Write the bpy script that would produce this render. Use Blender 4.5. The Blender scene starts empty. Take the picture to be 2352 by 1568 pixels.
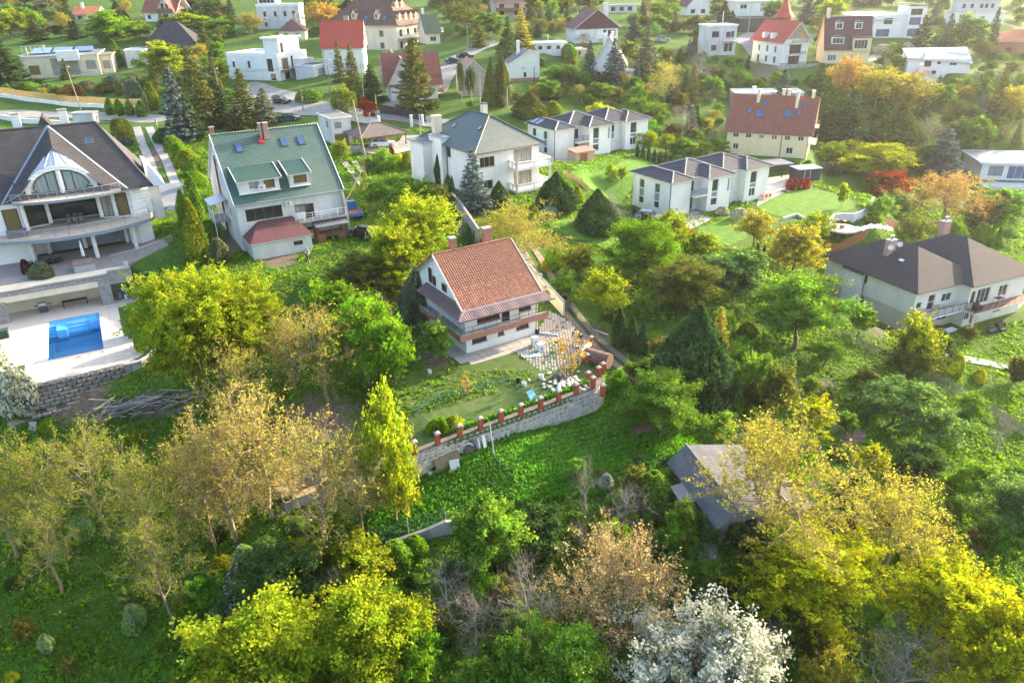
import bpy, bmesh, math, random
import numpy as np
from math import radians, sin, cos, pi, atan2, hypot
from mathutils import Vector, Matrix
random.seed(7)
SC = bpy.context.scene
COL = SC.collection
# ------------------------------------------------------------------ camera
FPX, PITCH, ROLL = 1720.0, 26.0, -1.1          # focal length in units of a 2352 px wide frame
_p, _r = radians(PITCH), radians(ROLL)
CF = np.array([0, cos(_p), -sin(_p)]); _U = np.array([0, sin(_p), cos(_p)]); _R = np.array([1.0, 0, 0])
CR = cos(_r)*_R + sin(_r)*_U; CU = -sin(_r)*_R + cos(_r)*_U
cam = bpy.data.cameras.new('camera'); camo = bpy.data.objects.new('camera', cam); COL.objects.link(camo)
cam.lens = FPX/2352*36; cam.sensor_width = 36; cam.clip_start = 0.5; cam.clip_end = 4000
camo.matrix_world = Matrix(((CR[0], CU[0], -CF[0], 0), (CR[1], CU[1], -CF[1], 0), (CR[2], CU[2], -CF[2], 0), (0, 0, 0, 1)))
SC.camera = camo
# ------------------------------------------------------------------ light
SUN_AZ, SUN_EL = 52.0, 19.0                    # azimuth to the right of straight ahead, height above the horizon
W = bpy.data.worlds.new("World"); SC.world = W; W.use_nodes = True
nt = W.node_tree; nt.nodes.clear()
sky = nt.nodes.new('ShaderNodeTexSky'); sky.sky_type = 'NISHITA'; sky.sun_disc = False
sky.sun_elevation = radians(SUN_EL); sky.sun_rotation = radians(SUN_AZ); sky.air_density = 1.0; sky.dust_density = 3.0; sky.ozone_density = 1.0
bg = nt.nodes.new('ShaderNodeBackground'); bg.inputs[1].default_value = 0.15
wo = nt.nodes.new('ShaderNodeOutputWorld'); nt.links.new(sky.outputs[0], bg.inputs[0]); nt.links.new(bg.outputs[0], wo.inputs[0])
sl = bpy.data.lights.new('sun', 'SUN'); so = bpy.data.objects.new('sun', sl); COL.objects.link(so)
sl.energy = 3.6; sl.angle = radians(0.53); sl.color = (1.0, 0.80, 0.55)
sd = Vector((sin(radians(SUN_AZ))*cos(radians(SUN_EL)), cos(radians(SUN_AZ))*cos(radians(SUN_EL)), sin(radians(SUN_EL))))
so.rotation_euler = sd.to_track_quat('Z', 'Y').to_euler()
vs = SC.view_settings; vs.view_transform = 'Standard'; vs.look = 'None'; vs.exposure = 2.3; vs.gamma = 1; vs.use_curve_mapping = False
SC.cycles.max_bounces = 8; SC.cycles.diffuse_bounces = 5; SC.cycles.glossy_bounces = 2; SC.cycles.transmission_bounces = 3; SC.cycles.transparent_max_bounces = 4
SC.cycles.volume_bounces = 0; SC.cycles.caustics_reflective = False; SC.cycles.caustics_refractive = False
SC.cycles.use_adaptive_sampling = True; SC.cycles.adaptive_threshold = 0.02; SC.cycles.use_denoising = True; SC.cycles.sample_clamp_indirect = 4

# ------------------------------------------------------------------ projecting a point of the picture onto the place
def ray(x, y):
 return CF + (x-1176)/FPX*CR + (784-y)/FPX*CU
def at(x, y, z):
 d = ray(x, y); return d*(z/d[2])
def proj(P):
 P = np.asarray(P, float); d = P@CF
 return 1176+FPX*(P@CR)/d, 784-FPX*(P@CU)/d
_ZY = [-60, 0, 20, 34, 45, 50, 56, 62, 70, 88, 107, 139, 183, 231, 308, 400, 600, 900, 1600]
_ZZ = [-60, -52, -46, -40.8, -37.2, -35.9, -35.2, -34.7, -33.7, -31.2, -29.8, -27.5, -23, -17, -7, 8, 45, 95, 170]
def sstep(a, b, x):
 t = np.clip((x-a)/(b-a), 0, 1); return t*t*(3-2*t)
PADS = []
def pad(pts, z, blend=4.0):
 P = np.array([(q[0], q[1]) for q in pts], float)
 ar = np.sum(P[:, 0]*np.roll(P[:, 1], -1)-np.roll(P[:, 0], -1)*P[:, 1])
 if ar < 0: P = P[::-1]
 PADS.append((P, z, blend, P[:, 0].min()-blend, P[:, 0].max()+blend, P[:, 1].min()-blend, P[:, 1].max()+blend))
def terrain(x, y):
 x = np.asarray(x, float); y = np.asarray(y, float)
 x, y = np.broadcast_arrays(x, y)
 z = np.interp(y, _ZY, _ZZ)
 g = 1-.75*sstep(150, 225, y)
 z = z - .2*np.maximum(x, 0)*g + .03*np.minimum(x, 0)*sstep(90, 200, y)
 z = z - 2.4*sstep(-16, -28, x)*(1-sstep(56, 63, y))
 z = z + .22*np.sin(x*.31+y*.17)*np.sin(y*.27-x*.09) + .35*np.sin(x*.07+1.3)*np.sin(y*.06)
 z = np.array(z)
 for P, pz, bl, x0, x1, y0, y1 in PADS:
  m = (x > x0) & (x < x1) & (y > y0) & (y < y1)
  if not m.any(): continue
  px, py = x[m], y[m]
  inside = np.ones(px.shape, bool); dmin = np.full(px.shape, 1e9)
  n = len(P)
  for i in range(n):
   ax, ay = P[i]; bx, by = P[(i+1) % n]; ex, ey = bx-ax, by-ay
   inside &= ((px-ax)*(-ey)+(py-ay)*ex) >= 0
   t = np.clip(((px-ax)*ex+(py-ay)*ey)/(ex*ex+ey*ey), 0, 1)
   dmin = np.minimum(dmin, np.hypot(px-ax-t*ex, py-ay-t*ey))
  d = np.where(inside, 0, dmin)
  w = 1-sstep(0, bl, d)
  z[m] = z[m]*(1-w)+pz*w
 return z
def tz(x, y): return float(terrain(np.array([x]), np.array([y]))[0])
_DD = np.geomspace(25, 1500, 420)
def G(x, y):
 """where the sight line through (x, y) of the 2352 px frame meets the ground"""
 d = ray(x, y)
 def first(D):
  P = D[:, None]*d; h = P[:, 2]-terrain(P[:, 0], P[:, 1]); k = np.argmax(h < 0)
  return (k if h[k] < 0 else len(D)-1)
 k = max(1, first(_DD)); D = np.linspace(_DD[k-1], _DD[k], 30); k = max(1, first(D))
 return d*D[k]
# ------------------------------------------------------------------ objects
def tag(o, label=None, cat=None, group=None, kind=None):
 if label: o['label'] = label
 if cat: o['category'] = cat
 if group: o['group'] = group
 if kind: o['kind'] = kind
 return o
def empty(name, loc, rz=0.0):
 o = bpy.data.objects.new(name, None); COL.objects.link(o); o.location = loc; o.rotation_euler = (0, 0, rz); o.empty_display_size = .3
 return o
def thing(name, loc, rz, label, cat, group=None): return tag(empty(name, loc, rz), label, cat, group)
def copy_tree(o, parent=None):
 c = o.copy(); COL.objects.link(c); c.parent = parent
 for ch in list(o.children): copy_tree(ch, c)
 return c
class MB:
 """collects shapes, links them as one mesh object"""
 def __init__(s): s.v = []; s.f = []; s.m = []; s.k = 0
 def mi(s, k): s.k = k; return s
 def poly(s, pts):
  b = len(s.v); s.v += [tuple(p) for p in pts]; s.f.append(tuple(range(b, b+len(pts)))); s.m.append(s.k); return s
 def _add(s, vs_, fs): b = len(s.v); s.v += [tuple(p) for p in vs_]; s.f += [tuple(b+i for i in f) for f in fs]; s.m += [s.k]*len(fs); return s
 def hexa(s, b, t):      # bottom quad, top quad (same winding, ccw from above)
  return s._add(list(b)+list(t), [(3, 2, 1, 0), (4, 5, 6, 7), (0, 1, 5, 4), (1, 2, 6, 5), (2, 3, 7, 6), (3, 0, 4, 7)])
 def box(s, x0, y0, z0, x1, y1, z1):
  return s.hexa([(x0, y0, z0), (x1, y0, z0), (x1, y1, z0), (x0, y1, z0)], [(x0, y0, z1), (x1, y0, z1), (x1, y1, z1), (x0, y1, z1)])
 def cbox(s, cx, cy, z0, w, d, h, a=0, tx=1, ty=None):
  ty = tx if ty is None else ty; c_, s_ = cos(a), sin(a)
  q = [(-w/2, -d/2), (w/2, -d/2), (w/2, d/2), (-w/2, d/2)]
  return s.hexa([(cx+u*c_-v*s_, cy+u*s_+v*c_, z0) for u, v in q], [(cx+u*tx*c_-v*ty*s_, cy+u*tx*s_+v*ty*c_, z0+h) for u, v in q])
 def tube(s, pts, rad, n=6, cap=True):
  pts = [Vector(p) for p in pts]
  if not hasattr(rad, '__len__'): rad = [rad]*len(pts)
  b = len(s.v); fs = []
  for i, p in enumerate(pts):
   t = (pts[min(i+1, len(pts)-1)]-pts[max(i-1, 0)]).normalized()
   a = t.cross(Vector((0, 0, 1)) if abs(t.z) < .9 else Vector((1, 0, 0))).normalized(); c = t.cross(a)
   for k in range(n):
    q = 2*pi*k/n; s.v.append(tuple(p+(a*cos(q)+c*sin(q))*rad[i]))
  for i in range(len(pts)-1):
   for k in range(n):
    fs.append((b+i*n+k, b+i*n+(k+1) % n, b+(i+1)*n+(k+1) % n, b+(i+1)*n+k))
  if cap: fs += [tuple(b+k for k in range(n)), tuple(b+(len(pts)-1)*n+k for k in range(n))[::-1]]
  s.f += fs; s.m += [s.k]*len(fs); return s
 def bar(s, a, b_, r=.02, n=4): return s.tube([a, b_], r, n)
 def beam(s, a, b_, w, h):
  a = Vector(a); b_ = Vector(b_); t = (b_-a).normalized(); u = t.cross(Vector((0, 0, 1)) if abs(t.z) < .95 else Vector((0, 1, 0))).normalized()*w/2; v = u.cross(t).normalized()*h/2
  q = [a-u-v, a+u-v, a+u+v, a-u+v]; r_ = [p+(b_-a) for p in q]
  return s._add(q+r_, [(0, 1, 2, 3), (7, 6, 5, 4), (1, 0, 4, 5), (2, 1, 5, 6), (3, 2, 6, 7), (0, 3, 7, 4)])
 def lathe(s, prof, c=(0, 0, 0), n=12, cap=True):
  b = len(s.v)
  for r_, z in prof:
   for k in range(n): q = 2*pi*k/n; s.v.append((c[0]+r_*cos(q), c[1]+r_*sin(q), c[2]+z))
  m = len(prof)
  for i in range(m-1):
   for k in range(n): s.f.append((b+i*n+k, b+i*n+(k+1) % n, b+(i+1)*n+(k+1) % n, b+(i+1)*n+k)); s.m.append(s.k)
  if cap:
   s.f.append(tuple(b+k for k in range(n))[::-1]); s.m.append(s.k); s.f.append(tuple(b+(m-1)*n+k for k in range(n))); s.m.append(s.k)
  return s
 def cyl(s, x, y, z, r_, h, n=12, r2=None): return s.lathe([(r_, 0), (r_ if r2 is None else r2, h)], (x, y, z), n)
 def ball(s, c, r_, n=8, sz=1):
  return s.lathe([(max(.001, r_*sin(pi*i/(n//2+2))), -r_*sz*cos(pi*i/(n//2+2))) for i in range(n//2+3)], c, n, False)
 def prism(s, poly, z0, z1):  # vertical prism from a ccw outline
  n = len(poly); b = len(s.v)
  s.v += [(p[0], p[1], z0) for p in poly]+[(p[0], p[1], z1) for p in poly]
  fs = [tuple(range(b, b+n))[::-1], tuple(range(b+n, b+2*n))]+[(b+i, b+(i+1) % n, b+n+(i+1) % n, b+n+i) for i in range(n)]
  s.f += fs; s.m += [s.k]*len(fs); return s
 def mesh(s, name, mats, smooth=False):
  me = bpy.data.meshes.new(name); me.from_pydata(s.v, [], s.f)
  for m in (mats if isinstance(mats, (list, tuple)) else [mats]): me.materials.append(m)
  if s.m and max(s.m) > 0: me.polygons.foreach_set('material_index', s.m)
  if smooth: me.polygons.foreach_set('use_smooth', [True]*len(s.f))
  me.update(); return me
 def build(s, name, mats, parent=None, smooth=False, loc=None, rz=None):
  o = bpy.data.objects.new(name, s.mesh(name, mats, smooth)); COL.objects.link(o)
  if parent: o.parent = parent
  if loc is not None: o.location = loc
  if rz is not None: o.rotation_euler = (0, 0, rz)
  return o
def inst(name, me, parent=None, loc=(0, 0, 0), rot=(0, 0, 0), sc=(1, 1, 1)):
 o = bpy.data.objects.new(name, me); COL.objects.link(o); o.parent = parent; o.location = loc; o.rotation_euler = rot; o.scale = sc
 return o
# ------------------------------------------------------------------ materials
MAT = {}
def mat(name, c1, c2=None, sc=3.0, rough=.85, bump=0.0, bsc=None, metal=0.0, spec=.35, stretch=(1, 1, 1), detail=4, wave=None, rnd=0.0):
 """wall, roof, wood ...: two tones mixed by noise, fine relief; wave=(axis, scale, strength) adds ribs; rnd varies object by object"""
 if name in MAT: return MAT[name]
 m = bpy.data.materials.new(name); m.use_nodes = True; n = m.node_tree; N = n.nodes; L = n.links
 b = N['Principled BSDF']; b.inputs['Roughness'].default_value = rough; b.inputs['Metallic'].default_value = metal; b.inputs['Specular IOR Level'].default_value = spec
 tc = N.new('ShaderNodeTexCoord'); mp = N.new('ShaderNodeMapping'); mp.inputs['Scale'].default_value = stretch; L.new(tc.outputs['Object'], mp.inputs[0])
 c2 = c2 or tuple(v*.75 for v in c1)
 no = N.new('ShaderNodeTexNoise'); no.inputs['Scale'].default_value = sc; no.inputs['Detail'].default_value = detail; no.inputs['Roughness'].default_value = .65; L.new(mp.outputs[0], no.inputs['Vector'])
 cr = N.new('ShaderNodeValToRGB'); cr.color_ramp.elements[0].position = .35; cr.color_ramp.elements[1].position = .65
 cr.color_ramp.elements[0].color = (*c1, 1); cr.color_ramp.elements[1].color = (*c2, 1); L.new(no.outputs['Fac'], cr.inputs[0])
 out = cr.outputs[0]
 if rnd:
  oi = N.new('ShaderNodeObjectInfo'); mr = N.new('ShaderNodeMapRange'); mr.inputs[3].default_value = 1-rnd; mr.inputs[4].default_value = 1+rnd; L.new(oi.outputs['Random'], mr.inputs[0])
  mx = N.new('ShaderNodeVectorMath'); mx.operation = 'SCALE'; L.new(out, mx.inputs[0]); L.new(mr.outputs[0], mx.inputs['Scale']); out = mx.outputs[0]
 L.new(out, b.inputs['Base Color'])
 if bump or wave:
  bp = N.new('ShaderNodeBump'); bp.inputs['Distance'].default_value = .02; bp.inputs['Strength'].default_value = bump or .4
  n2 = N.new('ShaderNodeTexNoise'); n2.inputs['Scale'].default_value = bsc or sc*6; n2.inputs['Detail'].default_value = 3; L.new(mp.outputs[0], n2.inputs['Vector']); L.new(n2.outputs['Fac'], bp.inputs['Height'])
  if wave:
   w = N.new('ShaderNodeTexWave'); w.wave_type = 'BANDS'; w.bands_direction = wave[0]; w.inputs['Scale'].default_value = wave[1]; L.new(tc.outputs['Object'], w.inputs['Vector'])
   b2 = N.new('ShaderNodeBump'); b2.inputs['Distance'].default_value = wave[2]; b2.inputs['Strength'].default_value = 1; L.new(w.outputs['Fac'], b2.inputs['Height']); L.new(bp.outputs[0], b2.inputs['Normal']); L.new(b2.outputs[0], b.inputs['Normal'])
  else: L.new(bp.outputs[0], b.inputs['Normal'])
 MAT[name] = m; return m
def brickmat(name, c1, c2, mortar, w=.25, h=.075, gap=.01, rough=.9):
 if name in MAT: return MAT[name]
 m = bpy.data.materials.new(name); m.use_nodes = True; N = m.node_tree.nodes; L = m.node_tree.links; b = N['Principled BSDF']; b.inputs['Roughness'].default_value = rough
 tc = N.new('ShaderNodeTexCoord'); sx = N.new('ShaderNodeSeparateXYZ'); L.new(tc.outputs['Object'], sx.inputs[0]); ad = N.new('ShaderNodeMath'); L.new(sx.outputs[0], ad.inputs[0]); L.new(sx.outputs[1], ad.inputs[1])
 cb = N.new('ShaderNodeCombineXYZ'); L.new(ad.outputs[0], cb.inputs[0]); L.new(sx.outputs[2], cb.inputs[1])
 br = N.new('ShaderNodeTexBrick'); br.inputs['Scale'].default_value = 1; br.inputs['Brick Width'].default_value = w; br.inputs['Row Height'].default_value = h; br.inputs['Mortar Size'].default_value = gap
 br.inputs['Color1'].default_value = (*c1, 1); br.inputs['Color2'].default_value = (*c2, 1); br.inputs['Mortar'].default_value = (*mortar, 1); L.new(cb.outputs[0], br.inputs['Vector']); L.new(br.outputs['Color'], b.inputs['Base Color'])
 bp = N.new('ShaderNodeBump'); bp.invert = True; bp.inputs['Distance'].default_value = .01; L.new(br.outputs['Fac'], bp.inputs['Height']); L.new(bp.outputs[0], b.inputs['Normal'])
 MAT[name] = m; return m
def leafmat(name, trans=.45, accent=None, thr=.5, warm=(1.25, 1.2, .55)):
 """foliage: the object's own colour varied leaf by leaf, light passing through; accent = a second colour (flowers) on part of the leaves"""
 if name in MAT: return MAT[name]
 m = bpy.data.materials.new(name); m.use_nodes = True; N = m.node_tree.nodes; L = m.node_tree.links; N.remove(N['Principled BSDF'])
 oi = N.new('ShaderNodeObjectInfo'); at_ = N.new('ShaderNodeAttribute'); at_.attribute_name = 'tint'
 sp = N.new('ShaderNodeSeparateColor'); L.new(at_.outputs['Color'], sp.inputs[0])
 mr = N.new('ShaderNodeMapRange'); mr.inputs[3].default_value = .55; mr.inputs[4].default_value = 1.45; L.new(sp.outputs[0], mr.inputs[0])
 sc_ = N.new('ShaderNodeVectorMath'); sc_.operation = 'SCALE'; L.new(oi.outputs['Color'], sc_.inputs[0]); L.new(mr.outputs[0], sc_.inputs['Scale'])
 hs = N.new('ShaderNodeHueSaturation'); m2 = N.new('ShaderNodeMapRange'); m2.inputs[3].default_value = .475; m2.inputs[4].default_value = .525; L.new(sp.outputs[1], m2.inputs[0]); L.new(m2.outputs[0], hs.inputs['Hue']); L.new(sc_.outputs[0], hs.inputs['Color'])
 col = hs.outputs[0]
 if accent:
  gt = N.new('ShaderNodeMath'); gt.operation = 'GREATER_THAN'; gt.inputs[1].default_value = thr; L.new(sp.outputs[2], gt.inputs[0])
  mx = N.new('ShaderNodeMix'); mx.data_type = 'RGBA'; L.new(gt.outputs[0], mx.inputs['Factor']); L.new(col, mx.inputs['A']); mx.inputs['B'].default_value = (*accent, 1); col = mx.outputs['Result']
 d = N.new('ShaderNodeBsdfDiffuse'); L.new(col, d.inputs[0]); t = N.new('ShaderNodeBsdfTranslucent')
 wm = N.new('ShaderNodeVectorMath'); wm.operation = 'MULTIPLY'; wm.inputs[1].default_value = warm; L.new(col, wm.inputs[0]); L.new(wm.outputs[0], t.inputs[0])
 ms = N.new('ShaderNodeMixShader'); ms.inputs[0].default_value = trans; L.new(d.outputs[0], ms.inputs[1]); L.new(t.outputs[0], ms.inputs[2])
 L.new(ms.outputs[0], N['Material Output'].inputs[0]); MAT[name] = m; return m
def glass(name, c=(.03, .035, .04), rough=.08):
 if name in MAT: return MAT[name]
 m = bpy.data.materials.new(name); m.use_nodes = True; b = m.node_tree.nodes['Principled BSDF']; b.inputs['Base Color'].default_value = (*c, 1); b.inputs['Roughness'].default_value = rough; b.inputs['Specular IOR Level'].default_value = .6
 MAT[name] = m; return m
# ------------------------------------------------------------------ plants
RNG = np.random.default_rng(11)
LEAF = leafmat('leaf', .5, warm=(1.15, 1.22, .6)); NEEDLE = leafmat('needle', .22, warm=(1.1, 1.1, .7)); BLOSSOM = leafmat('blossom', .35, (.62, .62, .5), .3, warm=(1, 1, .9)); LILAC = leafmat('lilac_leaf', .4, (.5, .42, .6), .8, warm=(1.1, 1.1, .8))
BARK = mat('bark', (.10, .075, .05), (.17, .14, .105), sc=9, bump=.6, stretch=(1, 1, .25)); TWIG = mat('twig_bark', (.22, .165, .10), (.32, .25, .15), sc=5); GREYBARK = mat('grey_bark', (.20, .175, .15), (.32, .29, .26), sc=6, bump=.4)
BIRCH = mat('pale_bark', (.5, .47, .42), (.28, .25, .2), sc=5)
def leafmesh(name, C, size, m, up=.35, aspect=1.5, dirs=None, tint=None, seed=0):
 """one four-cornered leaf (or leaf tuft) at every point of C"""
 r = np.random.default_rng(seed+len(C)); n = len(C)
 N_ = r.normal(size=(n, 3)); N_[:, 2] = np.abs(N_[:, 2])+up; N_ /= np.linalg.norm(N_, axis=1)[:, None]
 A = r.normal(size=(n, 3)) if dirs is None else dirs+r.normal(size=(n, 3))*.35
 A -= (A*N_).sum(1)[:, None]*N_; A /= np.linalg.norm(A, axis=1)[:, None]+1e-9; B = np.cross(N_, A)
 s = size*(.6+.8*r.random(n))[:, None] if np.isscalar(size) else np.asarray(size)[:, None]
 V = np.empty((n, 4, 3)); V[:, 0] = C-A*s*aspect/2; V[:, 1] = C+B*s/2+A*s*.1; V[:, 2] = C+A*s*aspect/2-N_*s*.15; V[:, 3] = C-B*s/2+A*s*.1
 me = bpy.data.meshes.new(name); me.vertices.add(n*4); me.vertices.foreach_set('co', V.ravel())
 me.loops.add(n*4); me.loops.foreach_set('vertex_index', np.arange(n*4, dtype=np.int32)); me.polygons.add(n)
 me.polygons.foreach_set('loop_start', np.arange(0, n*4, 4, dtype=np.int32)); me.polygons.foreach_set('loop_total', np.full(n, 4, dtype=np.int32))
 t = r.random((n, 3)) if tint is None else np.clip(tint+.5*(r.random((n, 3))-.5), 0, 1)
 ca = me.color_attributes.new('tint', 'FLOAT_COLOR', 'POINT'); cc = np.ones((n, 4, 4)); cc[:, :, :3] = t[:, None, :]; ca.data.foreach_set('color', cc.ravel())
 me.materials.append(m); me.update(); me.validate(); return me
def tubemesh(name, B, m, ns=4):
 V = []; F = []; o = 0
 for P, R_ in B:
  P = np.asarray(P); k = len(P); k_n = ns if R_[0] > .03 else 3
  T = np.gradient(P, axis=0); T /= np.linalg.norm(T, axis=1)[:, None]+1e-9
  ref = np.array([0, 0, 1.]) if abs(T[0, 2]) < .8 else np.array([1., 0, 0])
  A = np.cross(T, ref); A /= np.linalg.norm(A, axis=1)[:, None]+1e-9; C = np.cross(T, A)
  a = np.arange(k_n)*2*pi/k_n
  ring = P[:, None]+(A[:, None]*np.cos(a)[None, :, None]+C[:, None]*np.sin(a)[None, :, None])*np.asarray(R_)[:, None, None]
  V.append(ring.reshape(-1, 3)); i = np.arange(k-1)[:, None]*k_n; j = np.arange(k_n)[None]
  F.append(np.stack([o+i+j, o+i+(j+1) % k_n, o+i+k_n+(j+1) % k_n, o+i+k_n+j], -1).reshape(-1, 4)); o += k*k_n
 V = np.concatenate(V); F = np.concatenate(F); n = len(F)
 me = bpy.data.meshes.new(name); me.vertices.add(len(V)); me.vertices.foreach_set('co', V.ravel()); me.loops.add(n*4); me.loops.foreach_set('vertex_index', F.astype(np.int32).ravel())
 me.polygons.add(n); me.polygons.foreach_set('loop_start', np.arange(0, n*4, 4, dtype=np.int32)); me.polygons.foreach_set('loop_total', np.full(n, 4, dtype=np.int32)); me.polygons.foreach_set('use_smooth', np.ones(n, bool))
 me.materials.append(m); me.update(); me.validate(); return me
def curve(a, b, r, k=5, sag=.12, wig=.05):
 t = np.linspace(0, 1, k)[:, None]; L_ = np.linalg.norm(b-a); P = a+(b-a)*t
 P[:, 2] += (np.sin(t[:, 0]*pi)*sag*L_); P[1:-1] += r.normal(size=(k-2, 3))*wig*L_; return P
def skeleton(seed, h=8, R=3.2, zc=.6, rz=.42, trunk=.3, n1=9, n2=6, n3=6, tr=.16, up=.0, wig=.05, l3=.22):
 """trunk, limbs, boughs and twigs reaching into an egg-shaped, uneven crown; returns the branches and the twigs"""
 r = np.random.default_rng(seed); C = np.array([0, 0, h*zc]); E_ = np.array([R, R, h*rz])
 top = np.array([r.normal()*.1*R, r.normal()*.1*R, h*.8]); T = curve(np.zeros(3), top, r, 8, 0, .015)
 Bs = [(T, np.linspace(tr, tr*.25, 8))]; tw = []; bumps = r.normal(size=(7, 3)); bumps /= np.linalg.norm(bumps, axis=1)[:, None]; ba = r.uniform(-.28, .28, 7)
 def env(d): return 1+np.sum(ba*np.maximum(0, bumps@d)**4)
 for i in range(n1):
  ph = i*2.4+r.normal()*.3; el = np.interp((i+.5)/n1, [0, 1], [-.35, 1.35])+r.normal()*.12
  d = np.array([cos(ph)*cos(el), sin(ph)*cos(el), sin(el)]); tgt = C+d*E_*.72*env(d)
  t0 = np.interp((i+.5)/n1, [0, 1], [trunk, .9]); a = T[int(t0*7)]+(T[min(7, int(t0*7)+1)]-T[int(t0*7)])*(t0*7 % 1)
  P1 = curve(a, tgt, r, 6, -.06+up, wig); r1 = tr*.5*(1-.45*t0); Bs.append((P1, np.linspace(r1, r1*.3, 6)))
  for j in range(n2):
   q = .3+.7*(j+r.random())/n2; a2 = P1[min(5, int(q*5))]; d2 = r.normal(size=3); d2[2] = d2[2]*.6+.15; d2 /= np.linalg.norm(d2); d2 = d2*.85+d*.45
   t2 = a2+d2*R*r.uniform(.3, .5); e = (t2-C)/E_; le = np.linalg.norm(e); lim = env(e/(le+1e-6))
   if le > lim: t2 = C+e/le*lim*E_*r.uniform(.9, 1.0)
   P2 = curve(a2, t2, r, 4, .05+up, wig); r2 = r1*.38; Bs.append((P2, np.linspace(r2, r2*.3, 4)))
   for k in range(n3):
    q3 = .25+.75*(k+r.random())/n3; a3 = P2[min(3, int(q3*3.99))]; d3 = r.normal(size=3); d3[2] += .25+up*3; d3 /= np.linalg.norm(d3); d3 += (t2-a2)/(np.linalg.norm(t2-a2)+1e-6)*.6
    P3 = curve(a3, a3+d3*R*l3*r.uniform(.6, 1.2), r, 3, .03, wig*1.2); tw.append((P3, np.array([r2*.34, r2*.25, r2*.12])))
 return Bs, tw
def leaves_on(tw, seed, per, spread, clumpv=.5):
 r = np.random.default_rng(seed); C = []; T = []
 for P, _ in tw:
  t = r.random(per); i = np.minimum((t*2).astype(int), 1); f = (t*2-i)[:, None]
  p = P[i]*(1-f)+P[i+1]*f+r.normal(size=(per, 3))*spread*np.array([1, 1, .7]); C.append(p); T.append(np.tile(r.random(3), (per, 1)))
 return np.concatenate(C), np.concatenate(T)
PROTO = {}
def proto(name, parts, h, w): PROTO.setdefault(name, []).append((parts, h, w))
def extra_twigs(tw, r, n, L_):
 out = []
 for P, R_ in tw:
  for k in range(n):
   a = P[1]+(P[2]-P[1])*r.random(); d = r.normal(size=3); d[2] += .4; d /= np.linalg.norm(d); b = a+d*L_*r.uniform(.5, 1.2)+(P[2]-P[0])*.3; out.append((np.array([a, (a+b)/2+r.normal(size=3)*.05*L_, b]), np.array([R_[1]*.7, R_[1]*.5, R_[2]*.5])))
 return out
def bounds(ms):
 h = 0; w = 0
 for m in ms:
  n = len(m.vertices); a = np.empty(n*3); m.vertices.foreach_get('co', a); a = a.reshape(-1, 3); h = max(h, np.percentile(a[:, 2], 99.7)); w = max(w, np.percentile(np.abs(a[:, :2]), 98.5)*2)
 return h, w
def mk_leafy(kind, seed, per=34, size=.2, spread=.2, matl=None, **kw):
 Bs, tw = skeleton(seed, **kw); C, T = leaves_on(tw, seed, per, spread)
 bm_ = tubemesh('trunk', Bs+tw[::3], BARK); lm = leafmesh('crown', C, size, matl or LEAF, tint=T, seed=seed); proto(kind, [('trunk', bm_), ('crown', lm)], *bounds([lm]))
for s in range(4): mk_leafy('dense', 20+s, per=42, size=.21, spread=.24, n1=10, n2=6, n3=5, zc=.56, rz=.45)
for s in range(3): mk_leafy('spiky', 30+s, per=34, size=.17, spread=.13, n1=11, n2=6, n3=6, zc=.55, rz=.45, up=.10, l3=.34)
for s in range(3): mk_leafy('loose', 40+s, per=22, size=.17, spread=.2, n1=8, n2=6, n3=6, h=5.5, R=3.0, zc=.62, rz=.38, trunk=.25, tr=.12)
for s in range(2): mk_leafy('blossom', 50+s, per=34, size=.15, spread=.16, n1=10, n2=7, n3=6, h=5, R=3.4, zc=.55, rz=.42, tr=.14, matl=BLOSSOM)
def mk_bud(kind, seed, per, size, nx, L_, bark=TWIG, tw_n=None, **kw):
 Bs, tw = skeleton(seed, **kw); r = np.random.default_rng(seed); ex = extra_twigs(tw, r, nx, L_); tm = tubemesh('trunk', Bs+tw+ex, bark)
 if per:
  C, T = leaves_on([(P, R_) for P, R_ in ex], seed, per, .07); lm = leafmesh('crown', C, size, LEAF, tint=T, seed=seed); proto(kind, [('trunk', tm), ('crown', lm)], *bounds([tm]))
 else: proto(kind, [('trunk', tm)], *bounds([tm]))
for s in range(3): mk_bud('bud', 60+s, 2, .10, 6, .5, h=10, R=4, zc=.58, rz=.45, n1=11, n2=6, n3=6, tr=.2, wig=.07)
for s in range(2): mk_bud('budthick', 65+s, 7, .16, 4, .5, h=8, R=4.4, zc=.56, rz=.42, n1=11, n2=6, n3=6, tr=.2, wig=.08)
for s in range(2): mk_bud('bare', 70+s, 0, 0, 4, .6, GREYBARK, h=7, R=3.4, zc=.55, rz=.42, n1=9, n2=5, n3=6, tr=.16, wig=.09, l3=.3)
for s in range(2): mk_bud('bigbudthick', 145+s, 3, .09, 7, .45, h=8, R=4.4, zc=.56, rz=.42, n1=12, n2=7, n3=6, tr=.2, wig=.08)
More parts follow.
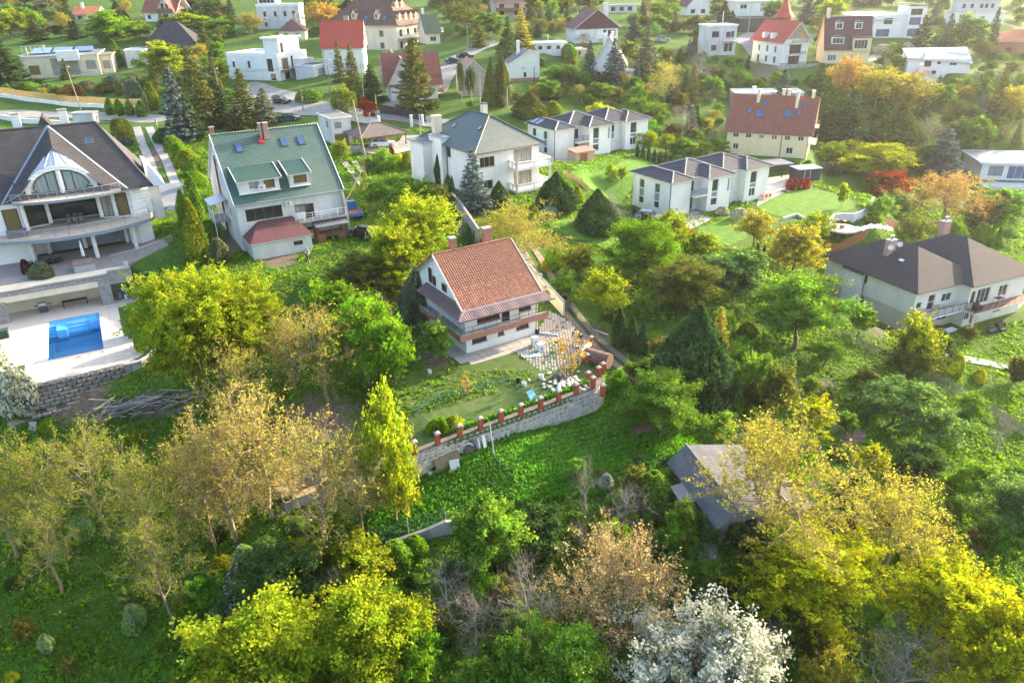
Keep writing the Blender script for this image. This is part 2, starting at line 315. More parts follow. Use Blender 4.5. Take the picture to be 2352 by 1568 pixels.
def mk_spruce(seed, h=11, R=2.7, droop=.25, step=.42, size=.26, nb=11, per=20):
 r = np.random.default_rng(seed); C = []; D = []; T = []; Bs = [(curve(np.zeros(3), np.array([0, 0, h*.99]), r, 6, 0, .003), np.linspace(.17, .02, 6))]
 z = h*.06
 while z < h*.985:
  f = z/h; rr = R*(1-f)**.85*r.uniform(.82, 1.12)+.08
  for k in range(max(5, int(nb*(1-f)+4))):
   a = r.random()*2*pi; L_ = rr*r.uniform(.7, 1.12); n = max(4, int(per*L_/R*1.3)); t = np.sqrt(r.random(n))
   rad = t*L_; w_ = (.10+.20*L_*(1-t)*t*2)*r.normal(size=n); zz = z-droop*L_*np.sin(t*2.2)+.10*L_*t**3+r.normal(size=n)*.06
   C.append(np.stack([rad*cos(a)-w_*sin(a), rad*sin(a)+w_*cos(a), zz], 1)); D.append(np.tile([cos(a), sin(a), -.25], (n, 1))); T.append(np.tile(r.random(3)*.8+.1, (n, 1)))
   if k % 2 == 0 and L_ > .8: Bs.append((np.array([[0, 0, z], [L_*.5*cos(a), L_*.5*sin(a), z-droop*L_*.6], [L_*.85*cos(a), L_*.85*sin(a), z-droop*L_*.8]]), np.array([.03, .02, .01])))
  z += step*(.55+.6*(1-f))*r.uniform(.8, 1.2)
 lm = leafmesh('crown', np.concatenate(C), size, NEEDLE, up=.8, aspect=1.9, dirs=np.concatenate(D), tint=np.concatenate(T), seed=seed)
 proto('spruce', [('trunk', tubemesh('trunk', Bs, BARK)), ('crown', lm)], *bounds([lm]))
for s in range(3): mk_spruce(80+s)
def mk_cloud(kind, seed, h, R, prof, n, size, m, aspect=1.5, upd=False, lump=.18, nl=40, z0=0.0, stem=True):
 """dense evergreens and shrubs: leaf tufts filling the outer half of a lumpy solid of the given profile"""
 r = np.random.default_rng(seed); f = r.random(n); lz = r.random(nl); la = r.random(nl)*2*pi; ls = r.uniform(-1, 1, nl)
 a = r.random(n)*2*pi; w = np.interp(f, np.linspace(0, 1, len(prof)), prof)
 lm_ = np.zeros(n)
 for i in range(nl): lm_ += ls[i]*np.exp(-((f-lz[i])*h/.9)**2-((np.sin((a-la[i])/2)*2*R)/.7)**2)
 rad = R*w*(1+lump*lm_)*(1-.35*r.random(n)**2.2); z = z0+f*(h-z0)
 C = np.stack([rad*np.cos(a), rad*np.sin(a), z], 1); T = np.clip(.5+.35*lm_[:, None]+.2*r.normal(size=(n, 1))+np.zeros((1, 3)), 0, 1)
 T[:, 1] = r.random(n); T[:, 2] = r.random(n)
 D = np.stack([np.cos(a)*.4, np.sin(a)*.4, np.ones(n)], 1) if upd else None
 lm = leafmesh('crown', C, size, m, up=.1 if upd else .4, aspect=aspect, dirs=D, tint=T, seed=seed)
 parts = [('crown', lm)]
 if stem: parts.append(('trunk', tubemesh('trunk', [(np.array([[0, 0, 0], [0.02, 0, h*.4], [0, 0, h*.8]]), np.array([.1, .07, .02]))], BARK)))
 proto(kind, parts, *bounds([lm]))
for s in range(2): mk_cloud('thuja', 90+s, 6, 1.0, [.75, 1, .98, .9, .72, .45, .08], 3600, .2, NEEDLE, 2.0, True)
for s in range(2): mk_cloud('cedar', 94+s, 8, 3.3, [.85, 1, .97, .88, .72, .5, .22, .03], 9000, .24, NEEDLE, 2.0, True, lump=.3, nl=70)
for s in range(3): mk_cloud('shrub', 97+s, 2, 1.35, [.85, 1, .98, .85, .6, .25], 2600, .14, LEAF, lump=.35, nl=16, stem=False)
mk_cloud('ball', 101, 2, 1.1, [.7, .98, 1, .96, .8, .45], 2600, .12, LEAF, lump=.06, stem=False)
mk_cloud('lilac', 102, 3.2, 1.7, [.8, 1, .98, .85, .6, .3], 3200, .17, LILAC, lump=.3, stem=False)
mk_cloud('flower', 103, 1.2, 1.0, [.85, 1, .98, .85, .6, .25], 1500, .12, BLOSSOM, lump=.3, nl=12, stem=False)
for s in range(3): mk_leafy('bigdense', 130+s, per=64, size=.115, spread=.2, n1=12, n2=7, n3=6, zc=.56, rz=.45)
for s in range(3): mk_leafy('bigspiky', 135+s, per=52, size=.105, spread=.11, n1=13, n2=7, n3=6, zc=.55, rz=.45, up=.10, l3=.34)
mk_leafy('bigblossom', 140, per=70, size=.085, spread=.11, n1=12, n2=8, n3=7, h=5, R=3.4, zc=.55, rz=.42, tr=.14, matl=BLOSSOM)
def mk_weep(seed, h=8, R=2.6):
 r = np.random.default_rng(seed); Bs, tw = skeleton(seed, h=h, R=R, zc=.68, rz=.3, n1=8, n2=5, n3=0, tr=.14); C = []; T = []; st = []
 for P, _ in Bs[1:]:
  for k in range(5):
   a = P[-1]+(P[-2]-P[-1])*r.random(); L_ = r.uniform(.8, 2.6); L_ = min(L_, a[2]-.6); b = a+np.array([r.normal()*.25, r.normal()*.25, -L_]); n = 26; t = r.random(n)[:, None]
   C.append(a+(b-a)*t+r.normal(size=(n, 3))*.12); T.append(np.tile(r.random(3), (n, 1))); st.append((np.array([a, (a+b)/2+r.normal(size=3)*.08, b]), np.array([.012, .01, .006])))
 lm = leafmesh('crown', np.concatenate(C), .16, LEAF, tint=np.concatenate(T), seed=seed); proto('weeping', [('trunk', tubemesh('trunk', Bs+st, BIRCH)), ('crown', lm)], *bounds([lm]))
for s in range(2): mk_weep(110+s)
def mk_slim(seed):   # young plant with a few clusters of big leaves at the tips
 r = np.random.default_rng(seed); Bs = []; C = []
 for i in range(7):
  a = i*.9+r.random(); b = np.array([cos(a)*r.uniform(.4, 1.5), sin(a)*r.uniform(.4, 1.5), r.uniform(2.4, 5)]); P = curve(np.array([cos(a)*.1, sin(a)*.1, 0]), b, r, 5, -.06, .03); Bs.append((P, np.linspace(.055, .02, 5)))
  for k in range(3):
   q = P[2+k]; e = q+np.array([r.normal()*.5, r.normal()*.5, r.uniform(.2, .7)]); Bs.append((np.array([q, e]), np.array([.02, .012]))); C.append(e+r.normal(size=(30, 3))*.16)
 lm = leafmesh('crown', np.concatenate(C), .12, LEAF, seed=seed); tm = tubemesh('trunk', Bs, TWIG); proto('slim', [('trunk', tm), ('crown', lm)], *bounds([tm]))
mk_slim(120)
NAMES = dict(dense='leafy_tree', spiky='leafy_tree', loose='orchard_tree', blossom='blossoming_tree', bigdense='leafy_tree', bigspiky='leafy_tree', bigblossom='blossoming_tree', bigbudthick='budding_tree', bud='budding_tree', budthick='budding_tree', bare='bare_tree', spruce='spruce_tree', thuja='thuja_tree', cedar='cypress_tree', shrub='shrub', ball='clipped_shrub', lilac='lilac_shrub', flower='flowering_shrub', weeping='weeping_birch', slim='young_walnut_tree')
CATS = dict(shrub='shrub', ball='shrub', lilac='shrub', flower='shrub')
PLANTS = []
def plant(kind, cx, ytop, ybase, wpx, col, label=None, v=None, group=None, twig=None, dz=0, rot=None, wf=None):
 """a plant whose stem stands on the ground seen at row ybase, as tall and wide as it shows between ytop and ybase"""
 # lean of uprights in the picture: the foot shifts towards the point straight below
 nx, ny = proj(np.array([0, 0, -1.])*1e3) if False else (1176+FPX*(-CR[2])/(-CF[2]), 784-FPX*(-CU[2])/(-CF[2]))
 ym = ytop+(ybase-ytop)*.45; bx = cx+(nx-cx)*(ybase-ym)/(ny-ym)
 P = G(bx, ybase); D = P@CF
 lo, hi = .2, 40.0
 for _ in range(24):
  m_ = (lo+hi)/2; lo, hi = (m_, hi) if proj(P+[0, 0, m_])[1] > ytop else (lo, m_)
 h = lo; w = wpx*D/FPX
 ps = PROTO[kind]; parts, ph, pw = ps[(len(PLANTS) if v is None else v) % len(ps)]
 # a wide crown also covers rows above its middle: take that off the height
 h = max(h-w*.22*max(0, sin(radians(PITCH))), h*.6)
 rt = empty(NAMES[kind], (P[0], P[1], P[2]-.05+dz), rot if rot is not None else random.random()*6.28); rt.scale = (w/pw*(wf or 1), w/pw*(wf or 1), h/ph)
 for n_, me in parts:
  o = bpy.data.objects.new(n_, me); COL.objects.link(o); o.parent = rt
  o.color = (*col, 1)
  if n_ == 'trunk' and twig:
   o.material_slots[0].link = 'OBJECT'; o.material_slots[0].material = twig
 PLANTS.append((rt, kind, cx, (ytop+ybase)/2, col, label, group)); return rt
# ------------------------------------------------------------------ where the houses stand
FR = {}
def frame(key, M_, yb, Rx, yaw, depth, zb=None, blend=5, grow=1.5, padit=True):
 """M_: top of the front left wall corner, yb: row of its foot, Rx: column of the right end of the front"""
 nx, ny = 1176+FPX*(-CR[2])/(-CF[2]), 784-FPX*(-CU[2])/(-CF[2])
 bx = M_[0]+(nx-M_[0])*(yb-M_[1])/(ny-M_[1])
 P = G(bx, yb) if zb is None else at(bx, yb, zb)
 zb = P[2]; lo, hi = 1, 25
 for _ in range(24):
  m = (lo+hi)/2; lo, hi = (m, hi) if proj(P+[0, 0, m])[1] > M_[1] else (lo, m)
 H = lo; a = radians(yaw); lo, hi = .5, 60
 for _ in range(24):
  m = (lo+hi)/2; lo, hi = (m, hi) if proj(P+[m*cos(a), m*sin(a), H])[0] < Rx else (lo, m)
 w = lo; FR[key] = (P, H, w, a, depth)
 if padit:
  g = grow; u = np.array([cos(a), sin(a), 0]); v = np.array([-sin(a), cos(a), 0])
  pad([P-u*g-v*g, P+u*(w+g)-v*g, P+u*(w+g)+v*(depth+g), P-u*g+v*(depth+g)], zb-.03, blend)
def ppad(px, z, blend): pad([at(x, y, z) for x, y in px], z, blend)
# terraces and level gardens
ppad([(940, 1028), (1160, 956), (1360, 880), (1388, 830), (1350, 770), (1240, 690), (1110, 560), (930, 650), (880, 900)], -33.5, .25)
ppad([(380, 560), (560, 470), (790, 480), (835, 600), (700, 640), (450, 660)], -30.8, 5)
_o = at(97, 742, -33.5); _a = radians(28.5)
def poolxy(u, v): return (_o[0]+u*cos(_a)-v*sin(_a), _o[1]+u*sin(_a)+v*cos(_a))
pad([poolxy(*q) for q in ((-22, 4), (-22, -11), (-2.6, -14.2), (7.6, -14.0), (9.9, -6), (9.9, 5.6), (-22, 5.7))], -33.5, .3)      # pool deck
pad([poolxy(*q) for q in ((-22, 6.5), (10, 6.5), (16.5, 9), (22, 16), (10, 34), (-22, 30))], -30.4, .3)  # terrace of the villa
pad([poolxy(u, v) for u, v in ((-.35, .35), (5.95, .35), (5.95, -11.15), (-.35, -11.15))], -35.6, .1)  # terrace of the villa
ppad([(1530, 560), (1620, 590), (1745, 575), (1960, 505), (1990, 450), (1860, 424), (1600, 470), (1480, 500)], -35.5, 9)
ppad([(1980, 760), (2120, 790), (2400, 720), (2400, 620), (1950, 660)], -44.2, 7)
frame('tan', (1069, 748), 812, 1230, 31, 8.6, -33.5, 1, 1)
frame('green', (540, 463), 577, 781, 30, 16, -30.8, 4)
frame('balcony_villa', (1093, 352), 452, 1238, 34, 15.5, -29.5, 5)
frame('twin_far', (1276, 299), 369, 1400, 31, 9, -31.0, 7)
frame('twin_near', (1544, 420), 500, 1675, 31, 9, -35.5, 8)
frame('yellow', (1670, 313), 352, 1826, -24, 10.5, None, 6)
frame('right_house', (2107, 669), 767, 2225, 24, 14, -44.2, 5)
frame('shed', (1658, 1196), 1250, 1800, 13, 9.5, -37.6, 3)
frame('garage_white', (760.5, 274), 333, 804, 30, 8, None, 3)
frame('apartment', (910, 60), 118, 982, 66, 26, -19.5, 8)
frame('red_roof', (738, 108), 172, 812, 5, 12, None, 6)
frame('green_small', (978, 74), 102, 1010, 20, 9, None, 5)
frame('chalet', (893, 186), 232, 1004, 12, 10, None, 5)
frame('pink_small', (1060, 165), 222, 1083, 12, 9, None, 5)
frame('mint', (1172, 150), 188, 1239, 14, 6, None, 5)
frame('flat_low', (1228, 101), 122, 1301, 8, 7, None, 4)
frame('flat_annex', (1297, 116), 132, 1345, 8, 6, None, 4)
frame('maroon', (1322, 60), 100, 1420, 12, 10, None, 5)
frame('behind_spruces', (1363, 127), 190, 1438, -8, 12, None, 5)
frame('box_white', (1631, 62), 128, 1694, 8, 8, None, 5)
frame('turret', (1801, 92), 152, 1859, 20, 18, None, 5)
frame('mansard', (1895, 114), 146, 1999, -8, 9, None, 5)
frame('modern_long', (1960, 48), 88, 2083, -6, 12, None, 5)
frame('zinc', (2088, 131), 168, 2233, -10, 8, None, 5)
frame('cubist', (519, 128), 182, 637, -22, 14, None, 5)
frame('solar', (42, 130), 182, 248, 20, 16, None, 5)
frame('cone_roof', (285, 118), 157, 333, 8, 8, None, 5)
frame('orange_far', (168, 32), 50, 222, 8, 9, None, 5)
frame('balcony_far', (330, 25), 50, 402, -8, 10, None, 5)
frame('hip_small', (640, 73), 93, 700, 8, 9, None, 5)
frame('ivy', (588, 16), 68, 685, 4, 9, None, 5)
frame('pink_block', (1140, 8), 42, 1206, 12, 10, None, 5)
frame('grey_low', (1397, 13), 30, 1463, 8, 6, None, 5)
frame('white_gable_far', (1580, 12), 36, 1632, 10, 9, None, 5)
frame('white_modern_far', (1694, 5), 38, 1790, 4, 10, None, 5)
frame('black_garage', (1701, 46), 74, 1800, 2, 6, None, 4)
frame('grey_cube', (2194, 8), 56, 2316, -12, 9, None, 5)
frame('brick_right', (2296, 96), 125, 2420, -8, 12, None, 5)
frame('flat_white_low', (1688, 218), 240, 1846, -6, 7, None, 4)
frame('modern_right', (2258, 375), 412, 2440, -12, 12, None, 5)
frame('tree_hidden_red', (2098, 186), 205, 2160, -12, 7, None, 3)
# ------------------------------------------------------------------ ground
def gridmesh(name, X, Y, Z, m):
 ny, nx = X.shape; V = np.stack([X, Y, Z], -1).reshape(-1, 3); i = np.arange(ny-1)[:, None]*nx; j = np.arange(nx-1)[None]
 F = np.stack([i+j, i+j+1, i+nx+j+1, i+nx+j], -1).reshape(-1, 4); n = len(F); me = bpy.data.meshes.new(name)
 me.vertices.add(len(V)); me.vertices.foreach_set('co', V.ravel()); me.loops.add(n*4); me.loops.foreach_set('vertex_index', F.astype(np.int32).ravel()); me.polygons.add(n)
 me.polygons.foreach_set('loop_start', np.arange(0, n*4, 4, dtype=np.int32)); me.polygons.foreach_set('loop_total', np.full(n, 4, dtype=np.int32)); me.polygons.foreach_set('use_smooth', np.ones(n, bool))
 me.materials.append(m); me.update(); return me
ys = np.concatenate([np.arange(4, 76, .4), np.arange(76, 122, .6), np.arange(122, 200, 1.2), np.arange(200, 320, 3), np.arange(320, 640, 12), np.arange(640, 1601, 60)])
ss = np.linspace(-1, 1, 321)
GY = np.repeat(ys[:, None], len(ss), 1); GX = ss[None]*.92*(GY+25); GZ = terrain(GX, GY)
def groundmat():
 m = bpy.data.materials.new('meadow'); m.use_nodes = True; N = m.node_tree.nodes; L = m.node_tree.links; b = N['Principled BSDF']; b.inputs['Roughness'].default_value = .95; b.inputs['Specular IOR Level'].default_value = .1
 tc = N.new('ShaderNodeTexCoord')
 def noise(s, d=5): n = N.new('ShaderNodeTexNoise'); n.inputs['Scale'].default_value = s; n.inputs['Detail'].default_value = d; n.inputs['Roughness'].default_value = .7; L.new(tc.outputs['Object'], n.inputs['Vector']); return n
 def ramp(n, a, b_, p=.4, q=.6): r = N.new('ShaderNodeValToRGB'); r.color_ramp.elements[0].position = p; r.color_ramp.elements[1].position = q; r.color_ramp.elements[0].color = (*a, 1); r.color_ramp.elements[1].color = (*b_, 1); L.new(n.outputs['Fac'], r.inputs[0]); return r
 g = ramp(noise(.5), (.05, .12, .014), (.10, .19, .024)); g2 = ramp(noise(4), (.03, .07, .012), (.085, .14, .03)); s = ramp(noise(2.5), (.11, .08, .055), (.19, .145, .11))
 mx = N.new('ShaderNodeMix'); mx.data_type = 'RGBA'; mx.inputs['Factor'].default_value = .5; L.new(g.outputs[0], mx.inputs['A']); L.new(g2.outputs[0], mx.inputs['B'])
 at_ = N.new('ShaderNodeAttribute'); at_.attribute_name = 'cover'; sp = N.new('ShaderNodeSeparateColor'); L.new(at_.outputs['Color'], sp.inputs[0])
 n3 = noise(1.3); ad = N.new('ShaderNodeMath'); ad.operation = 'MULTIPLY_ADD'; ad.inputs[1].default_value = 1.0; L.new(sp.outputs[0], ad.inputs[0]); sb = N.new('ShaderNodeMath'); sb.operation = 'SUBTRACT'; L.new(n3.outputs['Fac'], sb.inputs[0]); sb.inputs[1].default_value = .5; sb2 = N.new('ShaderNodeMath'); sb2.operation = 'MULTIPLY'; sb2.inputs[1].default_value = 1.6; L.new(sb.outputs[0], sb2.inputs[0]); L.new(sb2.outputs[0], ad.inputs[2])
 st = N.new('ShaderNodeMapRange'); st.interpolation_type = 'SMOOTHSTEP'; st.inputs[1].default_value = .35; st.inputs[2].default_value = .6; L.new(ad.outputs[0], st.inputs[0])
 m2 = N.new('ShaderNodeMix'); m2.data_type = 'RGBA'; L.new(st.outputs[0], m2.inputs['Factor']); L.new(mx.outputs['Result'], m2.inputs['A']); L.new(s.outputs[0], m2.inputs['B']); L.new(m2.outputs['Result'], b.inputs['Base Color'])
 bp = N.new('ShaderNodeBump'); bp.inputs['Distance'].default_value = .12; bp.inputs['Strength'].default_value = .8; n4 = noise(9, 4); L.new(n4.outputs['Fac'], bp.inputs['Height']); L.new(bp.outputs[0], b.inputs['Normal']); return m
gme = gridmesh('ground', GX, GY, GZ, groundmat())
# bare soil: where (in the picture) the ground shows earth
SOIL = [(1345, 780, 60, 1), (1000, 820, 50, .8), (640, 585, 60, .8), (520, 560, 40, .9), (2010, 760, 60, .5), (1290, 860, 40, .2), (1890, 890, 40, .8), (2120, 1080, 50, .7), (1960, 1000, 40, .8), (2250, 1230, 60, .6), (1700, 820, 50, .8), (1560, 800, 60, .9), (1620, 180, 50, .8), (1750, 170, 70, .6), (1800, 700, 60, .5), (160, 905, 110, .9),
 (740, 960, 110, .75), (700, 1120, 90, .7), (560, 1100, 60, .6), (350, 930, 60, .8), (860, 690, 60, .8), (880, 720, 50, .7), (980, 500, 50, .5), (1050, 520, 30, .7), (830, 420, 40, .5), (360, 360, 40, .9), (420, 370, 30, .8), (1380, 330, 30, .3), (1700, 1010, 40, .7), (1820, 880, 40, .7), (2000, 640, 40, .4), (1600, 110, 50, .5), (1510, 240, 60, .3), (880, 320, 30, .6), (1640, 1180, 30, .5), (1450, 760, 60, .5), (1670, 900, 60, .6), (1920, 960, 50, .6)]
V = np.stack([GX, GY, GZ], -1).reshape(-1, 3); D_ = V@CF; PX = 1176+FPX*(V@CR)/D_; PY = 784-FPX*(V@CU)/D_
cov = np.zeros(len(V))
for x, y, r, s in SOIL: cov = np.maximum(cov, s*np.exp(-((PX-x)/r)**2-((PY-y)/(r*.7))**2))
ca = gme.color_attributes.new('cover', 'FLOAT_COLOR', 'POINT'); cc = np.ones((len(V), 4)); cc[:, 0] = cov; ca.data.foreach_set('color', cc.ravel())
gob = inst('ground', gme); tag(gob, kind='structure')
# ------------------------------------------------------------------ roads, paths, lawns
ASPH = mat('grey_road', (.20, .195, .185), (.27, .26, .245), sc=.8, rough=.9, bump=.2, bsc=30); CONC = mat('old_concrete', (.30, .28, .25), (.40, .375, .335), sc=1.3, rough=.9, bump=.35, bsc=18)
LAWN = mat('mown_lawn', (.06, .15, .015), (.115, .23, .03), sc=.9, detail=8, rough=.95, bump=.9, bsc=35, spec=.1); YARDGRASS = mat('rough_grass', (.05, .10, .02), (.10, .13, .045), sc=1.6, rough=.95, bump=1, bsc=22, spec=.1)
SOILM = mat('garden_soil', (.10, .072, .05), (.16, .12, .09), sc=2.5, bump=.8, bsc=14); GRAVEL = mat('gravel', (.27, .24, .20), (.40, .36, .31), sc=9, bump=.8, bsc=40)
DARKASPH = mat('blue_grey_paving', (.16, .17, .19), (.2, .21, .235), sc=.9, bump=.2, bsc=30)
LANEM = mat('worn_lane_concrete', (.27, .22, .17), (.18, .15, .11), sc=2.2, rough=.95, bump=.5, bsc=14)
def ribbon(name, px, wid, m, off=.06, ncross=7, kerb=None, world=False):
 pts = [np.array(p) if world else G(*p) for p in px]; P = [np.array(p[:2]) for p in pts]; Q = []
 for a, b in zip(P[:-1], P[1:]):
  n = max(1, int(np.linalg.norm(b-a)/.6)); Q += [a+(b-a)*i/n for i in range(n)]
 Q.append(P[-1]); Q = np.array(Q)
 for _ in range(12): Q[1:-1] = (Q[:-2]+2*Q[1:-1]+Q[2:])/4
 T = np.gradient(Q, axis=0); T /= np.linalg.norm(T, axis=1)[:, None]; N_ = np.stack([-T[:, 1], T[:, 0]], 1)
 wv = np.interp(np.linspace(0, 1, len(Q)), np.linspace(0, 1, len(px)), wid if hasattr(wid, '__len__') else [wid]*len(px))
 c = np.linspace(-.5, .5, ncross); XX = Q[:, 0][:, None]-N_[:, 0][:, None]*c*wv[:, None]; YY = Q[:, 1][:, None]-N_[:, 1][:, None]*c*wv[:, None]
 XX = XX[:, ::-1]; YY = YY[:, ::-1]; Z = terrain(XX, YY)
 # stay above the coarser ground mesh
 Z = np.maximum(Z, np.maximum(terrain(XX+.3, YY), terrain(XX-.3, YY))); Z = np.maximum(Z, np.maximum(terrain(XX, YY+.35), terrain(XX, YY-.35)))+off
 o = inst(name, gridmesh(name, XX[:, ::-1], YY[:, ::-1], Z[:, ::-1], m)); tag(o, kind='structure'); return o
def flat(name, px, z, m, off, world=False, th=.0):
 P = [(np.array(p) if world else at(p[0], p[1], z))[:2] for p in px]; ar = sum(P[i][0]*P[(i+1) % len(P)][1]-P[(i+1) % len(P)][0]*P[i][1] for i in range(len(P)))
 if ar < 0: P = P[::-1]
 b = MB(); b.prism(P, z-.5, z+off); o = b.build(name, m); tag(o, kind='structure'); return o
ribbon('street', [(-60, 262), (60, 262), (150, 264), (250, 270), (345, 276), (450, 262), (540, 250), (620, 246)], 6.5, ASPH)
ribbon('street', [(560, 196), (600, 216), (650, 236), (700, 246), (760, 256), (850, 264), (940, 270), (1020, 286)], [6, 9, 13, 12, 8, 6, 6, 5], ASPH, .085)
ribbon('street', [(900, 246), (960, 226), (1010, 196), (1030, 160), (1050, 135), (1090, 115), (1150, 98)], 5.5, ASPH, .07)
ribbon('street', [(1790, 90), (1760, 84), (1725, 84), (1712, 96), (1730, 112), (1770, 120)], 7, DARKASPH, .07)
ribbon('street', [(1985, 140), (2020, 136), (2060, 140), (2090, 146)], 5, DARKASPH, .07)
ribbon('driveway_strip', [(314, 292), (326, 330), (345, 372), (362, 425)], 1.5, CONC, .05, 4)
ribbon('driveway_strip', [(342, 292), (360, 330), (384, 372), (404, 425)], 1.5, CONC, .05, 4)
ribbon('driveway', [(375, 424), (380, 450), (385, 485)], 6, DARKASPH, .06, 7)
ribbon('lane_track', [(1190, 560), (1235, 632), (1290, 712), (1345, 778), (1400, 828), (1475, 884)], .85, LANEM, .06, 4)
ribbon('lane_track', [(1212, 552), (1262, 630), (1318, 712), (1372, 778), (1425, 822), (1492, 868)], .85, LANEM, .06, 4)
ribbon('garden_path', [(790, 372), (820, 410), (850, 450)], 1.0, CONC, .06, 3)
ribbon('garden_path', [(812, 370), (846, 408), (870, 440)], .9, CONC, .06, 3)
ribbon('forecourt', [(840, 342), (900, 346), (950, 330), (955, 312)], [6, 7, 6, 5], CONC, .08)
ribbon('garden_path', [(2170, 818), (2230, 828), (2290, 838), (2360, 860)], 1.6, DARKASPH, .06, 4)
flat('lawn', [(1605, 522), (1646, 510), (1690, 490), (1729, 499), (1733, 526), (1712, 550), (1675, 566), (1630, 558), (1602, 538)], -35.5, LAWN, .05)
flat('lawn', [(1737, 477), (1765, 462), (1804, 444), (1835, 436), (1859, 433), (1898, 441), (1930, 449), (1950, 457), (1963, 467), (1959, 480), (1935, 487), (1898, 495), (1843, 502), (1796, 499), (1762, 490)], -35.5, LAWN, .05)
flat('paved_terrace', [(1738, 474), (1747, 440), (1755, 410), (1828, 400), (1867, 428), (1835, 434), (1804, 442), (1764, 460)], -35.5, mat('pale_paving', (.46, .41, .36), (.38, .34, .3), sc=2), .045)
flat('paved_terrace', [(1536, 504), (1580, 528), (1604, 520), (1640, 500), (1590, 480)], -35.5, mat('pale_paving', (.46, .41, .36)), .04)
flat('paved_terrace', [(2088, 742), (2112, 760), (2232, 728), (2225, 712), (2240, 742), (2330, 716), (2360, 690), (2240, 690)], -44.2, mat('pale_paving', (.46, .41, .36)), .05)
ribbon('lawn', [(1330, 428), (1400, 390), (1450, 365), (1500, 356)], [6, 9, 9, 5], LAWN, .06)
ribbon('lawn', [(1285, 535), (1330, 525), (1400, 540), (1460, 590)], [5, 8, 9, 5], LAWN, .06)
# ------------------------------------------------------------------ undergrowth: tufts of grass and weeds in uncountable numbers
def undergrowth():
 r = np.random.default_rng(5); out = []
 def area(n, x0, x1, y0, y1, size, hgt, mask=None, soil=.45):
  px = r.uniform(x0, x1, n); py = r.uniform(y0, y1, n)
  return px, py
 # sample over the ground so that density falls off with distance
 n = 430000; Y = 28+(150-28)*r.random(n)**1.45; X = (r.random(n)*2-1)*.80*(Y+22)
 Z = terrain(X, Y); P = np.stack([X, Y, Z], 1); D = P@CF; px = 1176+FPX*(P@CR)/D; py = 784-FPX*(P@CU)/D
 cv = np.zeros(n)
 for x, y, rr, s in SOIL: cv = np.maximum(cv, s*np.exp(-((px-x)/rr)**2-((py-y)/(rr*.7))**2))
 lump = np.sin(X*.9+1.7*np.sin(Y*.5))*np.sin(Y*1.1+1.3*np.sin(X*.6))*.5+np.sin(X*2.7+Y*1.9)*np.sin(Y*2.3-X*1.3)*.3
 keep = (cv+.25*r.random(n) < .5) & (px > -60) & (px < 2420)
 for key, (Q, H, w, a, d) in FR.items():
  u = (X-Q[0])*cos(a)+(Y-Q[1])*sin(a); v = -(X-Q[0])*sin(a)+(Y-Q[1])*cos(a); keep &= ~((u > -.6) & (u < w+.6) & (v > -.6) & (v < d+.6))
 for poly in NOGRASS:
  Pp = np.array(poly); ins = np.zeros(n, bool); j = len(Pp)-1
  for i in range(len(Pp)):
   xi, yi = Pp[i]; xj, yj = Pp[j]; c = ((yi > py) != (yj > py)) & (px < (xj-xi)*(py-yi)/(yj-yi+1e-9)+xi); ins ^= c; j = i
  keep &= ~ins
 X, Y, Z, lump, px, py = [q[keep] for q in (X, Y, Z, lump, px, py)]; n = len(X)
 h = (.08+.15*np.clip(lump+.4, 0, 1.4)*r.random(n))*(1+.012*np.maximum(0, Y-40)); h *= np.where(py > 900, 1.35, 1)
 C = np.stack([X, Y, Z+h*.5*r.random(n)*1.6], 1)
 T = np.clip(np.stack([.45+.35*lump+.3*r.normal(size=n)*.5, r.random(n), r.random(n)], 1), 0, 1)
 dirs = np.stack([r.normal(size=n)*.5, r.normal(size=n)*.5, np.ones(n)], 1)
 me = leafmesh('undergrowth', C, h*(.7+.6*r.random(n)), LEAF, up=.2, aspect=2.0, dirs=dirs, tint=T, seed=3)
 o = inst('undergrowth', me); o.color = (.15, .26, .02, 1); tag(o, 'rough grass and low weeds over the slope between the houses and trees', 'grass', kind='stuff')
NOGRASS = [[(-60, 240), (260, 255), (345, 262), (560, 236), (640, 200), (780, 232), (1030, 262), (1030, 300), (760, 278), (640, 268), (345, 292), (-60, 285)],
 [(300, 285), (350, 285), (420, 425), (430, 500), (345, 500), (345, 400)], [(0, 560), (300, 540), (390, 560), (310, 700), (290, 760), (345, 800), (284, 840), (70, 890), (30, 840), (-60, 700)],
 [(1000, 800), (1235, 750), (1260, 730), (1230, 640), (1340, 760), (1380, 835), (1300, 900), (1210, 850), (1070, 850)], [(1185, 545), (1220, 545), (1500, 860), (1480, 895), (1340, 800)],
 [(1590, 530), (1712, 484), (1760, 440), (1862, 425), (1970, 460), (1970, 500), (1745, 555), (1690, 580)], [(820, 330), (960, 300), (960, 350), (830, 365)], [(1300, 440), (1500, 340), (1540, 370), (1400, 440)],
 [(1270, 560), (1330, 500), (1440, 550), (1480, 620), (1330, 560)], [(2080, 735), (2360, 680), (2360, 735), (2110, 765)], [(940, 960), (1365, 840), (1365, 893), (940, 1045)]]
undergrowth()
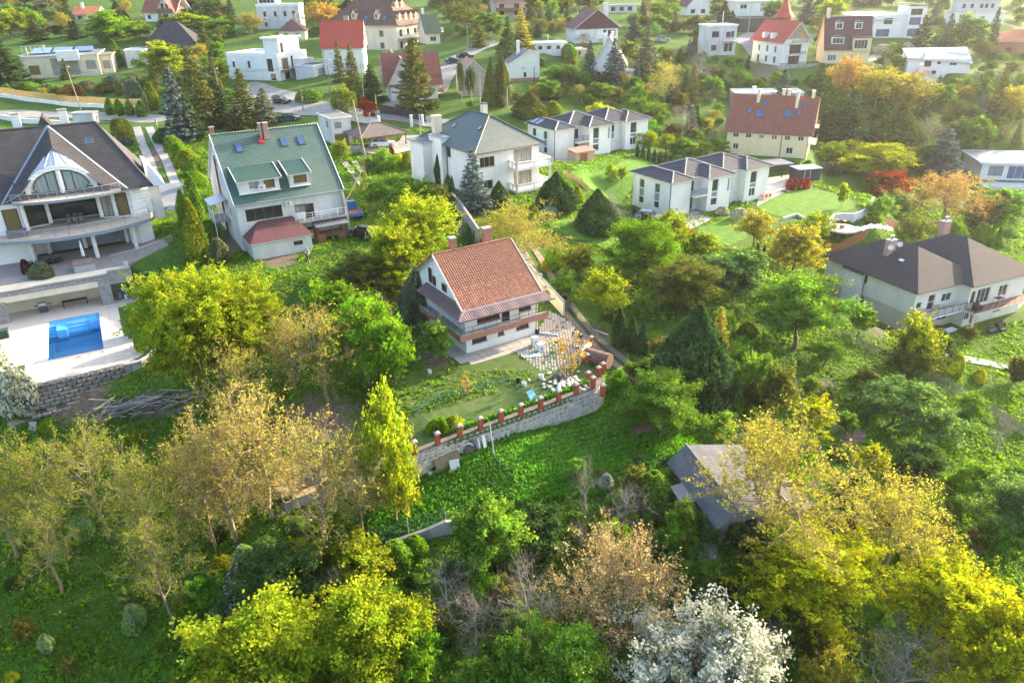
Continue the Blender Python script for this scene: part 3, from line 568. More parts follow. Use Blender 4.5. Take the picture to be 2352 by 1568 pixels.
# ------------------------------------------------------------------ house building kit
def pl(name, c, c2=None, **k): return mat(name, c, c2 or tuple(v*.88 for v in c), **{**dict(sc=.7, rough=.9, bump=.25, bsc=20), **k})
WHITE = pl('white_render', (.76, .75, .72), (.64, .63, .60), sc=.55, stretch=(1, 1, .3), detail=7); OLDWHITE = pl('weathered_render', (.62, .62, .60), (.46, .46, .45), sc=.5, stretch=(1, 1, .35)); CREAM = pl('cream_render', (.70, .62, .47), (.60, .52, .39), sc=.6, stretch=(1, 1, .35), detail=7); BEIGE = pl('beige_render', (.68, .57, .44)); YELLOW = pl('yellow_render', (.72, .60, .36))
PINK = pl('pink_render', (.52, .40, .34)); GREY = pl('grey_render', (.33, .34, .36)); LGREY = pl('light_grey_render', (.52, .53, .54)); MINT = pl('pale_mint_render', (.66, .70, .62)); ANTH = pl('anthracite_panel', (.035, .04, .05), rough=.5)
CONCW = mat('stained_concrete', (.36, .35, .33), (.22, .215, .20), sc=1.1, bump=.5, bsc=15, stretch=(1, 1, .5)); FASC = pl('white_fascia', (.78, .78, .78), rough=.6)
BRICK = brickmat('red_brick', (.42, .13, .07), (.32, .09, .05), (.35, .3, .27)); SALMON = brickmat('salmon_brick', (.50, .25, .18), (.44, .2, .14), (.5, .44, .38))
FRW = mat('white_frame', (.78, .78, .78), rough=.4, bump=0); FRB = mat('brown_frame', (.12, .05, .025), (.17, .08, .04), rough=.5, sc=9); FRO = mat('pine_frame', (.45, .22, .07), (.55, .3, .1), rough=.5, sc=9); FRD = mat('dark_frame', (.03, .03, .033), rough=.4)
GL = glass('window_glass'); GLC = mat('curtained_glass', (.33, .34, .33), (.20, .21, .21), sc=2, rough=.15, stretch=(6, 6, .2), spec=.6); GLB = glass('blue_glass', (.05, .11, .25), .1); GLW = glass('warm_glass', (.16, .12, .05), .1); SHUT = mat('grey_shutter', (.22, .25, .30), (.19, .22, .27), rough=.6, wave=('Z', 6, .01)); SHW = mat('white_shutter', (.70, .71, .70), rough=.6, wave=('Z', 6, .01))
METAL = mat('steel_rail', (.55, .56, .58), rough=.35, metal=.8); ZINC = mat('zinc_sheet', (.40, .43, .46), (.34, .37, .41), rough=.35, metal=.7); GUT = mat('dark_gutter', (.07, .065, .06), rough=.5); WIRE = mat('black_cable', (.02, .02, .02))
WOODB = mat('brown_timber', (.16, .075, .035), (.24, .12, .055), sc=5, stretch=(1, 1, .2)); WOODG = mat('grey_timber', (.17, .15, .135), (.26, .24, .22), sc=6, bump=.6, stretch=(.3, .3, 2)); WOODL = mat('light_timber', (.42, .27, .14), (.5, .34, .19), sc=6); PLASTW = mat('white_plastic', (.75, .76, .77), rough=.4)
R_GREEN = mat('green_metal_tiles', (.028, .078, .062), (.04, .098, .078), sc=.6, rough=.35, spec=.6, wave=('X', 1.6, .035)); R_TAN = mat('orange_clay_tile', (.33, .15, .09), (.25, .105, .065), sc=3, rough=.8, bump=.3, rnd=.22)
def tiles(name, c, c2=None, w=1.05): return mat(name, c, c2 or tuple(v*.7 for v in c), sc=1.3, rough=.75, bump=.2, wave=('X', w, .03))
R_DARK = tiles('anthracite_tile', (.032, .041, .06), (.023, .03, .044)); R_CHAR = mat('charcoal_shingle', (.046, .043, .047), (.033, .031, .035), sc=1.5, rough=.85, bump=.3, bsc=25); R_TEAL = mat('dark_green_sheet', (.045, .075, .075), (.06, .09, .09), sc=1, rough=.45, wave=('X', 1.5, .03)); R_BROWN = tiles('brown_tile', (.13, .075, .055), (.10, .055, .042)); R_RED = tiles('red_tile', (.42, .075, .045), (.36, .06, .04)); R_REDB = tiles('red_brown_tile', (.25, .085, .055), (.19, .065, .045)); R_PINK = tiles('faded_clay_tile', (.36, .20, .15), (.28, .15, .11))
R_MAROON = mat('maroon_shingle', (.12, .045, .05), (.085, .035, .04), sc=2, rough=.8, bump=.3); R_BMETAL = mat('brown_profiled_sheet', (.15, .085, .085), (.12, .07, .07), sc=1, rough=.4, spec=.5, wave=('X', 1.25, .045)); R_GREY = mat('grey_felt', (.11, .115, .12), (.16, .16, .16), sc=1, rough=.9, bump=.3); R_ORANGE = tiles('orange_tile', (.5, .17, .08), (.42, .13, .06)); R_ETERNIT = mat('grey_corrugated', (.13, .135, .145), (.085, .085, .09), sc=1.2, rough=.8, bump=.4, stretch=(1, .3, 1)); R_LGREY = mat('pale_flat_roof', (.42, .42, .41), (.34, .34, .335), sc=.6, bump=.2)
def clip(poly, a, b, c):   # keep a*x+b*y >= c
 out = []; n = len(poly)
 for i in range(n):
  p, q = poly[i], poly[(i+1) % n]; fp = a*p[0]+b*p[1]-c; fq = a*q[0]+b*q[1]-c
  if fp >= 0: out.append(p)
  if (fp > 0) != (fq > 0) and abs(fp-fq) > 1e-12 and fp*fq < 0: t = fp/(fp-fq); out.append((p[0]+(q[0]-p[0])*t, p[1]+(q[1]-p[1])*t))
 return out
def courses(mb, P, step=.33, lift=.035, th=.10, slab_k=1, top_k=0):
 """a roof plane P (ccw from above) as a slab with overlapping courses"""
 P = [Vector(p) for p in P]; n = Vector((0, 0, 0))
 for i in range(len(P)): n += (P[i]-P[0]).cross(P[(i+1) % len(P)]-P[0])
 n.normalize()
 if n.z < 0: P = P[::-1]; n = -n
 u = Vector((0, 0, 1)).cross(n)
 u = u.normalized() if u.length > 1e-4 else Vector((1, 0, 0)); s = n.cross(u)
 if s.z < 0: s = -s; u = -u
 mb.k = slab_k; b = len(mb.v); k = len(P); mb.v += [tuple(p-n*th) for p in P]+[tuple(p) for p in P]
 fs = [tuple(b+i for i in range(k))[::-1]]+[(b+i, b+(i+1) % k, b+k+(i+1) % k, b+k+i) for i in range(k)]+[tuple(b+k+i for i in range(k))]; mb.f += fs; mb.m += [slab_k]*len(fs)
 mb.k = top_k; o = P[0]; q = [((p-o).dot(u), (p-o).dot(s)) for p in P]; s0 = min(p[1] for p in q); s1 = max(p[1] for p in q)
 m = max(1, int(round((s1-s0)/step))); ds = (s1-s0)/m
 for i in range(m):
  a = s0+i*ds; c = clip(clip(q, 0, 1, a), 0, -1, -(a+ds))
  if len(c) < 3: continue
  top = [o+u*x+s*y+n*(lift-(lift-.006)*(y-a)/ds) for x, y in c]; mb.poly(top)
  low = sorted([p for p in c if abs(p[1]-a) < 1e-6]);
  if len(low) >= 2:
   A, B = low[0], low[-1]; mb.poly([o+u*A[0]+s*A[1]+n*.002, o+u*B[0]+s*B[1]+n*.002, o+u*B[0]+s*B[1]+n*lift, o+u*A[0]+s*A[1]+n*lift])
 return u, s, n
class House:
 def __init__(s, name, key, label, cat='house', group=None, fr=None):
  P, s.h, s.w, s.a, s.d = fr or FR[key]; s.o = thing(name, tuple(P), s.a, label, cat, group); s.P = P
 def F(s, face, x0=0, y0=0, w=None, d=None):
  w = s.w if w is None else w; d = s.d if d is None else d
  return {'f': lambda u, v, n: (x0+u, y0-n, v), 'l': lambda u, v, n: (x0-n, y0+d-u, v), 'r': lambda u, v, n: (x0+w+n, y0+u, v), 'b': lambda u, v, n: (x0+w-u, y0+d+n, v)}[face]
 def body(s, m, holes=None, x0=0, y0=0, w=None, d=None, z0=-1.2, h=None, parent=None, name='wall', top=True, skip='', rev=.14):
  """four walls with openings; holes: face -> [(u, v, width, height, style)]"""
  w = s.w if w is None else w; d = s.d if d is None else d; h = s.h if h is None else h; mb = MB(); W_ = []
  for face in 'flrb':
   if face in skip: continue
   T = s.F(face, x0, y0, w, d); L_ = w if face in 'fb' else d; hs = (holes or {}).get(face, [])
   hs = [q for q in hs if q[0] >= 0.02 and q[0]+q[2] <= L_-.02 and q[1]+q[3] <= h]
   us = sorted({0, L_, *[q[0] for q in hs], *[q[0]+q[2] for q in hs]}); vs_ = sorted({z0, h, *[q[1] for q in hs], *[q[1]+q[3] for q in hs]})
   for i in range(len(us)-1):
    for j in range(len(vs_)-1):
     cu, cv = (us[i]+us[i+1])/2, (vs_[j]+vs_[j+1])/2
     if any(q[0] < cu < q[0]+q[2] and q[1] < cv < q[1]+q[3] for q in hs): continue
     mb.poly([T(us[i], vs_[j], 0), T(us[i+1], vs_[j], 0), T(us[i+1], vs_[j+1], 0), T(us[i], vs_[j+1], 0)])
   for q in hs:
    u, v, ww, hh = q[:4]; c = [(u, v), (u+ww, v), (u+ww, v+hh), (u, v+hh)]; dp = rev if len(q) < 6 or not isinstance(q[5], float) else q[5]
    for k in range(4): a, b = c[k], c[(k+1) % 4]; mb.poly([T(*a, 0), T(*b, 0), T(*b, -dp), T(*a, -dp)][::-1])
    W_.append((T, q, dp))
  if top: mb.poly([(x0, y0, h), (x0+w, y0, h), (x0+w, y0+d, h), (x0, y0+d, h)])
  ob = mb.build(name, m, parent or s.o)
  for T, q, dp in W_: s.window(T, *q[:4], q[4] if len(q) > 4 else 'w', dp)
  return ob
 def window(s, T, u, v, w, h, st='w', dp=.14):
  """st: frame letter, pane letter, number of lights, optional s=sill t=transom d=door r=roller box"""
  fm = {'w': FRW, 'b': FRB, 'o': FRO, 'd': FRD}[st[0]]; pm = {'g': GL, 'c': GLC, 'u': GLB, 'y': GLW, 's': SHUT, 'x': SHW}[st[1] if len(st) > 1 else 'g']; n = int(st[2]) if len(st) > 2 else 2
  mb = MB(); t = .07
  def bx(a, b, c, d, n0, n1):
   q = [T(a, b, n0), T(c, b, n0), T(c, d, n0), T(a, d, n0)]; r = [T(a, b, n1), T(c, b, n1), T(c, d, n1), T(a, d, n1)]; mb.hexa(q, r)
  f0, f1 = -dp-.02, -dp+.05
  bx(u, v, u+w, v+t, f0, f1); bx(u, v+h-t, u+w, v+h, f0, f1); bx(u, v+t, u+t, v+h-t, f0, f1); bx(u+w-t, v+t, u+w, v+h-t, f0, f1)
  for i in range(1, n): x = u+w*i/n; bx(x-t/2, v+t, x+t/2, v+h-t, f0, f1)
  if 't' in st[3:]: bx(u+t, v+h*.68, u+w-t, v+h*.68+t, f0+.004, f1+.004)
  if 'm' in st[3:]: bx(u+t, v+h*.5, u+w-t, v+h*.5+t, f0+.004, f1+.004)
  if 's' in st[3:]: bx(u-.08, v-.06, u+w+.08, v-.005, -dp, .07)
  if 'r' in st[3:]: bx(u+.01, v+h-.2, u+w-.01, v+h-.002, f1+.002, -.02)
  o = mb.build('door' if 'd' in st[3:] else 'window', fm, s.o); p = MB(); z = -dp+.005
  p.poly([T(u+t*.5, v+t*.5, z), T(u+w-t*.5, v+t*.5, z), T(u+w-t*.5, v+h-t*.5, z), T(u+t*.5, v+h-t*.5, z)]); p.build('pane', pm, o); return o
 def tri(s, face, m, h0, rise, ov=0, x0=0, y0=0, w=None, d=None, holes=None, name='gable'):
  w = s.w if w is None else w; d = s.d if d is None else d; T = s.F(face, x0, y0, w, d); L_ = w if face in 'fb' else d; mb = MB()
  mb.poly([T(0, h0, .002), T(L_, h0, .002), T(L_/2, h0+rise, .002)]); mb.poly([T(0, h0, -.25), T(L_/2, h0+rise, -.25), T(L_, h0, -.25)]); o = mb.build(name, m, s.o)
  for q in holes or []: s.window(T, *q[:4], q[4], -.06)
  return o
 def roof(s, kind, m, rise, ov=.5, axis='x', x0=0, y0=0, w=None, d=None, h=None, ovg=None, edge=FASC, step=.34, cap=None, ridge=None, lift=.035, name='roof', th=.12):
  w = s.w if w is None else w; d = s.d if d is None else d; h = s.h if h is None else h; ovg = ov if ovg is None else ovg; mb = MB(); caps = []
  if kind == 'gable':
   if axis == 'x':
    k = rise/(d/2); X0, X1, Y0, Y1 = x0-ovg, x0+w+ovg, y0-ov, y0+d+ov; ym = y0+d/2; ze = h-ov*k; zr = h+rise
    A = [(X0, Y0, ze), (X1, Y0, ze), (X1, ym, zr), (X0, ym, zr)]; B = [(X1, Y1, ze), (X0, Y1, ze), (X0, ym, zr), (X1, ym, zr)]; caps = [(A[3], A[2])]
   else:
    k = rise/(w/2); X0, X1, Y0, Y1 = x0-ov, x0+w+ov, y0-ovg, y0+d+ovg; xm = x0+w/2; ze = h-ov*k; zr = h+rise
    A = [(X0, Y1, ze), (X0, Y0, ze), (xm, Y0, zr), (xm, Y1, zr)]; B = [(X1, Y0, ze), (X1, Y1, ze), (xm, Y1, zr), (xm, Y0, zr)]; caps = [(A[2], A[3])]
   planes = [A, B]
  elif kind == 'hip':
   X0, X1, Y0, Y1 = x0-ov, x0+w+ov, y0-ov, y0+d+ov; L_, D_ = X1-X0, Y1-Y0; half = min(L_, D_)/2; zr = h+rise; r = half if ridge is None else ridge; ze = h
   if L_ >= D_: a, b = (X0+r, (Y0+Y1)/2, zr), (X1-r, (Y0+Y1)/2, zr)
   else: a, b = ((X0+X1)/2, Y0+r, zr), ((X0+X1)/2, Y1-r, zr)
   c = [(X0, Y0, ze), (X1, Y0, ze), (X1, Y1, ze), (X0, Y1, ze)]
   if L_ >= D_: planes = [[c[0], c[1], b, a], [c[1], c[2], b], [c[2], c[3], a, b], [c[3], c[0], a]]; caps = [(a, b), (c[0], a), (c[1], b), (c[2], b), (c[3], a)]
   else: planes = [[c[0], c[1], a], [c[1], c[2], b, a], [c[2], c[3], b], [c[3], c[0], a, b]]; caps = [(a, b), (c[0], a), (c[1], a), (c[2], b), (c[3], b)]
   planes = [[p for i, p in enumerate(q) if p != q[i-1]] for q in planes]
  elif kind == 'shed':
   X0, X1, Y0, Y1 = x0-ov, x0+w+ov, y0-ov, y0+d+ov; sl = {'f': (0, 0, 1, 1), 'b': (1, 1, 0, 0), 'l': (0, 1, 1, 0), 'r': (1, 0, 0, 1)}[axis]
   planes = [[(X0, Y0, h+.15+rise*sl[0]), (X1, Y0, h+.15+rise*sl[1]), (X1, Y1, h+.15+rise*sl[2]), (X0, Y1, h+.15+rise*sl[3])]]
  for q in planes: courses(mb, q, step, lift, th)
  o = mb.build(name, [m, edge], s.o)
  if cap is not None and caps:
   cb = MB()
   for a, b in caps:
    if (Vector(a)-Vector(b)).length < .05: continue
    a = Vector(a)+Vector((0, 0, .03)); b = Vector(b)+Vector((0, 0, .03)); n = max(1, int((b-a).length/.4))
    for i in range(n): p = a+(b-a)*i/n; q = a+(b-a)*(i+1.08)/n; cb.tube([p, q], [.13, .105], 6)
   cb.build('ridge_tiles', cap, s.o)
  return o
 def flat(s, m, over=.25, par=.0, x0=0, y0=0, w=None, d=None, h=None, edge=FASC, th=.22, name='roof'):
  w = s.w if w is None else w; d = s.d if d is None else d; h = s.h if h is None else h; mb = MB(); mb.k = 1
  mb.box(x0-over, y0-over, h+.003, x0+w+over, y0+d+over, h+th); mb.k = 0; g = over*.0+.12; mb.poly([(x0-over+g, y0-over+g, h+th+.004), (x0+w+over-g, y0-over+g, h+th+.004), (x0+w+over-g, y0+d+over-g, h+th+.004), (x0-over+g, y0+d+over-g, h+th+.004)])
  if par:
   mb.k = 1; z0, z1 = h+th+.006, h+th+par; A, B, C, D = x0-over, y0-over, x0+w+over, y0+d+over; t = .2
   mb.box(A, B, z0, C, B+t, z1); mb.box(A, D-t, z0, C, D, z1); mb.box(A, B+t, z0, A+t, D-t, z1); mb.box(C-t, B+t, z0, C, D-t, z1)
  return mb.build(name, [m, edge], s.o)
 def box(s, name, m, x0, y0, z0, x1, y1, z1, parent=None): return MB().box(x0, y0, z0, x1, y1, z1).build(name, m, parent or s.o)
 def chimney(s, x, y, z0, z1, w=.55, d=.55, m=None, cm=None, pots=0):
  mb = MB(); mb.box(x-w/2, y-d/2, z0, x+w/2, y+d/2, z1); c = mb.build('chimney', m or BRICK, s.o); MB().box(x-w/2-.08, y-d/2-.08, z1+.002, x+w/2+.08, y+d/2+.08, z1+.14).build('chimney_cap', cm or CONCW, c)
  for i in range(pots): MB().cyl(x+(i-(pots-1)/2)*.3, y, z1+.14, .09, .5, 8).cyl(x+(i-(pots-1)/2)*.3, y, z1+.66, .17, .05, 8).build('flue_pipe', METAL, c)
  return c
 def skylight(s, T, u, v, w=.8, h=1.2, m=None, fm=None):
  """T maps (across, up the slope, out) to a point on the roof plane"""
  mb = MB(); a, b, c, d = u-w/2, v, u+w/2, v+h; q = lambda n, g=0: [T(a+g, b+g, n), T(c-g, b+g, n), T(c-g, d-g, n), T(a+g, d-g, n)]; mb.hexa(q(-.05), q(.11)); o = mb.build('skylight', fm or GUT, s.o); p = MB(); p.poly(q(.115, .09)); p.build('pane', m or GLB, o); return o
 def rail(s, pts, z, h=1.0, m=None, post=1.1, bars=0, r=.022, bal=0, name='railing', wires=0):
  mb = MB(); pts = [Vector((*p, 0)) for p in pts]
  for a, b in zip(pts[:-1], pts[1:]):
   L_ = (b-a).length; n = max(1, int(round(L_/post)))
   for i in range(n+1): p = a+(b-a)*i/n; mb.bar((p.x, p.y, z), (p.x, p.y, z+h), r*1.1)
   mb.bar((a.x, a.y, z+h), (b.x, b.y, z+h), r*1.3)
   for k in range(wires): zz = z+h*(k+1)/(wires+1); mb.bar((a.x, a.y, zz), (b.x, b.y, zz), r*.55, 3)
   if bal:
    mb.bar((a.x, a.y, z+.08), (b.x, b.y, z+.08), r); nb = int(L_/bal)
    for i in range(1, nb): p = a+(b-a)*i/nb; mb.bar((p.x, p.y, z+.08), (p.x, p.y, z+h), r*.5, 3)
  return mb.build(name, m or METAL, s.o)
 def pipe(s, x, y, z0, z1, m=None, r=.05): return MB().tube([(x, y, z1), (x, y, z0)], r, 6).build('downpipe', m or GUT, s.o)
 def gutter(s, a, b, m=None, r=.07): return MB().tube([a, b], r, 6).build('gutter', m or GUT, s.o)
 def ac(s, T, u, v):
  o = MB().hexa([T(u, v, .02), T(u+.85, v, .02), T(u+.85, v+.6, .02), T(u, v+.6, .02)], [T(u, v, .34), T(u+.85, v, .34), T(u+.85, v+.6, .34), T(u, v+.6, .34)]).build('air_conditioner', PLASTW, s.o)
  mb = MB(); c = [T(u+.32+.22*cos(k*pi/6), v+.3+.22*sin(k*pi/6), .345) for k in range(12)]; mb.poly(c); mb.build('fan_grille', GREY, o); return o
def slope(o, u, s):
 o = Vector(o); u = Vector(u).normalized(); s = Vector(s).normalized(); n = u.cross(s)
 if n.z < 0: n = -n
 return lambda a, b, c: tuple(o+u*a+s*b+n*c)
def wins(n, u0, du, v, w, h, st): return [(u0+i*du, v, w, h, st) for i in range(n)]
def K(x0, y0, s): return lambda x, y: ((x0+x/s)*.588, (y0+y/s)*.588)
def _loc(s, x, y):
 c_, s_ = cos(s.a), sin(s.a); R_ = np.array([[c_, s_, 0], [-s_, c_, 0], [0, 0, 1]]); return R_@(-s.P), R_@ray(x, y)
def onplane(s, x, y, p0, n): o, d = _loc(s, x, y); p0 = np.array(p0, float); n = np.array(n, float); return o+d*(((p0-o)@n)/(d@n))
def fpx(s, face, p, x0=0, y0=0, w=None, d=None):
 w = s.w if w is None else w; d = s.d if d is None else d
 if face == 'f': q = onplane(s, *p, (0, y0, 0), (0, 1, 0)); return q[0]-x0, q[2]
 if face == 'r': q = onplane(s, *p, (x0+w, 0, 0), (1, 0, 0)); return q[1]-y0, q[2]
 q = onplane(s, *p, (x0, 0, 0), (1, 0, 0)); return y0+d-q[1], q[2]
def hx(s, face, a, b, st='wg2', dp=None, **k):
 """opening between a lower-left and an upper-right corner measured on that wall"""
 u0, v0 = fpx(s, face, a, **k); u1, v1 = fpx(s, face, b, **k); q = (min(u0, u1), min(v0, v1), abs(u1-u0), abs(v1-v0), st)
 return q if dp is None else q+(float(dp),)
House.hx = hx; House.fpx = fpx; House.onplane = onplane
# ------------------------------------------------------------------ the tan-roofed house in the middle
def tan_house():
 s = House('house', 'tan', 'white house with orange-brown tile roof, brown metal porch roof and brick-faced balcony'); k = K(1550, 850, 1.493); w, d = s.w, s.d
 g = 2.25; he = 5.0; yb = 11.2; s.d = yb
 hf = [s.hx('f', k(440, 738), k(524, 672), 'dg3s'), s.hx('f', k(590, 690), k(624, 640), 'du1s'), s.hx('f', k(697, 658), k(770, 580), 'dg2s')]
 hf = [(q[0], max(.5, q[1]), q[2], min(q[3], 1.35), q[4]) for q in hf]
 up = [(1.3, 2.85, 2.6, 1.15, 'bg3s'), (4.1, 2.36, .95, 1.95, 'bg1d'), (6.1, 2.9, 1.5, 1.1, 'bg2s')]
 s.body(WHITE, {'f': hf+up, 'l': [(9.3, .8, 1.1, .9, 'dg2s'), (9.2, 3.0, 1.0, 1.0, 'bg1'), (6.4, 5.6, .8, .8, 'bg1'), (4.6, 5.4, .6, .9, 'bg1')][:2]}, h=he)
 s.tri('l', WHITE, he, 3.75, holes=[(6.6, 5.25, .95, .8, 'bg1'), (4.55, 5.15, .6, 1.0, 'bg1'), (3.6, 5.2, .7, 1.6, 'bg1')]); s.tri('r', WHITE, he, 3.75)
 # main roof: plain slab + tiles laid one by one
 ov = .35; kx = 3.75/(yb/2); X0, X1 = -.45, w+.55; A = Vector((X0, -ov, he-ov*kx)); top = Vector((X0, yb/2, he+3.75)); up_ = top-A; SL = up_.length; sv = up_.normalized(); uv = Vector((1, 0, 0)); nv = uv.cross(sv)
 mb = MB(); courses(mb, [A, (X1, A.y, A.z), (X1, top.y, top.z), top], 1.2, .004, .12); courses(mb, [(X1, yb+ov, A.z), (X0, yb+ov, A.z), (X0, yb/2, top.z), (X1, yb/2, top.z)], .32, .035, .12)
 roof = mb.build('roof', [R_TAN, FASC], s.o)
 nc, nr = 36, 21; tw, th = (X1-X0)/nc, SL/nr
 def tile(mb_, o, l=0.0):
  pr = [(0, .018), (.16, .05), (.34, .055), (.5, .02), (.62, .012), (.8, .018), (1.0, .018)]; q0 = [o+uv*(tw*a)+nv*(h_+.03+l) for a, h_ in pr]; q1 = [o+uv*(tw*a)+sv*(th*1.02)+nv*(h_+.004) for a, h_ in pr]; bt = [o+uv*(tw*a)+nv*.004 for a, h_ in pr]
  b = len(mb_.v); mb_.v += [tuple(p) for p in q0+q1+bt]; n = len(pr)
  for i in range(n-1): mb_.f += [(b+i, b+i+1, b+n+i+1, b+n+i), (b+2*n+i, b+2*n+i+1, b+i+1, b+i)]; mb_.m += [0, 0]
 one = MB(); tile(one, Vector((0, 0, 0))); tm = one.mesh('tile', R_TAN); rest = MB()
 for r in range(nr):
  for c in range(nc):
   o = A+uv*(c*tw)+sv*(r*th)+nv*.006
   if r < 8: inst('tile', tm, roof, tuple(o))
   else: tile(rest, o, random.uniform(-.004, .008))
 tag(rest.build('upper_tiles', R_TAN, roof), kind='stuff')
 rm = MB().tube([(0, 0, 0), (.36, 0, 0)], [.14, .115], 8).mesh('ridge_tile', R_TAN)
 for i in range(int((X1-X0)/.36)): inst('ridge_tile', rm, s.o, (X0+i*.36, yb/2, he+3.79))
 mb = MB(); [mb.beam((x, -ov-.02, A.z-.02), (x, yb/2, he+3.75-.02), .05, .26) for x in (X0-.03, X1+.03)]; mb.build('barge_board', FASC, s.o)
 mb = MB(); mb.beam((X0-.06, yb+ov, A.z-.04), (X0-.06, yb/2, he+3.7), .05, .25); mb.build('back_barge_board', WOODB, s.o)
 s.gutter((X0, -ov-.08, A.z-.02), (X1, -ov-.08, A.z-.02), ZINC)
 # porch roof on two sides
 c0, c1 = -1.55, 4.28; zt = 4.92; P = [(-1.35, c0+.1, c1), (w+1.3, c0+.1, c1), (w+.7, -.02, zt), (-.02, -.02, zt)]
 mb = MB(); mb2 = MB()
 def prof(Q):
  Q = [Vector(p) for p in Q]; u = (Q[1]-Q[0]); L_ = u.length; u.normalize(); n = (Q[1]-Q[0]).cross(Q[3]-Q[0]).normalized(); v = n.cross(u); q = [((p-Q[0]).dot(u), (p-Q[0]).dot(v)) for p in Q]; N_ = int(L_/.22)
  for i in range(N_*2):
   a, b = i*.11, (i+1)*.11; c = clip(clip(q, 1, 0, a), -1, 0, -b)
   if len(c) < 3: continue
   f = (lambda x: .035 if int(round(x/.11)) % 2 else -.0)
   mb.poly([Q[0]+u*x+v*y+n*(f(a)+(f(b)-f(a))*(x-a)/.11) for x, y in c])
 prof(P); prof([(-1.35, 8.3, c1), (-1.35, c0+.1, c1), (-.02, -.02, zt), (-.02, 8.3, zt)])
 mb.build('porch_roof', R_BMETAL, s.o)
 MB().beam((-1.35, c0+.1, c1+.04), (-.02, -.02, zt+.05), .22, .05).build('hip_flashing', mat('copper_flashing', (.5, .32, .25), rough=.4, metal=.5), s.o)
 s.gutter((-1.4, c0+.02, c1-.04), (w+1.35, c0+.02, c1-.04), GUT)
 # balcony
 B = MB(); B.box(-1.15, -1.15, 2.1, 5.6, -.004, 2.3).box(5.6, -.9, 2.1, w+.75, -.004, 2.3).box(-1.15, .0, 2.1, -.004, 8.0, 2.3); B.build('balcony_slab', CONCW, s.o)
 for x0, y0, x1, y1 in ((-1.2, -1.2, 5.55, -1.1), (5.6, -.98, w+.8, -.88), (-1.2, -1.1, -1.1, 8.0), (5.5, -1.1, 5.6, -.98)):
  MB().box(x0, y0, 2.02, x1, y1, 2.62).build('brick_parapet', BRICK, s.o); MB().box(x0-.02, y0-.02, 2.623, x1+.02, y1+.02, 2.74).build('coping', CONCW, s.o)
 s.rail([(-1.15, 7.9), (-1.15, -1.15), (5.55, -1.15)], 2.6, .75, GUT, 1.3, wires=1); s.rail([(5.6, -.93), (w+.75, -.93)], 2.6, .75, GUT, 1.3, wires=1)
 MB().tube([(w+.9, -1.3, 4.2), (w+.5, -.3, 3.7), (w+.1, -.15, 3.4), (w+.1, -.12, .3)], .05, 6).build('downpipe', PLASTW, s.o)
 s.chimney(2.3, yb/2+.9, he+2.4, he+4.7, .6, .6); s.chimney(6.2, yb/2+.7, he+2.4, he+5.1, .85, .6)
 # plinth slab in front
 mb = MB()
 pm = MB().box(.02, .02, -.1, .78, .78, .06).mesh('slab', CONC)
 pb = thing('terrace_slabs', tuple(s.P), s.a, 'pale concrete slab walk along the foot of the white house', 'terrace'); pb['kind'] = 'structure'; del pb['category'];
 for i in range(-2, 12):
  for j in range(3):
   if i < -1 and j > 1: continue
   inst('slab', pm, pb, (i*.8, -.85-j*.8, -.012+random.uniform(0, .02)))
 for j in range(9):
  for i in range(2): inst('slab', pm, pb, (-.85-i*.8, .1+j*.8, -.012))
 return s
TAN = tan_house()
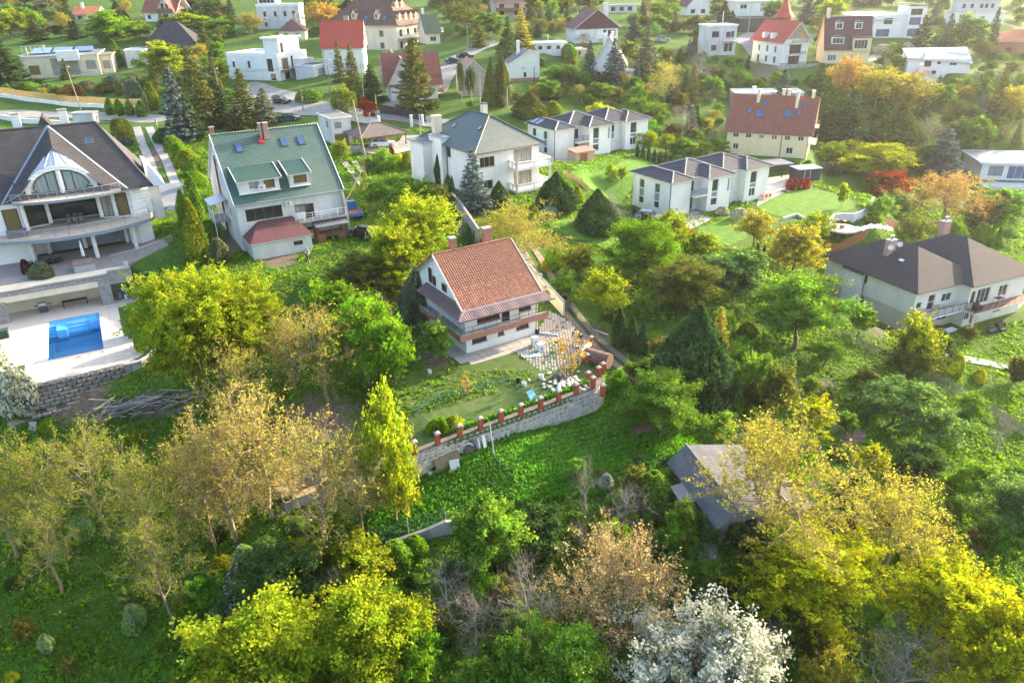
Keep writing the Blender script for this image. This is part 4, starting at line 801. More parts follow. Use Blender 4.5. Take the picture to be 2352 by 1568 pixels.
# ------------------------------------------------------------------ the house with the green metal roof
def green_house():
 s = House('house', 'green', 'tall grey-white house with green metal roof, two dormers and maroon-roofed annex'); k = K(750, 400, 1.28); w, d, h = s.w, s.d, s.h; rise = 6.8
 hf = [s.hx('f', k(275, 600), k(447, 510), 'bg4'), s.hx('f', k(517, 553), k(568, 505), 'bc2r'), s.hx('f', k(572, 580), k(607, 502), 'bg1d'), s.hx('f', k(552, 643), k(643, 613), 'dg2')]
 s.body(CONCW if False else OLDWHITE, {'f': hf, 'l': [(6, 3.2, 1, 2, 'bg1d'), (11, 3.5, .9, 1.1, 'bg1')]}, h=h); s.tri('l', OLDWHITE, h, rise, holes=[(7, 9, 1, 1.3, 'wg1')]); s.tri('r', OLDWHITE, h, rise)
 s.roof('gable', R_GREEN, rise, .5, h=h, ovg=.3, step=.36, cap=R_GREEN, lift=.03)
 kx = rise/(d/2); S = slope((0, -.5, h-.5*kx), (1, 0, 0), (0, 1, kx)); nrm = (0, -kx, 1)
 def onroof(x, y): q = s.onplane(*k(x, y), (0, -.5, h-.5*kx), nrm); return q[0], (q[1]+.5)*math.sqrt(1+kx*kx)
 mb = MB(); [mb.beam((x, -.52, h-.52*kx+.05), (x, d/2, h+rise+.05), .09, .22) for x in (-.32, w+.32)]; mb.build('barge_board', FASC, s.o); s.gutter((-.3, -.58, h-.5*kx), (w+.3, -.58, h-.5*kx), ZINC)
 for x, y in ((242, 250), (467, 220), (552, 212)): a, b = onroof(x, y); s.skylight(S, a, b, .85, 1.45)
 a, b = onroof(352, 204); s.skylight(S, a, b, .7, .8, mat('red_sheet', (.6, .03, .02), rough=.5), mat('red_sheet', (.6, .03, .02)))
 # dormers
 for (xl, yl, xr, yr), sp in (((238, 462, 442, 436), [(0.25, 'wc1s'), (.62, 'by1s')]), ((492, 425, 588, 410), [(.22, 'by2s')])):
  a = s.onplane(*k(xl, yl), (0, -.5, h-.5*kx), nrm); b = s.onplane(*k(xr, yr), (0, -.5, h-.5*kx), nrm); X0, X1 = a[0], b[0]; Y = (a[1]+b[1])/2; Z = h+kx*Y; H_ = 1.75; W_ = X1-X0; dl = H_/(kx-.30)
  hs = [(W_*f, .45, (1.35 if len(sp) > 1 else 1.7), 1.15, st) for f, st in sp]; mb = MB()
  s2 = s.body(OLDWHITE, {'f': [(q[0], q[1]+Z, *q[2:]) for q in hs]}, x0=X0, y0=Y, w=W_, d=dl, z0=Z-.3, h=Z+H_, name='dormer_wall')
  courses(mb2 := MB(), [(X0-.25, Y-.5, Z+H_-.1), (X1+.25, Y-.5, Z+H_-.1), (X1+.25, Y+dl+.1, Z+H_+.04+dl*.31), (X0-.25, Y+dl+.1, Z+H_+.04+dl*.31)], .36, .03, .12); mb2.build('dormer_roof', [R_GREEN, FASC], s.o)
  mb3 = MB(); [mb3.beam((x, Y-.52, Z+H_-.06), (x, Y+dl, Z+H_+.08+dl*.31), .06, .14) for x in (X0-.27, X1+.27)]; mb3.build('dormer_edge', FASC, s.o); MB().box(X0-.1, Y-.3, Z+.02, X1+.1, Y-.004, Z+.08).build('apron_flashing', FASC, s.o)
  if len(sp) > 1: s.ac(lambda u, v, n, X0=X0, Y=Y: (X0+u, Y-n, v), 2.35, Z+.35)
 s.ac(s.F('f'), *s.fpx('f', k(467, 516))); s.chimney(6.3, d/2-.9, h+rise-1.5, h+rise+.9, 1.15, .7, SALMON, CONCW); MB().tube([(6.1, d/2-1.35, h+rise-2.2), (6.1, d/2-1.35, h+rise+2)], .09, 8).build('flue_pipe', WIRE, s.o); s.chimney(.2, d/2+.6, h+rise-.6, h+rise+.8, .5, .5, BRICK, CONCW)
 s.pipe(-.12, d/2+1, 0, h+4, WOODB, .12)
 # right fin wall, balcony, lean-to
 mb = MB(); mb._add([(w-.02, -1.8, -1.2), (w+.3, -1.8, -1.2), (w+.3, 0, -1.2), (w-.02, 0, -1.2), (w-.02, -1.2, h-2.6), (w+.3, -1.2, h-2.6), (w+.3, 0.002, h-.3), (w-.02, 0.002, h-.3)], [(0, 1, 5, 4), (1, 2, 6, 5), (3, 0, 4, 7), (4, 5, 6, 7)]); mb.build('buttress_wall', CONCW, s.o)
 bx0 = s.fpx('f', k(505, 600))[0]; bz = 2.95; MB().box(bx0, -1.5, bz-.22, w-.03, -.003, bz).build('balcony_slab', CONCW, s.o); s.rail([(bx0+.05, -.1), (bx0+.05, -1.45), (w-.1, -1.45)], bz, 1.0, FRW, 1.1, wires=2);
 # side stair landing with its own little roof
 T = -2.0; MB().box(T, 5.5, 2.6, -.003, 9.0, 2.8).build('landing', CONCW, s.o); s.rail([(-.05, 5.5), (T, 5.5), (T, 9.0)], 2.8, 1.1, FRW, .6, wires=3); courses(m4 := MB(), [(T-.3, 5.2, 5.0), (-.02, 5.2, 5.5), (-.02, 9.2, 5.5), (T-.3, 9.2, 5.0)], .5, .02, .05); m4.build('porch_roof', [ZINC, ZINC], s.o)
 mb = MB(); [mb.bar((T, y, -.5), (T, y, 5.0), .05) for y in (5.5, 7.3, 9.0)]; mb.build('porch_post', FRW, s.o)
 # annex with maroon roof
 ax0, ax1 = s.fpx('f', k(300, 815))[0]+1.1, s.fpx('f', k(562, 780))[0]-.9; A0, A1 = .3, 7.6; dd = 4.3; hh = 2.05
 s.body(OLDWHITE, {'f': [(5.0, .95, 1.15, .55, 'dg1')]}, x0=A0, y0=-dd, w=A1-A0, d=dd-.004, h=hh, name='annex_wall')
 o = .25; zt = 3.55; P0 = (A0-o, -dd-o, hh+.02); P1 = (A1+o, -dd-o, hh+.02); P2 = (A1+o, -.02, zt-.25); P3 = (A0+1.6, -.02, zt); P4 = (A0-o, -1.6, hh+.02); Q = (A0+1.4, -dd+1.5, 2.95)
 mb = MB(); courses(mb, [P0, P1, (A1-1.0, -.02, zt), (A0+2.0, -.02, zt)], .3, .012, .1); courses(mb, [(A0-o, -.5, hh+.02), P0, (A0+2.0, -.02, zt)], .3, .012, .1); courses(mb, [P1, (A1+o, -.02, hh+.02), (A1-1.0, -.02, zt)], .3, .012, .1); mb.build('annex_roof', [R_MAROON, FASC], s.o)
 # lean-to shed of dark boards
 L0, L1 = w-4.3, w-.6; mb = MB()
 for x, y in ((L0, -2.2), (L1, -2.2), (L0, -.1), (L1, -.1), ((L0+L1)/2, -2.2)): mb.box(x, y, -.3, x+.12, y+.12, 2.3)
 mb.box(L0, -2.2, -.3, L0+.05, -.1, 2.2).box(L0, -2.15, -.3, L0+1.0, -2.1, 1.0).box(L1-1, -2.15, -.3, L1, -2.1, .8).box(L0+.1, -1.6, .9, L1, -.3, 1.0); mb.build('lean_to', WOODB, s.o)
 mb = MB(); n = 24
 for i in range(n): x0, x1 = L0-.3+(L1-L0+.6)*i/n, L0-.3+(L1-L0+.6)*(i+1)/n; z = [0, .05][i % 2]; z2 = [.05, 0][i % 2]; mb.poly([(x0, -2.7, 2.2+z), (x1, -2.7, 2.2+z2), (x1, -.02, 2.65+z2), (x0, -.02, 2.65+z)])
 mb.build('corrugated_roof', ZINC, s.o); return s
GREENH = green_house()
# ------------------------------------------------------------------ villa with balustrade balconies and dark green hipped roof
def balustrade(s, pts, z, h=.95):
 mb = MB(); c = MB()
 for a, b in zip(pts[:-1], pts[1:]):
  a = Vector((*a, z)); b = Vector((*b, z)); L_ = (b-a).length; n = int(L_/.24); c.beam(a+Vector((0, 0, h)), b+Vector((0, 0, h)), .2, .1); c.beam(a+Vector((0, 0, .06)), b+Vector((0, 0, .06)), .2, .1)
  for i in range(1, n): p = a+(b-a)*i/n; mb.lathe([(.04, .1), (.07, .3), (.035, .5), (.05, .9)], (p.x, p.y, p.z), 6)
  for p in (a, b, (a+b)/2): c.box(p.x-.12, p.y-.12, z, p.x+.12, p.y+.12, z+h+.12)
 o = mb.build('balusters', WHITE, s.o); o['kind'] = 'stuff'; c.build('balustrade_rail', WHITE, s.o)
def balcony_villa():
 s = House('house', 'balcony_villa', 'white villa with dark green hipped roof and two white balustrade balconies'); c = K(1000, 0, 2.352); e = K(2000, 0, 2.352); w, d, h = s.w, s.d, s.h
 hl = [s.hx('l', c(1640, 1395), c(1685, 1305), 'bg2s'), s.hx('l', c(1755, 1435), c(1785, 1340), 'bg1s')]
 hl = [(q[0], q[1], max(.7, q[2]), max(1.2, q[3]), q[4]) for q in hl]
 hl += [(2.5, 3.6, .9, 1.3, 'bg1s'), (11.3, .6, .9, 1.2, 'bg1s')]
 hf = [(.6, h-2.3, 2.6, 1.5, 'og3s'), (6.6, h-2.75, 3.4, 2.4, 'oc4'), (6.6, .3, 3.4, 2.4, 'oc4'), (.8, .8, 2.0, 1.4, 'og2s')]
 s.body(WHITE, {'l': hl, 'f': hf}, h=h); s.roof('hip', R_TEAL, 4.1, .75, h=h+.02, ridge=5.8, step=.5, lift=.012, cap=R_TEAL, edge=ZINC)
 s.box('parapet_block', WHITE, -.9, 8.6, -1, 2.2, 12.5, h+.9); s.box('parapet_coping', ZINC, -1.0, 8.5, h+.903, 2.3, 12.6, h+1.0); s.flat(R_GREY, .3, 0, -2.6, 11.6, 2.5, 4.5, h-.1, ZINC)
 s.box('side_wing', WHITE, -2.5, 11.7, -1, -.003, 16, h-.12)
 for z in (h-2.85, .25):
  MB().box(5.6, -2.2, z-.25, w+1.0, -.003, z).box(w+.003, -.003, z-.25, w+1.0, 4, z).build('balcony_slab', WHITE, s.o); balustrade(s, [(5.7, -.2), (5.7, -2.1), (w+.9, -2.1), (w+.9, 3.8)], z)
 for x in (5.9, w+.7): s.box('column', CREAM, x-.15, -2.0, -1, x+.15, -1.7, h-3.1)
 s.chimney(.6, 12.4, h-.5, h+3.6, 1.3, 1.0, CREAM, CREAM); s.chimney(9.4, 12.3, h+1, h+4.6, .9, .8, CREAM, GUT)
 k_ = 4.1/(7.2); S = slope((-.75, 0, h), (0, -1, 0), (1, 0, 4.1/(s.w/2+.75)))
 for y, b in ((10.5, 3.6), (4.0, 4.4)): s.skylight(S, -y, b, .6, .9, ZINC)
 s.gutter((-.8, -.75, h+.02), (-.8, d+.75, h+.02)); s.gutter((-.8, -.8, h+.02), (w+.8, -.8, h+.02)); s.pipe(-.1, .1, 0, h); s.pipe(-.1, 8.4, 0, h); return s
BALV = balcony_villa()
# ------------------------------------------------------------------ white semi-detached pair with anthracite hipped roofs
def twin(key, label, near):
 s = House('house', key, label); w, d, h = s.w, s.d, s.h; e = K(2400, 500, 1.92)
 def unit(x0, y0, w_, d_, holes, ov=.55, rise=None, nm='wall', ch='', m=WHITE):
  s.body(m, holes, x0=x0, y0=y0, w=w_, d=d_, h=h, name=nm, top=False); s.roof('hip', R_DARK, rise or (min(w_, d_)/2+ov)*.40, ov, x0=x0, y0=y0, w=w_, d=d_, h=h, cap=CAPM, step=.36, edge=FASC)
 tall = lambda u, ww=1.1, lo='g', up='g': [(u, .8, ww, 1.15, 'w'+lo+'1s'), (u, 1.98, ww, 1.35, 'ws1'), (u, 3.36, ww, 1.5, 'w'+up+'1')]
 L_ = d
 lf = [q for u in (1.6, 5.4) for q in tall(u, 1.25)]
 # front unit (its left side is the long facade), recessed balcony bay, projecting bay
 unit(0, 0, 4.2, 9.4, {'l': lf, 'f': []}, nm='wall')
 a = 3.9; unit(a, 1.4, 8.6, 8, {'f': [(.4, 3.1, 2.0, 2.15, 'wg2d'), (.4, .05, 2.0, 2.15, 'wg2d')]}, nm='bay_wall')
 bx = 6.0 if near else 6.0
 unit(7.0, -1.0, 5.2, 7, {'f': [(.9, .9, 1.4, 1.25, 'wg1s'), (.9, 2.25, 1.4, .9, 'ws1'), (.9, 3.2, 1.4, 2.0, 'wg1'), (4.4, 2.8, .5, 2.2, 'ws1')]}, nm='projecting_wall')
 unit(11.9, .8, 8.0, 8.6, {'f': [(2.0, 1.6, 1.6, .2, 'ws1'), (1.0, 2.3, 1.5, 1.1, 'ws1'), (1.0, 3.45, 1.5, 1.6, 'wg1s')]}, nm='second_wall')
 unit(16.0, -.6, 5.6, 7.0, {'f': [(1.2, .9, 1.5, 1.4, 'wg2s'), (1.2, 2.4, 1.5, .7, 'ws1'), (1.2, 3.15, 1.5, 2.0, 'wg1')], 'r': [(2, 3.0, 2.2, 2.2, 'wg2d'), (2, .1, 2.2, 2.2, 'wg2d')]}, nm='second_projecting_wall')
 s.box('balcony_slab', WHITE, 4.3, -1.0, 2.75, 7.0-.003, 1.39, 3.0); s.rail([(4.35, -.95), (6.95, -.95)], 3.0, 1.0, GUT, 1.3, bal=.13); s.rail([(4.35, 1.2), (4.35, -.95)], 3.0, 1.0, GUT, 1.3, bal=.13)
 s.box('balcony_slab', WHITE, 21.65, 1.5, 2.75, 23.4, 6, 3.0); s.rail([(21.7, 1.5), (23.35, 1.5), (23.35, 6)], 3.0, 1.0, GUT, 1.3, bal=.2); s.box('column', WHITE, 23.0, 1.6, -.5, 23.3, 1.9, 2.74)
 s.pipe(-.08, .15, 0, h); s.pipe(-.08, 9.2, 0, h, FRW); s.pipe(12.3, -.9 if near else -.9, 0, h); s.pipe(4.3, -.1, 0, h)
 s.ac(s.F('f', 12.6, .78), .3, .2)
 if not near:
  S = slope((-.55, 9.9, h), (0, -1, 0), (1, 0, .40)); [s.skylight(S, q, .4, 1.3, 1.9, GLB) for q in (2.0, 3.6)]
 return s
CAPM = mat('glazed_ridge_tile', (.24, .22, .21), (.3, .28, .27), rough=.25, spec=.8)
TWN = twin('twin_near', 'white semi-detached house with anthracite hipped roofs beside the striped lawn', True)
TWF = twin('twin_far', 'white semi-detached house with anthracite hipped roofs and solar panels behind the balustrade villa', False)
# ------------------------------------------------------------------ big charcoal-roofed house on the right
def right_house():
 s = House('house', 'right_house', 'cream two-storey house with charcoal hipped roof and iron-railed balconies at right edge'); k = K(3200, 880, 1.68); w, d, h = s.w, s.d, s.h
 D = 15.5; hl = [s.hx('l', k(275, 375), k(325, 310), 'wg1s', d=D), s.hx('l', k(248, 520), k(290, 465), 'wg1s', d=D), s.hx('l', k(463, 432), k(512, 378), 'wg1s', d=D), s.hx('l', k(422, 590), k(478, 530), 'wg1s', d=D)]
 hl = [(q[0], q[1], max(.9, q[2]), max(1.1, q[3]), q[4]) for q in hl]
 hf = [(.5, 3.5, 1.0, .9, 'wg1'), (2.6, 2.9, 1.3, 2.2, 'wg1dm'), (5.2, 3.6, 1.9, 1.2, 'wg2s'), (.3, .9, 1.0, 1.1, 'wg1'), (2.4, .05, 1.3, 2.1, 'wg1dm'), (5.3, .8, 2.1, 1.2, 'wg2s')]
 cut = lambda H_, lo: {k_: [q for q in v_ if (q[1] < 2.6) == lo] for k_, v_ in H_.items()}
 s.body(BEIGE2, cut({'l': hl, 'f': hf}, True), d=D, h=2.75, z0=-3.5, top=False, name='lower_wall'); s.body(CREAM2, cut({'l': hl, 'f': hf}, False), x0=.0, y0=.0, d=D, h=h, z0=2.752, top=False, name='upper_wall')
 for z in (.7, 1.9, 2.75): MB().box(-.03, 0, z, -.002, D, z+.03).box(0, -.03, z, w, -.002, z+.03).build('plaster_band', BEIGE, s.o)
 W2 = 11.5; x2 = w-1.4
 hf2 = [(1.6, 2.95, 2.6, 2.2, 'wg3d'), (.4, 3.2, .9, 1.9, 'wg1'), (6.0, 3.3, 1.8, 1.6, 'wg2'), (1.4, .1, 1.5, 2.0, 'wg2d'), (.1, .9, 1.0, 1.1, 'wg2'), (6, .8, 1.6, 1.4, 'wg2')]
 s.body(CREAM2, {'f': hf2}, x0=x2, y0=-1.6, w=W2, d=D-1, h=h, z0=-3, name='second_wall', top=False)
 s.roof('hip', R_CHAR, 3.6, .8, w=w+1.6, d=D, h=h, ridge=6.3, step=.3, lift=.012, edge=GUT); s.roof('hip', R_CHAR, 3.9, .8, x0=x2, y0=-1.6, w=W2, d=D-1, h=h, ridge=6.9, step=.3, lift=.012, edge=GUT, name='second_roof')
 for z, y0 in ((2.65, -1.7),):
  MB().box(-.1, y0, z-.2, x2-.003, -.003, z).build('balcony_slab', WHITE, s.o); s.rail([(-.05, -.1), (-.05, y0+.05), (x2, y0+.05)], z, 1.0, WIRE, 1.3, bal=.13); MB().poly([(-.03, y0+.09, z+.12), (x2, y0+.09, z+.12), (x2, y0+.09, z+.9), (-.03, y0+.09, z+.9)]).build('balcony_screen', FRW, s.o)
 MB().box(x2-.4, -3.3, 2.4, x2+W2, -1.603, 2.62).build('terrace_slab', BEIGE, s.o); mb2 = MB().poly([(x2-.3, -3.2, 2.625), (x2+W2, -3.2, 2.625), (x2+W2, -1.62, 2.625), (x2-.3, -1.62, 2.625)]); mb2.build('terrace_floor', mat('terracotta_floor', (.38, .22, .17)), s.o); s.rail([(x2-.35, -1.7), (x2-.35, -3.25), (x2+W2-.1, -3.25)], 2.62, 1.0, WIRE, 1.3, bal=.13)
 for a, b in ((4.4, 6.4),): s.box('column', BEIGE, x2-.4, -3.25, -.5, x2-.1, -2.95, 2.39)
 q = s.onplane(*k(487, 218), (0, 3.6, h), (0, 1, 0)); s.chimney(3.4, 8.0, h+1.4, h+4.1, 1.35, .8, SALMON, CONCW, 2); s.chimney(x2+7.6, 9.5, h+1.4, h+4.6, 1.4, .8, SALMON, CONCW, 2)
 for x, z in ((2.6, h+3.4), (4.3, h+3.6)):
  dsh = MB(); dsh.lathe([(.02, 0), (.25, .05), (.38, .14), (.37, .15), (.02, .02)], (0, 0, 0), 14, False); o = dsh.build('satellite_dish', PLASTW, s.o); o.location = (x, 7.3, z); o.rotation_euler = (1.2, .3, -.9)
 S = slope((-.8, D+.8, h), (0, -1, 0), (1, 0, 3.6/(w/2+1.6))); s.skylight(S, 10.9, 3.9, .9, .6, FRW)
 s.pipe(-.1, D-4, 0, h, GUT); s.pipe(-.1, D-7.3, -1.5, h, GUT)
 s.body(WHITE, {}, x0=-.75, y0=D-7.2, w=.74, d=3.0, h=h-.3, z0=-3, name='bay_wall'); courses(mb3 := MB(), [(-1.1, D-7.6, h-.25), (.1, D-7.6, h+.15), (.1, D-3.9, h+.15), (-1.1, D-3.9, h-.25)], .3, .01, .1); mb3.build('bay_roof', [R_CHAR, GUT], s.o); T = s.F('l', -.75, 0, 1, D)
 for u, v in ((4.9, 3.3), (5.4, .7)): s.window(T, u, v, 1.3, 1.4, 'wg1s', .02)
 mb = MB(); mb.box(-.75-.3, -1.2, -3.2, -.04, 8.4, -.02); s.box('garage_block', LGREY, -.6, 1.0, -3.2, -.05, 7.5, -.15); s.box('garage_door', SHW, -.68, 2, -3, -.602, 5.5, -.6); MB().tube([(-.9, .8, -.1), (-.9, 7.6, -.1)], .07, 6).tube([(-.9, 7.6, -.1), (-.75, 8.4, 1.4)], .07, 6).build('drain_pipe', ZINC, s.o)
 return s
BEIGE2 = pl('beige_plaster', (.58, .49, .38), (.50, .42, .32), sc=.6, stretch=(1, 1, .35), detail=7); CREAM2 = pl('ivory_plaster', (.74, .71, .63), (.64, .61, .53), sc=.6, stretch=(1, 1, .35), detail=7)
RIGHTH = right_house()
# ------------------------------------------------------------------ timber shed with corrugated roof
def shed():
 s = House('shed', 'shed', 'weathered grey plank shed with corrugated sheet roof under the budding tree', 'shed'); w, d, h = s.w, s.d, s.h; h = 2.15; w = 6.6; d = 7.6; s.w = w; s.d = d
 s.body(WOODG, {'l': [(5.6, .75, 1.3, 1.1, 'dg2'), (3.0, .75, 1.0, 1.0, 'dg2')], 'f': [(1.9, .02, .95, 1.85, 'dg1d'), (3.5, .8, 1.1, .8, 'wg2')]}, h=h); [MB().poly([(0, y, h), (w, y, h), (w, y, h+.15), (.9, y, h+1.0)]).build('gable', WOODG, s.o) for y in (-.004, d+.004)]
 pm = MB();
 for i in range(18):
  z = .02+i*.125
  for u0, u1 in ((0, 1.85), (2.9, 3.45), (4.65, w)):
   if u0 > 3 and not (.72 < z < 1.65) and u0 < 4.6: u1 = w
   pm.hexa([(u0, -.035, z), (u1, -.035, z), (u1, -.003, z), (u0, -.003, z)], [(u0, -.012, z+.12), (u1, -.012, z+.12), (u1, -.003, z+.12), (u0, -.003, z+.12)])
  for y0, y1 in ((0, 1.5), (3.1, 4.5), (5.7, d)): pm.hexa([(-.035, y0, z), (-.003, y0, z), (-.003, y1, z), (-.035, y1, z)], [(-.012, y0, z+.12), (-.003, y0, z+.12), (-.003, y1, z+.12), (-.012, y1, z+.12)])
 tag(pm.build('cladding_boards', WOODG, s.o), kind='stuff')
 for (xa, za, xb, zb) in ((-.62, h-.32, .9, h+1.12), (w+.6, h+.08, .9, h+1.12)):
  n = 60; mb = MB(); y0 = -.55; L_ = d+1.0
  for i in range(n):
   a, b = y0+L_*i/n, y0+L_*(i+1)/n; f = lambda q: .035*sin(q*pi/1) if False else (.0 if q % 2 else .06)
   mb.poly([(xa, a, za+f(i)), (xa, b, za+f(i+1)), (xb, b, zb+f(i+1)), (xb, a, zb+f(i))])
   mb.poly([(xa, a, za+f(i)-.03), (xb, a, zb+f(i)-.03), (xb, b, zb+f(i+1)-.03), (xa, b, za+f(i+1)-.03)])
  mb.build('corrugated_roof', R_ETERNIT, s.o)
 n = 9
 for i in range(n): MB().tube([(.9, -.58+i*(d+1.06)/n, h+1.17), (.9, -.58+(i+1.05)*(d+1.06)/n, h+1.17)], [.12, .10], 8).build('ridge_cap', R_ETERNIT, s.o)
 s.body(WOODG, {}, x0=-1.2, y0=3.3, w=1.19, d=1.8, h=1.7, name='porch_wall'); MB().hexa([(-1.6, 3.0, 1.6), (.1, 3.0, 1.9), (.1, 5.3, 1.9), (-1.6, 5.3, 1.6)], [(-1.6, 3.0, 1.66), (.1, 3.0, 1.96), (.1, 5.3, 1.96), (-1.6, 5.3, 1.66)]).build('porch_roof', WOODG, s.o); return s
SHEDH = shed()
# ------------------------------------------------------------------ villa with curved balconies, terrace and pool
def villa():
 A = at(37, 604, -30.4); a = radians(28); s = House('house', None, 'white villa with curved railed balconies, arched windows and charcoal roof above the pool', fr=(A, 7.3, 14.2, a, 14)); w = 14.2
 k = K(0, 667, 2.352); STR = pl('striped_white_render', (.78, .77, .73), wave=('Z', .8, .03)); DW = R_DARK
 # lower two storeys, recessed in the middle, chamfered ends
 wl = [(-9, 4), (-3.2, 0), (0, 0)]
 def wallrun(pts, z0, z1, m, name='wall'):
  mb = MB()
  for p, q in zip(pts[:-1], pts[1:]): mb.poly([(*p, z0), (*q, z0), (*q, z1), (*p, z1)])
  return mb.build(name, m, s.o)
 outer = [(-9, 3.5), (-3.0, 0), (2.0, -.2), (2.0, 1.6), (4.6, 2.2), (4.6, 3.6), (10.6, 3.6), (10.6, 1.6), (12, 1.4), (14.2, 0), (16.4, 1.6), (16.4, 14), (-9, 14), (-9, 3.5)]
 wallrun(outer, 3.5, 7.3, STR); wallrun([(-9, 3.5), (-3.0, 0), (2.2, -.2), (2.2, 2.2), (13.0, 2.2), (13.0, .6), (14.2, 0), (15.8, 1.2), (15.8, 14), (-9, 14)], -.5, 3.5, STR)
 # glazing of the living floor
 def glaz(x0, y0, x1, y1, z0, z1, n, pm, fm=FRD):
  mb = MB(); A_ = Vector((x0, y0, 0)); B_ = Vector((x1, y1, 0)); u = (B_-A_); L_ = u.length; u.normalize(); nrm = Vector((u.y, -u.x, 0)); P = lambda t, z, o: tuple(A_+u*t+nrm*o+Vector((0, 0, z)))
  def b(t0, z_0, t1, z_1): mb.hexa([P(t0, z_0, .03), P(t1, z_0, .03), P(t1, z_1, .03), P(t0, z_1, .03)], [P(t0, z_0, .1), P(t1, z_0, .1), P(t1, z_1, .1), P(t0, z_1, .1)])
  b(0, z0, L_, z0+.08); b(0, z1-.08, L_, z1)
  for i in range(n+1): t = (L_-.07)*i/n; b(t, z0+.08, t+.07, z1-.08)
  o = mb.build('window', fm, s.o); MB().poly([P(0, z0, .05), P(L_, z0, .05), P(L_, z1, .05), P(0, z1, .05)]).build('pane', pm, o)
 glaz(2.05, -.25, 2.05, -.26, 0, .1, 1, GL)
 glaz(4.6, 3.5, 10.6, 3.5, 3.75, 6.6, 3, GL); glaz(2.1, 1.6, 4.5, 2.15, 3.75, 6.7, 2, GL); glaz(10.65, 1.55, 12.0, 1.4, 3.75, 6.7, 2, GLC); glaz(.2, -.12, 1.8, -.19, 3.75, 6.6, 1, GLW); glaz(12.4, 1.12, 13.7, .34, 3.75, 6.7, 1, GLW)
 glaz(4.0, 2.15, 7.5, 2.15, 0.05, 3.0, 1, SHUT); glaz(7.9, 2.15, 12.4, 2.15, .05, 3.0, 1, SHUT)
 for x, y, z0, z1 in ((2.1, -.9, 0, 3.4), (8.9, -3.2, 0, 3.2), (13.4, -1.4, 0, 3.2), (3.6, 1.9, 0, 3.4), (7.7, 2.0, 0, 3.4), (12.6, 1.6, 0, 3.4), (2.3, -.2, 3.8, 7.1), (4.7, 1.9, 3.8, 7.1), (10.4, 1.4, 3.8, 7.1), (12.1, 1.1, 3.8, 7.1)):
  MB().cyl(x, y, z0, .24, z1-z0, 14).build('column', STR, s.o, smooth=False)
 # curved slabs
 def curvedslab(x0, x1, yb, bul, z0, z1, m, em, name, n=24, back=1.8, y1=0):
  pts = [(x0+(x1-x0)*i/n, yb-bul*sin(pi*i/n)**.8 if 0 < i < n else yb) for i in range(n+1)]; out = pts+[(x1, y1+back), (x0, y1+back)]; o = MB().prism(out, z0, z1).build(name, m, s.o); c = MB()
  for p, q in zip(pts[:-1], pts[1:]): c.hexa([(p[0], p[1]-.06, z0-.02), (q[0], q[1]-.06, z0-.02), (q[0], q[1]-.003, z0-.02), (p[0], p[1]-.003, z0-.02)], [(p[0], p[1]-.06, z1+.04), (q[0], q[1]-.06, z1+.04), (q[0], q[1]-.003, z1+.04), (p[0], p[1]-.003, z1+.04)])
  c.build('slab_edge', em, o); return pts
 TILEF = mat('pale_floor_tiles', (.50, .42, .34), (.42, .36, .29), sc=2); BLUEG = mat('grey_blue_fascia', (.20, .26, .31), (.17, .22, .27), rough=.5)
 p = curvedslab(-2.4, 15.8, -1.6, 3.2, 3.2, 3.55, TILEF, BLUEG, 'balcony_slab', back=4); s.rail([(q[0]+0, q[1]+.08) for q in p[::2]]+[(15.75, .6)], 3.7, 1.0, METAL, 1.3, wires=4, r=.025)
 p = curvedslab(1.6, 13.2, -1.2, 1.5, 7.2, 7.45, TILEF, BLUEG, 'upper_balcony_slab', back=5); s.rail([(q[0]+0, q[1]+.08) for q in p[::2]], 7.45, .95, METAL, 1.2, wires=4, r=.025)
 # roofs
 mb = MB(); E = 7.3; Z = 14.4; o = .6; R0 = (-6, 8, Z); R1 = (12.3, 8, Z); c0, c1, c2, c3 = (-9.6, -.4, E), (16.9, -.4, E), (16.9, 16.4, E), (-9.6, 16.4, E)
 courses(mb, [c0, c1, R1, R0], .34, .035, .15); courses(mb, [c1, c2, R1], .34, .035, .15); courses(mb, [c2, c3, R0, R1], .34, .035, .15); courses(mb, [c3, c0, R0], .34, .035, .15); mb.build('roof', [R_CHARTILE, BLUEG], s.o)
 ap = Vector((7.0, 5.9, Z+.35)); l0, r0 = Vector((.6, -1.0, E+.15)), Vector((14.0, -1.0, E+.15)); bk = Vector((6.2, 8.4, Z+.35)); mb = MB()
 # cross gable: two dark flanks meeting the glazed cone
 lf = Vector((2.9, -1.0, E+1.2)); rf = Vector((11.2, -1.0, E+1.2)); tp = Vector((7.0, 2.6, 12.6))
 for Q in ([l0, lf, ap], [lf, tp, ap], [ap, tp, rf], [ap, rf, r0]): courses(mb, Q, .34, .035, .15)
 mb.build('cross_gable_roof', [R_CHARTILE, BLUEG], s.o); cb = MB(); cb.beam(ap, l0, .3, .08).beam(ap, r0, .3, .08); cb.build('valley_flashing', BLUEG, s.o)
 cb = MB(); [cb.tube([a_, b_], .14, 6) for a_, b_ in ((R1, c1), (R0, R1))]; cb.build('ridge_tiles', R_CHARTILE, s.o)
 # arch wall and zinc fan roof
 cx, r_ = 7.0, 3.9; zb = 7.47; y = .55; n = 20; mb = MB(); arc = [(cx-r_*cos(pi*i/n), zb+.5+3.0*sin(pi*i/n)) for i in range(n+1)]; ring = [(cx-(r_-.55)*cos(pi*i/n), zb+.5+2.5*sin(pi*i/n)) for i in range(n+1)]
 for i in range(n):
  (xa, za), (xb, zb_), (xc, zc), (xd, zd) = arc[i], arc[i+1], ring[i+1], ring[i]; mb.hexa([(xd, y-.5, zd), (xc, y-.5, zc), (xc, y+.3, zc), (xd, y+.3, zd)], [(xa, y-.5, za), (xb, y-.5, zb_), (xb, y+.3, zb_), (xa, y+.3, za)])
